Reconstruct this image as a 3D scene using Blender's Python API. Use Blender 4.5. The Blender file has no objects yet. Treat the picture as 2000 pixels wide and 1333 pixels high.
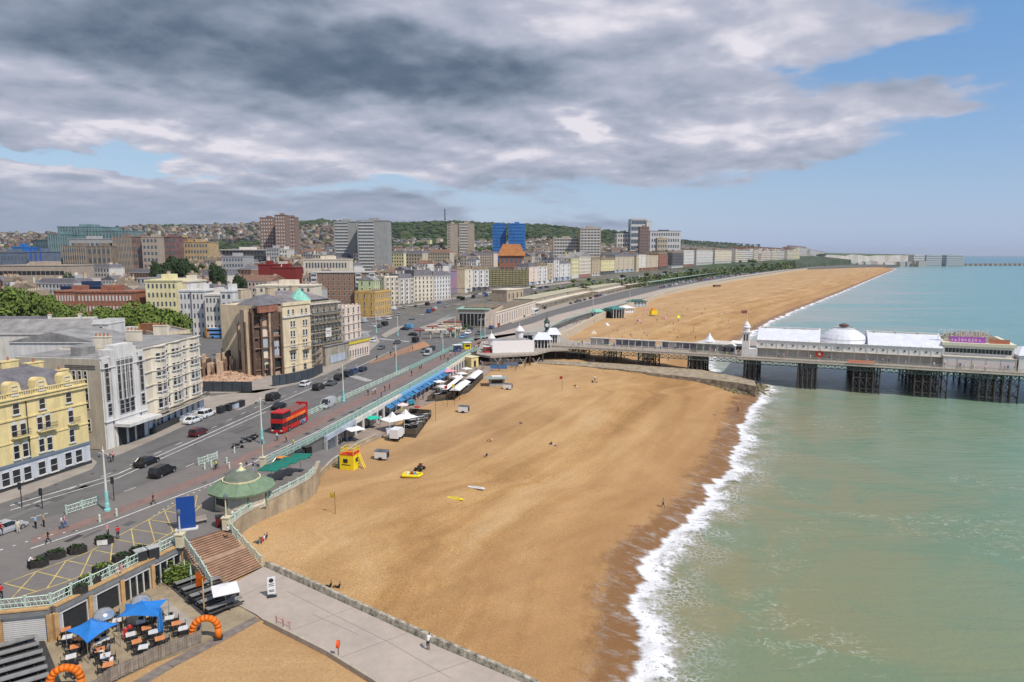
import bpy,bmesh,math,random
import numpy as np
from mathutils import Vector,Matrix
random.seed(7)
SC=bpy.context.scene
COL=SC.collection
R=math.radians
F_PX,PITCH,CAM_Z=1333.0,R(7.2),42.0
cam=bpy.data.cameras.new('camera');camo=bpy.data.objects.new('camera',cam);COL.objects.link(camo)
cam.sensor_width=36.0;cam.lens=36.0*F_PX/2000.0
cam.clip_start=1.0;cam.clip_end=90000.0
camo.location=(0,0,CAM_Z);camo.rotation_euler=(math.pi/2-PITCH,0,0)
SC.camera=camo
SUN_AZ=R(131.0)
SUN_EL=R(52.0)
sl=bpy.data.lights.new('sun','SUN');so=bpy.data.objects.new('sun',sl);COL.objects.link(so)
sl.energy=4.2;sl.angle=R(0.5);sl.color=(1.0,0.93,0.83)
sdir=Vector((math.sin(SUN_AZ)*math.cos(SUN_EL),math.cos(SUN_AZ)*math.cos(SUN_EL),math.sin(SUN_EL)))
so.rotation_euler=sdir.to_track_quat('Z','Y').to_euler()
so.location=(100,-100,200)
SC.view_settings.view_transform='Standard';SC.view_settings.look='None'
SC.view_settings.exposure=0.0;SC.view_settings.gamma=1.0
SC.view_settings.use_curve_mapping=False
SC.cycles.max_bounces=5;SC.cycles.transparent_max_bounces=12
SC.cycles.diffuse_bounces=2;SC.cycles.glossy_bounces=2;SC.cycles.caustics_reflective=False
class NT:
 """short hand for building node trees"""
 def __init__(s,nt):s.nt=nt;s.n=nt.nodes;s.l=nt.links
 def new(s,t,**k):
  n=s.n.new(t)
  for a,b in k.items():setattr(n,a,b)
  return n
 def put(s,sock,v):
  if isinstance(v,bpy.types.NodeSocket):s.l.new(v,sock)
  elif v is not None:sock.default_value=v
 def m(s,op,a,b=None,c=None,clamp=False):
  n=s.n.new('ShaderNodeMath');n.operation=op;n.use_clamp=clamp
  for i,v in enumerate((a,b,c)):s.put(n.inputs[i],v)
  return n.outputs[0]
 def v(s,op,a,b=None,scale=None):
  n=s.n.new('ShaderNodeVectorMath');n.operation=op
  s.put(n.inputs[0],a)
  if b is not None:s.put(n.inputs[1],b)
  if scale is not None:s.put(n.inputs['Scale'],scale)
  return n.outputs['Vector']if op not in('LENGTH','DOT_PRODUCT')else n.outputs['Value']
 def comb(s,x,y,z=0.0):
  n=s.n.new('ShaderNodeCombineXYZ')
  for i,q in enumerate((x,y,z)):s.put(n.inputs[i],q)
  return n.outputs[0]
 def sep(s,v):
  n=s.n.new('ShaderNodeSeparateXYZ');s.put(n.inputs[0],v);return n.outputs
 def noise(s,vec,scale,detail=4,rough=0.55,dist=0.0,out='Fac'):
  n=s.n.new('ShaderNodeTexNoise');s.put(n.inputs['Vector'],vec)
  n.inputs['Scale'].default_value=scale;n.inputs['Detail'].default_value=detail
  n.inputs['Roughness'].default_value=rough;n.inputs['Distortion'].default_value=dist
  return n.outputs[out]
 def map(s,v,a,b,c=0.0,d=1.0,smooth=False):
  n=s.n.new('ShaderNodeMapRange');s.put(n.inputs[0],v)
  if smooth:n.interpolation_type='SMOOTHSTEP'
  for i,q in enumerate((a,b,c,d)):n.inputs[i+1].default_value=q
  return n.outputs[0]
 def ramp(s,v,stops,interp='LINEAR'):
  n=s.n.new('ShaderNodeValToRGB');s.put(n.inputs[0],v);e=n.color_ramp.elements
  n.color_ramp.interpolation=interp
  while len(e)<len(stops):e.new(0.5)
  for i,(p,c)in enumerate(stops):e[i].position=p;e[i].color=(*c,1)
  return n.outputs[0]
 def mix(s,f,a,b,mode='MIX'):
  n=s.n.new('ShaderNodeMix');n.data_type='RGBA';n.blend_type=mode
  s.put(n.inputs[0],f)
  for i,q in((6,a),(7,b)):
   if isinstance(q,tuple)and len(q)==3:q=(*q,1)
   s.put(n.inputs[i],q)
  return n.outputs[2]
world=bpy.data.worlds.new('World');SC.world=world;world.use_nodes=True
def build_sky():
 t=NT(world.node_tree);t.n.clear()
 out=t.new('ShaderNodeOutputWorld')
 sky=t.new('ShaderNodeTexSky');sky.sky_type='NISHITA';sky.sun_disc=False
 sky.sun_elevation=SUN_EL;sky.sun_rotation=SUN_AZ
 sky.air_density=1.3;sky.dust_density=0.4;sky.ozone_density=3.5
 bg=t.new('ShaderNodeBackground');bg.inputs[1].default_value=0.115
 tc=t.new('ShaderNodeTexCoord').outputs['Generated']
 x,y,z=t.sep(tc)
 hz=t.map(z,0.0,0.30,1.0,0.0)
 hz=t.m('POWER',hz,1.6)
 skyc=t.mix(t.m('MULTIPLY',hz,0.75),sky.outputs[0],(3.6,4.7,7.4))
 skyc=t.mix(t.m('MULTIPLY',t.map(t.m('ARCTAN2',x,y),0.0,0.6,0.25,0.55),t.map(z,0.02,0.25,0.35,1.0)),skyc,(1.1,2.9,6.3))
 t.put(bg.inputs[0],skyc)
 az0=t.m('ARCTAN2',x,y);el0=t.m('ARCSINE',z)
 zz=t.m('ADD',t.m('MAXIMUM',z,0.0),0.20)
 px=t.m('DIVIDE',x,zz);py=t.m('DIVIDE',y,zz)
 uv=t.comb(px,py,0.0)
 wob=t.noise(uv,2.6,4,0.55,out='Color')
 wx,wy,wz=t.sep(wob)
 az=t.m('ADD',az0,t.m('MULTIPLY',t.m('SUBTRACT',wx,0.5),0.34))
 el=t.m('ADD',el0,t.m('MULTIPLY',t.m('SUBTRACT',wy,0.5),0.085))
 def ang(X,Y):
  a=(X-1000)/F_PX;b=-(Y-666.5)/F_PX
  dy=math.cos(PITCH)+b*math.sin(PITCH);dz=-math.sin(PITCH)+b*math.cos(PITCH)
  return math.atan2(a,dy),math.asin(dz/math.sqrt(a*a+dy*dy+dz*dz))
 def blob(X,Y,rx,ry,w,soft=True):
  a,e=ang(X,Y)
  u=t.m('DIVIDE',t.m('SUBTRACT',az,a),rx/F_PX);v_=t.m('DIVIDE',t.m('SUBTRACT',el,e),ry/F_PX)
  d=t.m('ADD',t.m('MULTIPLY',u,u),t.m('MULTIPLY',v_,v_))
  g=t.m('POWER',2.718,t.m('MULTIPLY',d,-1.0))
  return t.m('MULTIPLY',g,w)
 def total(lst,base):
  r=base
  for q in lst:r=t.m('ADD',r,blob(*q))
  return r
 big=t.noise(uv,1.4,5,0.50,0.35)
 fine=t.noise(uv,5.0,5,0.56,0.3)
 cov=t.map(az,ang(1380,300)[0],ang(2050,300)[0],0.75,-0.75)
 cov=total([(1780,430,620,80,-1.5),(120,305,240,20,-1.3),(820,372,420,22,-0.55),(1760,205,230,30,0.95),(1880,45,110,26,0.7),(1830,118,200,26,-1.0),(1985,268,70,12,1.0),(70,343,110,18,1.6),(270,358,80,12,1.5),(560,350,120,10,.6),(1450,55,300,60,0.5),(1150,410,400,30,-0.2),(250,425,700,30,0.25),(1500,290,260,24,.5)],cov)
 nz=t.m('ADD',t.m('MULTIPLY',t.m('SUBTRACT',big,0.5),1.9),t.m('MULTIPLY',t.m('SUBTRACT',fine,0.5),0.5))
 cv=t.m('ADD',cov,nz)
 mask=t.map(cv,-0.12,0.42,0.0,1.0,smooth=True)
 uv2=t.v('ADD',uv,(0.03,-0.16,0.0))
 big2=t.noise(uv2,1.4,5,0.50,0.35)
 emb=t.m('MULTIPLY',t.m('SUBTRACT',big2,big),1.25)
 f2=t.noise(t.v('ADD',uv,(0.012,-0.06,0.0)),5.0,5,0.56,0.3)
 emb2=t.m('MULTIPLY',t.m('SUBTRACT',f2,fine),0.45)
 sh=total([(280,60,480,85,-0.34),(780,115,330,70,-0.32),(560,165,330,36,-0.18),(60,262,130,18,-0.16),(1000,170,160,40,-0.12),(760,20,150,24,0.25),(1120,40,160,60,0.35),(920,60,90,30,.16),(1430,95,80,26,0.22),(1140,262,36,26,0.36),(110,172,160,18,0.16),(230,270,170,16,0.18),(60,335,110,14,0.3),(270,352,70,8,0.25),(330,262,240,16,.18),(380,335,200,10,.15),(1120,170,220,40,-0.14),(1500,180,300,90,0.08),(700,300,700,40,0.04)],0.735)
 sh=t.m('ADD',sh,t.m('ADD',emb,emb2))
 sh=t.m('ADD',sh,t.m('MULTIPLY',t.m('SUBTRACT',t.noise(uv,3.0,4,0.5,0.2),0.5),0.22))
 ccol=t.ramp(sh,[(0.0,(0.085,0.125,0.185)),(0.22,(0.12,0.165,0.235)),(0.42,(0.22,0.27,0.36)),(0.62,(0.35,0.395,0.50)),(0.82,(0.50,0.52,0.63)),(1.0,(0.80,0.77,0.84))])
 ccol=t.mix(t.map(el0,0.02,0.13,0.85,0.0),ccol,(0.31,0.375,0.50))
 cb=t.new('ShaderNodeBackground');t.put(cb.inputs[0],ccol);cb.inputs[1].default_value=1.0
 mx=t.new('ShaderNodeMixShader');t.put(mx.inputs[0],mask)
 t.l.new(bg.outputs[0],mx.inputs[1]);t.l.new(cb.outputs[0],mx.inputs[2])
 t.l.new(mx.outputs[0],out.inputs[0])
build_sky()
def ray(px,py):
 a=(px-1000)/F_PX;b=-(py-666.5)/F_PX
 return Vector((a,math.cos(PITCH)+b*math.sin(PITCH),-math.sin(PITCH)+b*math.cos(PITCH)))
def G(px,py,z=8.0):
 d=ray(px,py);t=(z-CAM_Z)/d.z
 return Vector((d.x*t,d.y*t,z))
def atY(px,py,Y):
 d=ray(px,py);t=Y/d.y
 return Vector((d.x*t,Y,CAM_Z+d.z*t))
def onplane(px,py,A,B):
 """(u, z): where the ray meets the vertical plane through A-B, u metres along from A"""
 d=ray(px,py);e=(B-A).xy.normalized();n=Vector((-e.y,e.x))
 t=n.dot(A.xy)/n.dot(d.xy)
 return(d.xy*t-A.xy).dot(e),CAM_Z+d.z*t
MATS={}
def mat(name,col,rough=0.8,var=0.12,scale=1.5,bump=0.0,metal=0.0,spec=0.3,emit=None,col2=None,bscale=None,coords='Object',streak=0.0,trans=0.0):
 if name in MATS:return MATS[name]
 m=bpy.data.materials.new(name);m.use_nodes=True
 t=NT(m.node_tree);b=t.n['Principled BSDF']
 b.inputs['Roughness'].default_value=rough;b.inputs['Metallic'].default_value=metal
 b.inputs['Specular IOR Level'].default_value=spec
 co=t.new('ShaderNodeTexCoord').outputs[coords]
 if var>0:
  n1=t.noise(co,scale,4,0.6);n2=t.noise(co,scale*9,3,0.6)
  f=t.m('ADD',t.m('MULTIPLY',n1,0.65),t.m('MULTIPLY',n2,0.35))
  if streak:
   st=t.noise(t.v('MULTIPLY',co,(1.0,1.0,0.12)),scale*2.5,4,0.65)
   f=t.m('ADD',t.m('MULTIPLY',f,1-streak),t.m('MULTIPLY',st,streak))
  lo=tuple(max(0,c*(1-var*1.6))for c in col)if col2 is None else col2
  hi=tuple(min(1,c*(1+var))for c in col)
  t.put(b.inputs['Base Color'],t.ramp(f,[(0.33,lo),(0.62,hi)]))
 else:b.inputs['Base Color'].default_value=(*col,1)
 if bump:
  bn=t.new('ShaderNodeBump');bn.inputs['Strength'].default_value=bump;bn.inputs['Distance'].default_value=0.05
  t.put(bn.inputs['Height'],t.noise(co,bscale or scale*6,4,0.6));t.l.new(bn.outputs[0],b.inputs['Normal'])
 if emit:b.inputs['Emission Color'].default_value=(*emit,1);b.inputs['Emission Strength'].default_value=1.0
 MATS[name]=m;return m
def glassm(name='window_glass',col=(0.02,0.025,0.03),rough=0.08):
 if name in MATS:return MATS[name]
 m=mat(name,col,rough,0.5,0.7,spec=0.8,coords='Generated' if False else 'Object');return m
class MB:
 def __init__(s):s.v=[];s.f=[];s.m=[];s.mats=[]
 def mi(s,m):
  if m not in s.mats:s.mats.append(m)
  return s.mats.index(m)
 def add(s,vs,fs,m):
  k=len(s.v);i=s.mi(m);s.v+=[tuple(q)for q in vs]
  s.f+=[tuple(k+j for j in f)for f in fs];s.m+=[i]*len(fs);return s
 def box(s,cx,cy,cz,sx,sy,sz,m,rz=0.0,taper=1.0):
  c,n=math.cos(rz),math.sin(rz);vs=[]
  for k,z in((1,-sz/2),(taper,sz/2)):
   for x,y in((-sx/2,-sy/2),(sx/2,-sy/2),(sx/2,sy/2),(-sx/2,sy/2)):
    x*=k;y*=k;vs.append((cx+x*c-y*n,cy+x*n+y*c,cz+z))
  return s.add(vs,[(3,2,1,0),(4,5,6,7),(0,1,5,4),(1,2,6,5),(2,3,7,6),(3,0,4,7)],m)
 def b2(s,x0,x1,y0,y1,z0,z1,m):
  return s.box((x0+x1)/2,(y0+y1)/2,(z0+z1)/2,x1-x0,y1-y0,z1-z0,m)
 def prism(s,poly,z0,z1,m,top=None,bottom=True,mside=None):
  n=len(poly);a=sum(poly[i][0]*poly[(i+1)%n][1]-poly[(i+1)%n][0]*poly[i][1]for i in range(n))
  if a<0:poly=list(reversed(poly))
  f0=(lambda p:z0)if not callable(z0)else z0
  vs=[(p[0],p[1],f0(p))for p in poly]+[(p[0],p[1],z1 if not callable(z1)else z1(p))for p in poly]
  s.add(vs,[(i,(i+1)%n,n+(i+1)%n,n+i)for i in range(n)],mside or m)
  tv=vs[n:];s.add(tv,[tuple(range(n))],top or m)
  if bottom:s.add(vs[:n],[tuple(reversed(range(n)))],m)
  return s
 def cone(s,p0,p1,r0,r1,m,n=8,cap=True):
  p0=Vector(p0);p1=Vector(p1);d=(p1-p0)
  if d.length<1e-6:return s
  q=d.to_track_quat('Z','Y');vs=[]
  for p,r in((p0,r0),(p1,r1)):
   for i in range(n):
    a=2*math.pi*i/n;vs.append(p+q@Vector((r*math.cos(a),r*math.sin(a),0)))
  fs=[(i,(i+1)%n,n+(i+1)%n,n+i)for i in range(n)]
  if cap:fs+=[tuple(reversed(range(n))),tuple(range(n,2*n))]
  return s.add(vs,fs,m)
 def bar(s,p0,p1,w,m,h=None):
  return s.cone(p0,p1,w*0.707,w*0.707,m,4)
 def lathe(s,prof,m,c=(0,0,0),n=16,a0=0.0,ms=None,arc=2*math.pi):
  full=abs(arc-2*math.pi)<1e-6;k=n if full else n+1
  vs=[];
  for r,z in prof:
   for i in range(k):
    a=a0+arc*i/n;vs.append((c[0]+r*math.cos(a),c[1]+r*math.sin(a),c[2]+z))
  for j in range(len(prof)-1):
   pass
  base=len(s.v);s.v+=vs
  for j in range(len(prof)-1):
   im=s.mi(ms[j]if ms else m)
   for i in range(n):
    a,b=i,(i+1)%k
    s.f.append((base+j*k+a,base+j*k+b,base+(j+1)*k+b,base+(j+1)*k+a));s.m.append(im)
  return s
 def quad(s,pts,m):return s.add(pts,[tuple(range(len(pts)))],m)
 def gable(s,x0,x1,y0,y1,z,h,m,axis='x',hip=0.0,over=0.25):
  x0-=over;x1+=over;y0-=over;y1+=over
  if axis=='x':
   ym=(y0+y1)/2;vs=[(x0,y0,z),(x1,y0,z),(x1,y1,z),(x0,y1,z),(x0+hip,ym,z+h),(x1-hip,ym,z+h)]
   return s.add(vs,[(0,1,5,4),(2,3,4,5),(0,4,3),(1,2,5),(3,2,1,0)],m)
  xm=(x0+x1)/2;vs=[(x0,y0,z),(x1,y0,z),(x1,y1,z),(x0,y1,z),(xm,y0+hip,z+h),(xm,y1-hip,z+h)]
  return s.add(vs,[(1,2,5,4),(3,0,4,5),(0,1,4),(2,3,5),(3,2,1,0)],m)
 def mesh(s,name,smooth=False):
  me=bpy.data.meshes.new(name);me.from_pydata(s.v,[],s.f)
  for m in s.mats:me.materials.append(m)
  me.polygons.foreach_set('material_index',s.m)
  if smooth:me.polygons.foreach_set('use_smooth',[True]*len(s.f))
  me.update();return me
 def build(s,name,parent=None,smooth=False,loc=None,rz=None):
  return link(name,s.mesh(name,smooth),parent,loc,rz)
def link(name,me,parent=None,loc=None,rz=None):
 o=bpy.data.objects.new(name,me);COL.objects.link(o)
 if parent is not None:o.parent=parent
 if loc is not None:o.location=loc
 if rz is not None:o.rotation_euler=(0,0,rz)
 return o
def tag(o,label=None,cat=None,group=None,kind=None):
 if label:o['label']=label
 if cat:o['category']=cat
 if group:o['group']=group
 if kind:o['kind']=kind
 return o
def thing(name,label,cat,loc=(0,0,0),rz=0.0,group=None):
 o=bpy.data.objects.new(name,None);COL.objects.link(o);o.location=loc;o.rotation_euler=(0,0,rz)
 o.empty_display_size=0.2
 return tag(o,label,cat,group)
def kids(o):return[c for c in o.children]
def copy_tree(o,parent=None,top=True):
 c=o.copy();COL.objects.link(c);c.parent=parent
 for ch in list(o.children):copy_tree(ch,c,False)
 return c
def dup(o,loc,rz=0.0,label=None,cat=None,group=None,scale=None):
 c=copy_tree(o);c.location=loc;c.rotation_euler=(0,0,rz)
 if scale:c.scale=(scale,scale,scale)if not isinstance(scale,tuple)else scale
 tag(c,label,cat,group);return c
PROTO=[]
def proto_done(o):
 PROTO.append(o)
def tube(mb,pts,r,m,n=6):
 for a,b in zip(pts[:-1],pts[1:]):mb.cone(a,b,r,r,m,n)
def resample(pts,step):
 out=[Vector(pts[0])];
 for a,b in zip(pts[:-1],pts[1:]):
  a=Vector(a);b=Vector(b);L=(b-a).length;k=max(1,int(round(L/step)))
  for i in range(1,k+1):out.append(a.lerp(b,i/k))
 return out
def line(pts):
 pts=sorted([(p.y,p.x)for p in pts]);ys=np.array([p[0]for p in pts]);xs=np.array([p[1]for p in pts])
 return lambda Y:np.interp(Y,ys,xs)
def ext(f,ys,xs):
 return f
shore_pts=[G(x,y,0)for x,y in[(1255,1333),(1258,1250),(1250,1180),(1275,1110),(1325,1045),(1385,985),(1420,930),(1450,870),(1466,820),(1474,785),(1500,772),(1505,755),(1380,722),(1385,700),(1430,680),(1500,632),(1560,605),(1640,573),(1700,547),(1750,526)]]
shore_pts=[Vector((9,20,0)),Vector((11,45,0))]+shore_pts+[Vector((1260,2300,0)),Vector((1500,2700,0)),Vector((1500,6000,0))]
shoreX=line(shore_pts)
wall_pts=[Vector((-60,20,4.5)),Vector((-44,52,4.5)),Vector((-40,62,4.5)),Vector((-34,73,4.5)),Vector((-34,83,4.5)),G(560,985,4.6),G(620,935,4.6),G(660,900,4.6),G(735,850,4.6),G(800,800,4.6),G(870,770,4.6),G(930,735,4.6),G(985,700,4.6),G(1110,660,4.6),G(1165,628,4.6),G(1215,607,4.6),G(1262,592,4.6),G(1300,577,4.6),G(1370,562,4.6),G(1450,547,4.6),G(1560,529,4.6),G(1640,519,4.6),Vector((1180,2300,4.5)),Vector((1450,2700,4)),Vector((1450,6000,4))]
wallX=line(wall_pts)
def prof(t):
 t=np.asarray(t,float)
 return np.where(t<0,4.45,np.where(t<1,4.45*(1-np.clip(t,0,1)**2.2),-4.0*(t-1)))
def bank(x,y,w):
 """shingle thrown up against the wall below the kiosk"""
 return 1.7*np.exp(-np.clip(x-w,0,60)/4.5)*np.clip((y-80)/6,0,1)*np.clip((112-y)/14,0,1)
def beach_z(x,y):
 w=wallX(y);s=shoreX(y);return float(prof((x-w)/max(1.0,(s-w)))+bank(x,y,w))
def GB(px,py):
 z=3.0
 for _ in range(12):
  p=G(px,py,z);z=0.5*z+0.5*max(-0.2,beach_z(p.x,p.y))
 p=G(px,py,z);p.z=beach_z(p.x,p.y);return p
def grid_mesh(name,P,mats,uv=None,smooth=True):
 """P: (rows, cols, 3) array"""
 r,c,_=P.shape;me=bpy.data.meshes.new(name)
 idx=np.arange(r*c).reshape(r,c)
 F=np.stack([idx[:-1,:-1],idx[:-1,1:],idx[1:,1:],idx[1:,:-1]],-1).reshape(-1,4)
 me.from_pydata(P.reshape(-1,3).tolist(),[],F.tolist())
 for m in mats:me.materials.append(m)
 if smooth:me.polygons.foreach_set('use_smooth',[True]*len(F))
 if uv is not None:
  l=me.uv_layers.new(name='UVMap');li=F.reshape(-1)
  l.data.foreach_set('uv',uv.reshape(-1,2)[li].astype(np.float32).ravel())
 me.update();return link(name,me)
def m_beach(dry=False):
 m=bpy.data.materials.new('dry_shingle' if dry else 'shingle');m.use_nodes=True;t=NT(m.node_tree);b=t.n['Principled BSDF']
 co=t.new('ShaderNodeTexCoord').outputs['Object'];uvn=t.new('ShaderNodeTexCoord').outputs['UV']
 u,v,_=t.sep(uvn)
 if dry:v=t.m('ADD',t.m('MULTIPLY',v,0.0),60.0);uvn=co
 big=t.noise(co,0.035,5,0.6,0.6)
 strk=t.noise(t.v('MULTIPLY',uvn,(0.012,0.14,1)),1.0,5,0.6,0.7)
 mid=t.noise(co,0.5,4,0.65)
 fine=t.noise(co,5.0,5,0.85)
 f=t.m('ADD',t.m('MULTIPLY',big,0.40),t.m('MULTIPLY',strk,0.60))
 c=t.ramp(f,[(0.36,(0.26,0.137,0.048)),(0.46,(0.36,0.200,0.075)),(0.54,(0.445,0.268,0.112)),(0.64,(0.53,0.355,0.180))])
 c=t.mix(t.map(mid,0.3,0.7,0.0,0.35),c,(0.41,0.26,0.120))
 g=t.ramp(fine,[(0.30,(0.40,0.37,0.34)),(0.48,(0.94,0.92,0.90)),(0.72,(1.9,1.88,1.85))])
 c=t.mix(0.75,c,g,'MULTIPLY')
 nv=t.m('ADD',v,t.m('MULTIPLY',t.m('SUBTRACT',t.noise(co,0.11,4,0.6),0.5),9.0))
 wet=t.map(t.m('ADD',nv,t.m('MULTIPLY',t.m('SUBTRACT',mid,0.5),5.0)),4.0,7.5,1.0,0.0,smooth=True)
 c=t.mix(t.m('MULTIPLY',wet,t.map(fine,0.3,0.7,0.95,0.70)),c,(0.19,0.088,0.030))
 c=t.mix(t.map(t.m('ADD',v,t.m('MULTIPLY',big,30)),45,75,0.0,0.40),c,(0.47,0.31,0.17))
 damp=t.map(nv,9.0,30.0,0.5,0.0)
 c=t.mix(t.m('MULTIPLY',damp,t.m('SUBTRACT',1.0,wet)),c,(0.36,0.20,0.09))
 t.put(b.inputs['Base Color'],c);t.put(b.inputs['Roughness'],t.m('SUBTRACT',0.9,t.m('MULTIPLY',wet,0.35)))
 b.inputs['Specular IOR Level'].default_value=0.25
 bn=t.new('ShaderNodeBump');bn.inputs['Strength'].default_value=0.55;bn.inputs['Distance'].default_value=0.12
 t.put(bn.inputs['Height'],t.m('ADD',fine,t.m('MULTIPLY',mid,1.5)));t.l.new(bn.outputs[0],b.inputs['Normal'])
 return m
def ylist(y0,y1,s0,k):
 ys=[y0]
 while ys[-1]<y1:ys.append(ys[-1]+max(s0,ys[-1]*k))
 return np.array(ys)
def build_beach():
 ys=ylist(15,3200,0.8,0.010);T=np.concatenate([[-0.3,-0.1],np.linspace(0,1,60),np.linspace(1.04,1.4,6)])
 Y=ys[:,None]*np.ones(len(T));w=wallX(ys)[:,None];s=shoreX(ys)[:,None]
 X=w+(s-w)*T[None,:]
 rng=np.random.RandomState(3)
 Z=prof(T)[None,:]*np.ones_like(X)+bank(X,Y,w)
 band=np.clip(T*(1.02-T)*4,0,1)[None,:]
 for A,kx,ky,ph in((0.14,0.35,0.03,0),(0.10,0.8,0.11,2),(0.07,0.5,0.41,4),(0.06,1.3,0.9,1)):
  Z=Z+A*band*np.sin(kx*X-ky*Y*1.7+ph+1.2*np.sin(Y*0.05+ph))
 off=(s-X)
 slope=1.0/np.sqrt(1+np.gradient(shoreX(ys),ys)**2)[:,None]
 uv=np.stack([Y,off*slope],-1)
 o=grid_mesh('beach',np.stack([X,Y,Z],-1),[m_beach()],uv)
 tag(o,'broad orange shingle beach sloping to the surf','beach',kind='structure')
build_beach()
def m_sea():
 m=bpy.data.materials.new('sea_water');m.use_nodes=True;t=NT(m.node_tree);b=t.n['Principled BSDF']
 co=t.new('ShaderNodeTexCoord').outputs['Object'];uvn=t.new('ShaderNodeTexCoord').outputs['UV']
 u,v,_=t.sep(uvn)
 n=t.noise(co,0.016,5,0.6,0.8)
 n2=t.noise(t.v('MULTIPLY',co,(0.004,0.02,1)),1.0,4,0.6,0.5)
 d=t.m('ADD',v,t.m('MULTIPLY',t.m('SUBTRACT',n,0.5),60.0))
 yy=t.sep(co)[1]
 far=t.map(t.m('ADD',t.m('ADD',yy,t.m('MULTIPLY',v,0.25)),t.m('MULTIPLY',t.m('SUBTRACT',n,0.5),120)),95.0,420.0,0.0,1.0,smooth=True)
 near=t.ramp(t.map(d,0,90),[(0.0,(0.235,0.215,0.115)),(0.25,(0.205,0.215,0.115)),(0.6,(0.175,0.240,0.145)),(1.0,(0.150,0.255,0.170))])
 farc=t.ramp(t.map(t.m('ADD',v,t.m('MULTIPLY',t.m('SUBTRACT',n2,0.5),500.0)),0,1500),[(0.0,(0.28,0.31,0.27)),(0.06,(0.16,0.29,0.265)),(0.30,(0.09,0.235,0.235)),(0.7,(0.05,0.165,0.20)),(1.0,(0.035,0.145,0.18))])
 c=t.mix(far,near,farc)
 patch=t.map(t.noise(co,0.05,5,0.65,1.2),0.44,0.62,0.0,0.45,smooth=True)
 c=t.mix(t.m('MULTIPLY',patch,t.map(yy,200,500,1.0,0.25)),c,(0.115,0.215,0.135))
 w1=t.new('ShaderNodeTexNoise');
 dco=t.v('ADD',co,t.v('SCALE',t.noise(co,0.08,3,0.5,out='Color'),None,9.0))
 rot=t.new('ShaderNodeMapping');rot.inputs['Rotation'].default_value=(0,0,0.75);rot.inputs['Scale'].default_value=(0.05,0.28,1)
 t.put(rot.inputs[0],dco)
 rid=t.m('ABSOLUTE',t.m('SUBTRACT',t.noise(rot.outputs[0],1.0,5,0.7),0.5))
 st=t.map(rid,0.0,0.02,1.0,0.0,smooth=True)
 st=t.m('MULTIPLY',st,t.map(t.noise(co,0.045,3,0.5),0.52,0.66,0.0,1.0,smooth=True))
 st=t.m('MULTIPLY',st,t.map(t.noise(co,0.9,4,0.7),0.42,0.62,0.0,1.0))
 st=t.m('MULTIPLY',st,t.map(v,15,190,0.6,0.1))
 c=t.mix(st,c,(0.62,0.62,0.52))
 t.put(b.inputs['Base Color'],c)
 b.inputs['Roughness'].default_value=0.22;b.inputs['Specular IOR Level'].default_value=0.35
 b.inputs['IOR'].default_value=1.33
 bn=t.new('ShaderNodeBump');bn.inputs['Strength'].default_value=0.5;bn.inputs['Distance'].default_value=0.6
 sw=t.new('ShaderNodeMapping');sw.inputs['Rotation'].default_value=(0,0,-0.35);sw.inputs['Scale'].default_value=(0.10,0.5,1)
 t.put(sw.inputs[0],co)
 h=t.m('ADD',t.noise(sw.outputs[0],0.8,5,0.6,0.4),t.m('MULTIPLY',t.noise(co,1.3,4,0.6),0.35))
 t.put(bn.inputs['Height'],h);t.l.new(bn.outputs[0],b.inputs['Normal'])
 return m
def build_sea():
 ys=np.concatenate([ylist(-40,3000,1.5,0.015),[3600,5000,8000,15000,30000]])
 V=np.concatenate([[-12,-6,-3,0],np.geomspace(1.5,40000,58)])
 slope=1.0/np.sqrt(1+np.gradient(shoreX(ys),ys)**2)
 X=shoreX(ys)[:,None]+V[None,:]/slope[:,None]**0.5
 Y=ys[:,None]*np.ones(len(V));Z=0.05*np.sin(X*0.35+Y*0.2)+0.04*np.sin(X*0.11-Y*0.4)
 Z=Z*np.clip(1-V/600,0,1)[None,:]
 uv=np.stack([Y,V[None,:]*np.ones_like(Y)],-1)
 o=grid_mesh('sea',np.stack([X,Y,Z],-1),[m_sea()],uv)
 tag(o,'green and turquoise sea with drifting foam streaks','sea',kind='structure')
build_sea()
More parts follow.
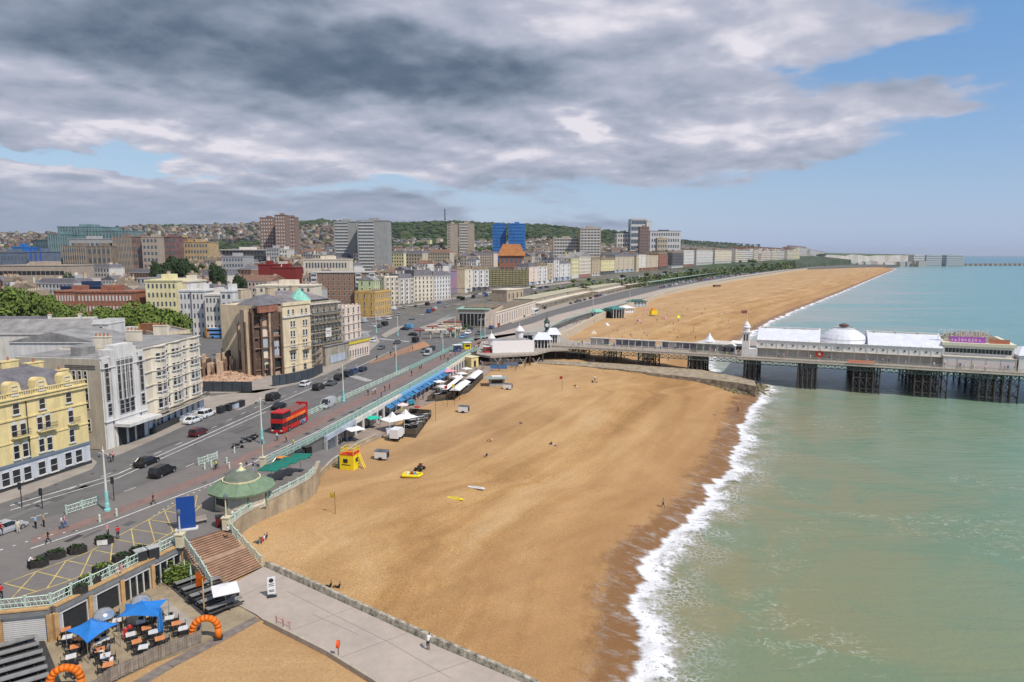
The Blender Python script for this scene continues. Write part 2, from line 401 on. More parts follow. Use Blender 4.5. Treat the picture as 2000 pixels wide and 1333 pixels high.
def m_surf():
 m=bpy.data.materials.new('surf_foam');m.use_nodes=True;t=NT(m.node_tree);b=t.n['Principled BSDF']
 co=t.new('ShaderNodeTexCoord').outputs['Object'];uvn=t.new('ShaderNodeTexCoord').outputs['UV']
 u,v,_=t.sep(uvn)
 wav=t.m('MULTIPLY',t.m('SUBTRACT',t.noise(t.comb(t.m('MULTIPLY',u,0.06),0.0,0.0),1.0,3,0.55),0.5),10.0)
 wav2=t.m('MULTIPLY',t.m('SUBTRACT',t.noise(t.comb(t.m('MULTIPLY',u,0.45),3.0,0.0),1.0,3,0.6),0.5),3.6)
 s=t.m('ADD',v,t.m('ADD',wav,wav2))
 cells=t.new('ShaderNodeTexVoronoi');cells.feature='DISTANCE_TO_EDGE';cells.inputs['Scale'].default_value=1.3
 dc=t.v('ADD',co,t.v('SCALE',t.noise(co,0.9,3,0.6,out='Color'),None,1.6));t.put(cells.inputs['Vector'],dc)
 lace=t.map(cells.outputs['Distance'],0.03,0.16,1.0,0.0,smooth=True)
 fn=t.noise(co,1.6,6,0.75,0.3)
 core=t.m('MULTIPLY',t.map(s,-1.6,-0.6,0.0,1.0,smooth=True),t.map(t.m('ADD',s,t.m('MULTIPLY',t.m('SUBTRACT',t.noise(co,0.22,4,0.6),0.5),11.0)),0.2,4.4,1.0,0.0,smooth=True))
 core=t.m('MULTIPLY',core,t.map(t.m('ADD',fn,t.map(s,0.0,4.5,0.10,-0.12)),0.37,0.54,0.03,1.0))
 trail=t.m('MULTIPLY',t.map(s,1.0,9.5,0.9,0.0),t.map(s,-1.0,0.5,0.0,1.0))
 patchy=t.map(t.noise(co,0.16,4,0.6),0.38,0.60,0.0,1.0)
 tr=t.m('MULTIPLY',t.m('MULTIPLY',trail,lace),t.m('MULTIPLY',patchy,t.map(fn,0.35,0.6,0.2,1.0)))
 wash=t.m('MULTIPLY',t.map(s,-5.6,-4.9,0.0,1.0,smooth=True),t.map(s,-1.4,-0.4,1.0,0.0))
 strk=t.noise(t.comb(t.m('MULTIPLY',u,0.7),t.m('MULTIPLY',v,0.30),0.0),1.0,5,0.7,0.5)
 wa=t.m('MULTIPLY',wash,t.map(strk,0.50,0.76,0.0,0.55))
 edge=t.m('MULTIPLY',t.map(s,-5.7,-5.25,0.0,1.0),t.map(s,-5.2,-4.6,1.0,0.0))
 al=t.m('MAXIMUM',t.m('MAXIMUM',core,tr),t.m('MAXIMUM',wa,t.m('MULTIPLY',edge,t.map(fn,0.46,0.66,0.0,0.45))))
 gate=t.map(t.noise(t.comb(t.m('MULTIPLY',u,0.05),9.0,0.0),1.0,3,0.6),0.36,0.52,0.45,1.0)
 al=t.m('MULTIPLY',al,gate,clamp=True)
 col=t.mix(t.map(s,-5.0,-0.8,0.0,1.0),(0.52,0.42,0.35),(0.86,0.85,0.85))
 t.put(b.inputs['Base Color'],col);b.inputs['Roughness'].default_value=0.6
 t.put(b.inputs['Alpha'],al)
 bn=t.new('ShaderNodeBump');bn.inputs['Strength'].default_value=0.8;bn.inputs['Distance'].default_value=0.25
 t.put(bn.inputs['Height'],t.noise(co,2.2,5,0.7));t.l.new(bn.outputs[0],b.inputs['Normal'])
 return m
def build_surf():
 ys=ylist(30,2600,0.5,0.006)
 xs=shoreX(ys);k=9;xs=np.convolve(np.pad(xs,k//2,mode='edge'),np.ones(k)/k,'valid')
 g=np.gradient(xs,ys);L=np.sqrt(1+g*g);nx,ny=1/L,-g/L
 arc=np.concatenate([[0],np.cumsum(np.hypot(np.diff(xs),np.diff(ys)))])
 V=np.linspace(-8,13,43)
 X=xs[:,None]+nx[:,None]*V;Y=ys[:,None]+ny[:,None]*V
 W=wallX(Y.ravel()).reshape(Y.shape);S=shoreX(Y.ravel()).reshape(Y.shape)
 Zb=prof((X-W)/np.maximum(1,S-W))
 crest=0.38*np.exp(-((V-1.2-0.9*np.sin(arc[:,None]*0.09))/1.1)**2)*(0.6+0.4*np.sin(arc[:,None]*0.21))
 Z=np.maximum(Zb,0.03)+0.07+crest
 uv=np.stack([arc[:,None]*np.ones_like(X),V[None,:]*np.ones_like(X)],-1)
 o=grid_mesh('surf',np.stack([X,Y,Z],-1),[m_surf()],uv)
 tag(o,'white line of surf breaking on the shingle','surf',kind='structure')
build_surf()
ZU=8.0
edge_px=[(100,1183),(352,1061),(444,1031),(470,1010),(530,977),(598,941),(612,927)]
edge_px2=[(517,911),(600,870),(690,820),(780,770),(870,720),(917,690),(940,684),(1000,668),(1060,648),(1100,625),(1180,603),(1240,588),(1300,570),(1370,555),(1450,541),(1560,525),(1640,516)]
e1=[G(*p)for p in edge_px];e2=[G(*p)for p in edge_px2]
edgeX=line([Vector((-75,30,8)),Vector((-56,59,8)),Vector((-49.4,62.0,8))]+e1+[Vector((e2[0].x,max(e2[0].y,e1[-1].y+0.5),8))]+e2[1:]+[Vector((1330,2350,8)),Vector((1330,7000,8))])
cl_pts=[Vector((-60,300,22)),Vector((-45,352,22)),Vector((-5,430,22)),G(1140,562,14),G(1240,549,15),G(1300,541,15.5),G(1400,530,16),G(1500,521.5,17),G(1600,514.5,18),Vector((1190,2400,22)),Vector((1700,4200,22)),Vector((2100,7000,22))]
cliffX=line(cl_pts)
SKY=[(-900,470),(-200,462),(0,460),(110,455),(240,443),(430,442),(510,434),(560,437),(600,431),(655,438),(760,438),(870,435),(930,437),(1000,441),(1060,441),(1140,449),(1210,453),(1290,457),(1330,466),(1400,472),(1500,477),(1600,484),(1700,487),(1770,490),(1805,494),(1840,499)]
RD=[(-900,2400),(1150,2500),(1330,3300),(1500,4200),(1840,5200)]
skyx=np.array([p[0]for p in SKY]);skyy=np.array([p[1]for p in SKY])
def ridge(px):
 d=np.interp(px,[p[0]for p in RD],[p[1]for p in RD]);ys=np.interp(px,skyx,skyy)
 b=-(ys-666.5)/F_PX
 return d,CAM_Z+d*(-math.sin(PITCH)+b*math.cos(PITCH))/(math.cos(PITCH)+b*math.sin(PITCH))
def zc(Y):return np.interp(Y,[300,420,560,900,2000,2600,6000],[8,10,14.5,16,18,26,30])
def land_z(x,y):
 x=np.asarray(x,float);y=np.asarray(y,float)
 px=1000+F_PX*x/np.maximum(y,1)*(math.cos(PITCH)+0.1)
 d,zr=ridge(px);r=y/d
 S=np.interp(r,[0,0.13,0.2,0.3,0.45,0.62,0.8,1.0,1.25,2],[0,0,0.03,0.08,0.20,0.40,0.68,1.0,0.8,0.2])
 low=np.interp(px,[-200,350,650],[0.55,0.6,1.0])
 S=S*np.where(r<0.9,low+(1-low)*np.clip((r-0.45)/0.45,0,1),1)
 h=8+(zr-8)*S
 c=zc(y)+np.clip(0.13*(cliffX(y)-x),0,11)*np.clip((y-480)/150,0,1);k=np.clip((cliffX(y)-x)/5.0,0,1)
 rough=np.clip((y-500)/900,0,1)*(3.5*np.sin(x*0.011+y*0.004)+2.5*np.sin(x*0.027-y*0.013))*np.clip(1.6-r,0,1)
 h=np.maximum(h+rough*(r<0.95)*k,c)
 return np.where(y>300,8+(h-8)*k,8.0)
def lz(x,y):return float(land_z(x,y))
def GL(px,py,off=0.0):
 """ground point under a pixel on the land surface"""
 d=ray(px,py);Y=60.0;last=None
 while Y<6000:
  p=d*(Y/d.y);z=CAM_Z+p.z
  if z<lz(p.x,p.y)+off:break
  Y*=1.01
 return Vector((p.x,p.y,lz(p.x,p.y)))
def m_land():
 m=bpy.data.materials.new('town_ground');m.use_nodes=True;t=NT(m.node_tree);b=t.n['Principled BSDF']
 co=t.new('ShaderNodeTexCoord').outputs['Object'];x,y,z=t.sep(co)
 n1=t.noise(co,0.30,5,0.65);n2=t.noise(co,6.0,3,0.6);n3=t.noise(co,0.012,5,0.65,0.6)
 asp=t.mix(t.map(n1,0.35,0.65),(0.122,0.115,0.110),(0.158,0.150,0.143))
 asp=t.mix(t.map(n2,0.3,0.7,0,0.25),asp,(0.18,0.175,0.17))
 grass=t.ramp(t.noise(co,0.035,6,0.7),[(0.35,(0.022,0.04,0.018)),(0.5,(0.045,0.075,0.028)),(0.68,(0.10,0.135,0.05))])
 scr=t.ramp(t.noise(co,0.05,6,0.75,1.0),[(0.36,(0.030,0.045,0.026)),(0.5,(0.06,0.07,0.045)),(0.64,(0.14,0.13,0.11))])
 town=t.mix(t.map(n3,0.42,0.58),scr,grass)
 yard=t.ramp(t.noise(co,0.10,5,0.75),[(0.36,(0.09,0.085,0.065)),(0.5,(0.15,0.135,0.115)),(0.62,(0.22,0.19,0.16))])
 town=t.mix(t.map(t.m('ADD',y,t.m('MULTIPLY',n3,500)),900,1500),yard,town)
 c=t.mix(t.map(t.m('SUBTRACT',y,t.m('MULTIPLY',x,0.8)),380,460),asp,town)
 c=t.mix(t.m('MULTIPLY',t.map(z,7.95,9.2,1.0,0.0),t.map(y,2200,2400,1.0,0.0)),c,asp)
 t.put(b.inputs['Base Color'],c);b.inputs['Roughness'].default_value=0.9;b.inputs['Specular IOR Level'].default_value=0.2
 return m
def build_land():
 ys=np.concatenate([np.arange(-30,300,4.0),ylist(300,1100,4,0.012),ylist(1110,7500,10,0.018)])
 ys=np.unique(np.concatenate([ys,[p.y for p in e1+e2],[58.9,62.0]]))
 rows=[]
 for Y in ys:
  X0=-1.25*max(Y,60)-260;ce=float(min(cliffX(Y),edgeX(Y)-8))if Y>300 else float(edgeX(Y))-8
  a=np.linspace(0,1,90);xs=X0+(ce-6-X0)*a
  b=np.linspace(ce-5.2,ce+0.6,6);e=float(edgeX(Y));c_=np.linspace(ce+1.2,e,4)
  rows.append(np.concatenate([xs,b,c_]))
 X=np.array(rows);Y=ys[:,None]*np.ones(X.shape[1]);Z=land_z(X,Y)-0.1
 Pm=np.stack([X,Y,Z],-1)
 sk=Pm[:,-1:,:].copy();sk[:,:,2]=2.0
 o=grid_mesh('ground',np.concatenate([Pm,sk],1),[m_land()],smooth=False)
 tag(o,'built-up land rising from the seafront to green hills','ground',kind='structure')
build_land()
M_asph=mat('asphalt',(0.135,0.127,0.121),0.9,0.16,0.22,bump=0.1,streak=0.2)
M_prom=mat('promenade_asphalt',(0.178,0.160,0.147),0.9,0.10,0.15,bump=0.1)
M_pave=mat('paving_slabs',(0.33,0.285,0.24),0.85,0.12,0.35)
M_red=mat('red_cycle_surface',(0.222,0.146,0.125),0.9,0.12,0.5)
M_white=mat('white_line_paint',(0.62,0.60,0.57),0.7,0.25,0.8)
M_yel=mat('yellow_line_paint',(0.55,0.42,0.12),0.7,0.25,0.8)
M_conc=mat('pale_concrete',(0.40,0.335,0.28),0.85,0.10,0.12,bump=0.1)
M_stone=mat('flint_stone',(0.36,0.32,0.25),0.95,0.5,1.6,bump=1.0,bscale=5)
M_stone2=mat('rendered_sea_wall',(0.37,0.29,0.19),0.9,0.30,0.35,bump=0.3,streak=0.4)
M_green=mat('pale_green_railing_paint',(0.36,0.50,0.41),0.6,0.12,1.0)
M_turq=mat('turquoise_railing_paint',(0.32,0.52,0.45),0.55,0.12,1.0)
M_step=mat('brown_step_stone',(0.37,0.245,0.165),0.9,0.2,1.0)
M_dark=mat('dark_metal',(0.03,0.032,0.035),0.5,0.2,2.0)
M_wall=mat('retaining_wall',(0.40,0.35,0.28),0.9,0.2,0.5,streak=0.4)
def sheet(name,pts,z,m,label=None,cat=None,thick=None,kind='structure',mside=None):
 mb=MB();poly=[(p.x,p.y)for p in pts]
 a=sum(poly[i][0]*poly[(i+1)%len(poly)][1]-poly[(i+1)%len(poly)][0]*poly[i][1]for i in range(len(poly)))
 if a<0:poly=poly[::-1]
 if thick:mb.prism(poly,z-thick,z,m,mside=mside,bottom=False)
 else:mb.quad([(p[0],p[1],z)for p in poly],m)
 o=mb.build(name)
 bm=bmesh.new();bm.from_mesh(o.data);bmesh.ops.triangulate(bm,faces=bm.faces[:],ngon_method='EAR_CLIP');bm.to_mesh(o.data);bm.free()
 return tag(o,label,cat,kind=kind)
def GP(l,z=8.0):return[G(x,y,z)for x,y in l]
kerbS=[(60,1022),(130,1000),(205,975),(300,940),(390,905),(510,850),(600,808),(670,778),(770,733),(850,697),(890,678),(925,662)]
edgeL=[(-120,1195),(0,1193),(100,1183),(352,1061),(444,1031),(470,1010),(530,977),(598,941),(612,927),(517,911),(600,870),(690,820),(780,770),(870,720),(917,690),(940,684),(1000,668),(1010,650),(925,662)]
sheet('promenade',GP([(-120,1075)]+kerbS)+GP(edgeL[::-1]),8.0,M_prom,'broad tarmac promenade above the beach','promenade',thick=0.4)
sheet('cycle_lane',GP([(60,1052),(205,1002),(300,966),(410,921),(525,866),(600,828),(690,783),(780,739),(880,690),(935,663)])+GP([(955,661),(902,684),(797,741),(702,790),(611,838),(528,877),(414,935),(300,979),(205,1016),(60,1064)]),8.006,M_red,'red surfaced cycle lane beside the green railings','cycle lane')
def stripe(name,pts,w,z,m,dash=None,label=None,cat='road marking',kind='structure'):
 """a painted line along world points; dash=(on, off)"""
 mb=MB();pts=[Vector(p)for p in pts];acc=0.0
 def seg(a,b):
  d=(b-a).normalized();n=Vector((-d.y,d.x,0))*w/2
  mb.quad([(a.x-n.x,a.y-n.y,z),(b.x-n.x,b.y-n.y,z),(b.x+n.x,b.y+n.y,z),(a.x+n.x,a.y+n.y,z)],m)
 for a,b in zip(pts[:-1],pts[1:]):
  L=(b-a).length
  if not dash:seg(a,b);continue
  t=-acc;on,off=dash
  while t<L:
   s0,s1=max(0,t),min(L,t+on)
   if s1>s0:seg(a.lerp(b,s0/L),a.lerp(b,s1/L))
   t+=on+off
  acc=(L-(t-on-off))%(on+off)
 o=mb.build(name);return tag(o,label,cat,kind=kind)
stripe('cycle_lane_line',GP([(60,1072),(205,1024),(300,987),(415,944),(530,886),(615,846),(705,799),(800,749),(905,690),(945,668)]),0.22,8.010,M_white)
stripe('road_centre_line',GP([(20,988),(230,926),(400,851),(525,795),(640,745),(760,688)],7.9),0.25,7.908,M_white)
stripe('road_centre_line',GP([(20,997),(230,934),(400,858),(520,804)],7.9),0.2,7.908,M_white)
for l in([(60,985),(240,915),(360,862),(500,796),(620,748),(700,712)],[(60,1012),(250,958),(350,918),(480,862),(560,827),(700,762),(800,716)],[(600,730),(660,712),(720,686)]):
 stripe('lane_dashes',GP(l,7.9),0.15,7.908,M_white,dash=(2.0,4.0))
pav1=GP([(-140,1020),(-60,1003),(60,963),(180,916),(190,903),(176,893),(150,880),(-140,975)])
sheet('pavement',pav1,8.0,M_pave,'pavement in front of the yellow terrace','pavement',thick=0.3)
pav2=GP([(216,893),(240,885),(330,846),(400,812),(425,803),(470,800),(540,768),(545,758),(500,762),(398,776),(380,770),(300,820),(205,868),(196,880)])
sheet('pavement',pav2,8.0,M_pave,'pavement in front of the white and cream buildings','pavement',thick=0.3)
pav3=GP([(500,768),(590,748),(640,730),(715,692),(742,668),(735,655),(640,690),(560,720),(398,742),(398,768)])
sheet('pavement',pav3,8.0,M_pave,'pavement by the hoardings round the ruined hotel','pavement',thick=0.3)
hb0=[(8,1140),(170,1080),(300,1010),(345,985),(385,968)];hb1=[(20,1172),(120,1140),(250,1090),(345,1035),(395,985)]
def hatch():
 A=GP(hb0);B=GP(hb1)
 def along(P,t):
  L=[0];
  for a,b in zip(P[:-1],P[1:]):L.append(L[-1]+(b-a).length)
  s=t*L[-1]
  for i in range(len(P)-1):
   if s<=L[i+1]:return P[i].lerp(P[i+1],(s-L[i])/(L[i+1]-L[i]))
  return P[-1]
 stripe('yellow_hatch_line',A,0.14,8.006,M_yel);stripe('yellow_hatch_line',B,0.14,8.006,M_yel)
 n=9
 for i in range(n):
  stripe('yellow_hatch_line',[along(A,i/n),along(B,(i+0.7)/n)],0.12,8.010+0.003,M_yel)
  stripe('yellow_hatch_line',[along(B,i/n),along(A,(i+1.0)/n)],0.12,8.010,M_yel)
hatch()
stripe('plaza_studs',GP([(0,1075),(40,1062),(100,1045),(160,1035)]),0.25,8.010,M_white,dash=(0.3,1.0))
stripe('plaza_studs',GP([(300,1008),(350,975),(420,945)]),0.2,8.010,M_white,dash=(0.3,0.8))
low=GP([(640,897),(655,905),(700,872),(745,853),(800,803),(870,775),(935,742),(985,706)],4.7)
loweo=[G(632,868,4.7),G(700,832,4.7),G(785,785,4.7),G(880,727,4.7),G(922,706,4.7),G(985,690,4.7)]
sheet('esplanade',low+loweo[::-1],4.7,mat('esplanade_paving',(0.30,0.235,0.19),0.9,0.15,0.4),'lower esplanade behind the beach cafes','esplanade',thick=2.0)
def ramp_strip():
 mb=MB();L=[(G(517,911),8.0),(G(560,890),7.2),(G(600,870),6.2),(G(650,842),5.0),(G(690,820),4.72)]
 Rr=[(G(612,927),8.0),(G(612,927)+Vector((0.3,0.6,0)),7.5),(G(622,917,6.2),6.2),(G(645,902,5.2),5.2),(G(672,887,4.72),4.72)]
 for i in range(4):
  a,za=L[i];b,zb=L[i+1];c,zc_=Rr[i+1];d,zd=Rr[i]
  mb.quad([(a.x,a.y,za+.02),(d.x,d.y,zd+.02),(c.x,c.y,zc_+.02),(b.x,b.y,zb+.02)],M_prom)
  mb.quad([(d.x,d.y,zd+.02),(d.x,d.y,2),(c.x,c.y,2),(c.x,c.y,zc_+.02)],M_stone2)
 tag(mb.build('ramp'),'slip road sloping down from the promenade to the esplanade','ramp',kind='structure')
ramp_strip()
def wall_run(name,pts,z0,z1,th,m,label,cat='wall',cap=None,top=None):
 mb=MB();P=[Vector(p)for p in pts]
 for i,(a,b)in enumerate(zip(P[:-1],P[1:])):
  d=(b-a).xy;L=d.length;r=math.atan2(d.y,d.x);c=(a+b)/2
  mb.box(c.x,c.y,(z0+z1)/2,L+th*0.5,th,z1-z0-0.004*(i%2),m,r)
  if cap:mb.box(c.x,c.y,z1+0.06,L+th*0.5,th+0.16,0.12-0.004*(i%2),cap,r)
 o=mb.build(name);return tag(o,label,cat)
wall_run('sea_wall',GP([(446,1033),(470,1012),(530,979),(598,943),(613,929)])+[G(622,918,7.0)],2.0,8.35,0.45,M_stone2,'rendered sea wall below the round kiosk terrace','sea wall',cap=M_wall)
wall_run('sea_wall',[G(622,917,6.0),G(650,902,5.0),G(700,872,4.7),G(733,856,4.7)],2.0,5.4,0.35,M_stone2,'low sea wall beside the lifeguard hut','sea wall',cap=M_wall)
cg=[G(440,1148,4.7),G(410,1150,4.7),G(465,1182,4.7),G(500,1200,4.7),G(520,1215,4.7),G(640,1275,4.7),G(735,1333,4.7),G(900,1460,4.7),G(1180,1440,4.7),G(1020,1333,4.7),G(860,1265,4.7),G(680,1182,4.7),G(515,1107,4.7)]
sheet('walkway',cg,4.7,M_conc,'pale concrete walkway on top of the broad groyne','walkway',thick=5.0)
jm=mat('slab_joint',(0.24,0.20,0.17),0.9,0.1,1)
for(a,b)in(((470,1165),(560,1125)),((560,1235),(690,1187)),((655,1288),(800,1235)),((760,1345),(920,1290)),((560,1155),(760,1255)),((760,1255),(880,1325)),((610,1200),(700,1240))):
 stripe('slab_joint',[G(*a,4.7),G(*b,4.7)],0.07,4.704,jm)
def rough_wall(name,pts,z0,z1,w0,w1,m,label,cat,seed=1,step=0.45,out=1):
 """battered flint wall: irregular face and top"""
 rng=random.Random(seed);P=resample(pts,step);mb=MB();rows=[]
 for i,p in enumerate(P):
  d=(P[min(i+1,len(P)-1)]-P[max(i-1,0)]).xy.normalized();n=Vector((d.y,-d.x))*out
  j=lambda s:rng.uniform(-s,s)
  rows.append([(p.x-n.x*w0/2,p.y-n.y*w0/2,z0),(p.x-n.x*w0/2,p.y-n.y*w0/2,z1+j(.03)),(p.x+n.x*w0/2,p.y+n.y*w0/2,z1+j(.05)),(p.x+n.x*(w0/2+w1*.33+j(.12)),p.y+n.y*(w0/2+w1*.33+j(.12)),z1-(z1-z0)*.33+j(.1)),(p.x+n.x*(w0/2+w1*.66+j(.12)),p.y+n.y*(w0/2+w1*.66+j(.12)),z1-(z1-z0)*.66+j(.1)),(p.x+n.x*(w0/2+w1),p.y+n.y*(w0/2+w1),z0)])
 vs=[q for r_ in rows for q in r_];fs=[]
 for i in range(len(rows)-1):
  for k in range(5):fs.append((i*6+k,i*6+k+1,(i+1)*6+k+1,(i+1)*6+k))
 mb.add(vs,fs,m);o=mb.build(name);return tag(o,label,cat)
gr_pts=[G(514,1105,4.7),G(600,1142,4.7),G(680,1180,4.7),G(860,1262,4.7),G(1020,1332,4.7),G(1180,1420,4.7)]
rough_wall('flint_wall',[p+Vector((0.35,0.2,0))for p in gr_pts],0.5,5.15,0.35,1.5,M_stone,'knobbly flint wall along the beach side of the concrete walkway','wall',3)
wall_run('kerb_wall',[G(520,1216,4.7),G(640,1277,4.7),G(735,1336,4.7),G(900,1462,4.7)],2.5,5.05,0.3,M_wall,'low curving wall along the left side of the concrete walkway','wall')
sp=GP([(502,1203),(520,1214),(640,1276),(735,1335),(900,1465),(100,1500),(180,1345),(225,1333),(300,1296),(394,1262),(430,1240)],4.5)
o=sheet('shingle_patch',sp,4.5,m_beach(True),'orange shingle between the cafe fence and the walkway','shingle')
stripe('timber_path',[G(502,1208,4.5),G(430,1248,4.5),G(330,1300,4.5),G(255,1345,4.5),G(200,1390,4.5)],1.3,4.53,mat('old_boardwalk',(0.20,0.165,0.14),0.9,0.25,1.5),label='weathered boardwalk laid across the shingle',cat='boardwalk')
caf=GP([(-200,1500),(-200,1250),(0,1255),(108,1235),(345,1120),(395,1150),(465,1183),(500,1203),(430,1238),(392,1258),(300,1292),(215,1331),(160,1380)],4.6)
sheet('terrace',caf,4.6,mat('cafe_terrace_ground',(0.31,0.245,0.16),0.95,0.2,0.5),'sandy cafe terrace in front of the arches','terrace',thick=1.5)
def steps():
 T0,T1,B0,B1=G(353,1062,8),G(444,1032,8),G(411,1152,4.7),G(512,1107,4.7)
 mb=MB();n=20;z=8.0;dz=3.3/n
 fr=[0];
 for i in range(n):fr.append(fr[-1]+(1.0 if i!=9 else 4.0))
 fr=[f/fr[-1]for f in fr]
 for i in range(n):
  a0,a1=T0.lerp(B0,fr[i]),T1.lerp(B1,fr[i]);b0,b1=T0.lerp(B0,fr[i+1]),T1.lerp(B1,fr[i+1])
  zt=8.0-dz*(i+1)+dz*0.0
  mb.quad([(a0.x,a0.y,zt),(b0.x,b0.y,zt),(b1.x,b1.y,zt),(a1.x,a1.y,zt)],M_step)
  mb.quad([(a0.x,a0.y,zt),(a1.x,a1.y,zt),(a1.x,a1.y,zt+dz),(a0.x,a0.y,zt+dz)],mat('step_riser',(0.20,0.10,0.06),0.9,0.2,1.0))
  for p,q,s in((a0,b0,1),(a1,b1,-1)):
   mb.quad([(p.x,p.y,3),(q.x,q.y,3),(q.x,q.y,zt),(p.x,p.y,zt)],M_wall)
 tag(mb.build('stone_steps'),'wide brown stone steps in two flights down to the walkway','steps')
steps()
def patches():
 rng=random.Random(41);ms=[mat('tar_patch',(.105,.10,.097),.9,.1,1),mat('worn_patch',(.168,.16,.152),.9,.1,1),mat('iron_cover',(.05,.05,.05),.6,.1,1)]
 for i in range(46):
  f=rng.random();px=40+740*f;py=985-285*f+rng.uniform(-12,25);p=G(px,py,7.9);k=rng.choice([0,0,1,2]);m=MB();s=.35 if k==2 else 1
  a,b=((rng.uniform(2,9),rng.uniform(.6,1.6))if k!=2 else(.5,.5));m.box(p.x,p.y,7.9,a,b,.0076+.0004*(i%8)/8,ms[k],1.35);tag(m.build('road_patch'),kind='structure')
 for i in range(30):
  f=rng.random();px=60+700*f;py=1090-320*f+rng.uniform(-20,30)*(1-f);p=G(px,py,8.0)
  if p.x>float(edgeX(p.y))-1.5:continue
  m=MB();m.box(p.x,p.y,8.0,rng.uniform(.5,3),rng.uniform(.4,1.2),.006+.001*(i%5)/5,ms[rng.choice([0,1,2])],1.3);tag(m.build('paving_patch'),kind='structure')
patches()
M_glass=glassm()
M_glassb=mat('pale_window_glass',(0.10,0.12,0.14),0.15,0.5,0.8,spec=0.8)
M_wf=mat('white_window_paint',(0.60,0.58,0.55),0.6,0.05,3)
M_slate=mat('slate_roof',(0.150,0.140,0.150),0.8,0.30,0.6,streak=0.3,bump=0.3)
M_tile=mat('clay_tile_roof',(0.215,0.120,0.082),0.9,0.35,0.6,streak=0.3)
M_tileb=mat('brown_tile_roof',(0.20,0.155,0.11),0.9,0.35,0.6)
M_lead=mat('flat_roof_felt',(0.26,0.25,0.24),0.9,0.25,0.3)
M_pot=mat('chimney_pot_clay',(0.36,0.15,0.08),0.9,0.2,2)
M_brick=mat('brown_brick',(0.26,0.16,0.11),0.9,0.25,0.8,streak=0.2)
M_redbrick=mat('red_brick',(0.30,0.13,0.085),0.9,0.25,0.8)
M_iron=mat('black_ironwork',(0.045,0.045,0.045),0.6,0.2,2)
def wallm(name,c,streak=0.55,var=0.17,sc=0.45):return mat(name,c,0.85,var,sc,streak=streak,bump=0.05)
WC={'yellow':wallm('butter_yellow_render',(0.70,0.56,0.27)),'cream':wallm('cream_render',(0.66,0.585,0.465)),'white':wallm('white_render',(0.61,0.59,0.56)),'offwhite':wallm('off_white_render',(0.62,0.58,0.52)),'beige':wallm('beige_render',(0.50,0.42,0.31)),'pink':wallm('pinkish_cream_render',(0.68,0.55,0.45)),'grey':wallm('grey_render',(0.38,0.375,0.365)),'bluegrey':wallm('blue_grey_render',(0.38,0.42,0.47)),'ochre':wallm('ochre_render',(0.56,0.36,0.12)),'brick':M_brick,'redbrick':M_redbrick,'green':wallm('pale_green_render',(0.50,0.56,0.32)),'lemon':wallm('lemon_render',(0.70,0.62,0.36)),'brown':wallm('brown_render',(0.22,0.15,0.115)),'dark':wallm('charcoal_render',(0.09,0.09,0.10)),'tan':wallm('tan_render',(0.47,0.37,0.26))}
_wm={}
def win_me(w,h,fr=None,gl=None,arch=False,bars=1,sill=True,proud=0.0):
 fr=fr or M_wf;gl=gl or M_glass;k=(round(w,2),round(h,2),fr.name,gl.name,arch,bars,sill)
 if k in _wm:return _wm[k]
 f=MB();t=0.07
 f.b2(-w/2,-w/2+t,-0.12,0.02,0,h,fr);f.b2(w/2-t,w/2,-0.12,0.02,0,h,fr)
 f.b2(-w/2+t,w/2-t,-0.12,0.02,h-t,h,fr);f.b2(-w/2+t,w/2-t,-0.12,0.02,0,t,fr)
 for i in range(bars):zz=h*(i+1)/(bars+1);f.b2(-w/2+t,w/2-t,-0.09,0.02,zz-0.035,zz+0.035,fr)
 if sill:f.b2(-w/2-0.12,w/2+0.12,-0.24,0.02,-0.13,0,fr)
 if arch:
  n=8;pts=[(-w/2-.02,-0.11,h)]+[(-(w/2+.02)*math.cos(math.pi*i/n),-0.11,h+(w/2)*math.sin(math.pi*i/n))for i in range(1,n)]+[(w/2+.02,-0.11,h)]
  f.quad(pts,fr)
 p=MB();p.quad([(-w/2+t,-0.035,t),(w/2-t,-0.035,t),(w/2-t,-0.035,h-t),(-w/2+t,-0.035,h-t)],gl)
 a=f.mesh('window');b=p.mesh('pane')
 both=MB();both.v,both.f,both.m,both.mats=list(f.v),list(f.f),list(f.m),list(f.mats)
 both.add(p.v,p.f,gl);c=both.mesh('window')
 _wm[k]=(a,b,c);return _wm[k]
class Bld:
 """a building in its own frame: x along the front from A to B, y into the depth, z up from its base"""
 def __init__(s,name,label,cat,A,B,z=None,group=None):
  s.A,s.B=Vector(A),Vector(B);d=(s.B-s.A).xy;s.L=d.length;s.rz=math.atan2(d.y,d.x)
  s.z=s.A.z if z is None else z
  s.o=thing(name,label,cat,(s.A.x,s.A.y,s.z),s.rz,group)
 def pp(s,px,py,y=0.0):
  """pixel -> (u, height) on the front plane (moved y metres back)"""
  n=Vector((-math.sin(s.rz),math.cos(s.rz),0))*y
  u,z=onplane(px,py,s.A+n,s.B+n);return u,z-s.z
 def part(s,mb,name,smooth=False,parent=None):
  return mb.build(name,parent or s.o,smooth)
 def win(s,u,zb,w,h,y=0.0,rz=0.0,near=True,**k):
  a,b,c=win_me(w,h,**k)
  o=link('window',a if near else c,s.o,(u,y,zb),rz)
  if near:link('pane',b,o,(0,0,0))
  return o
 def winpx(s,px,py,w,h,y=0.0,**k):
  u,z=s.pp(px,py,y);return s.win(u,z-h/2,w,h,y,**k)
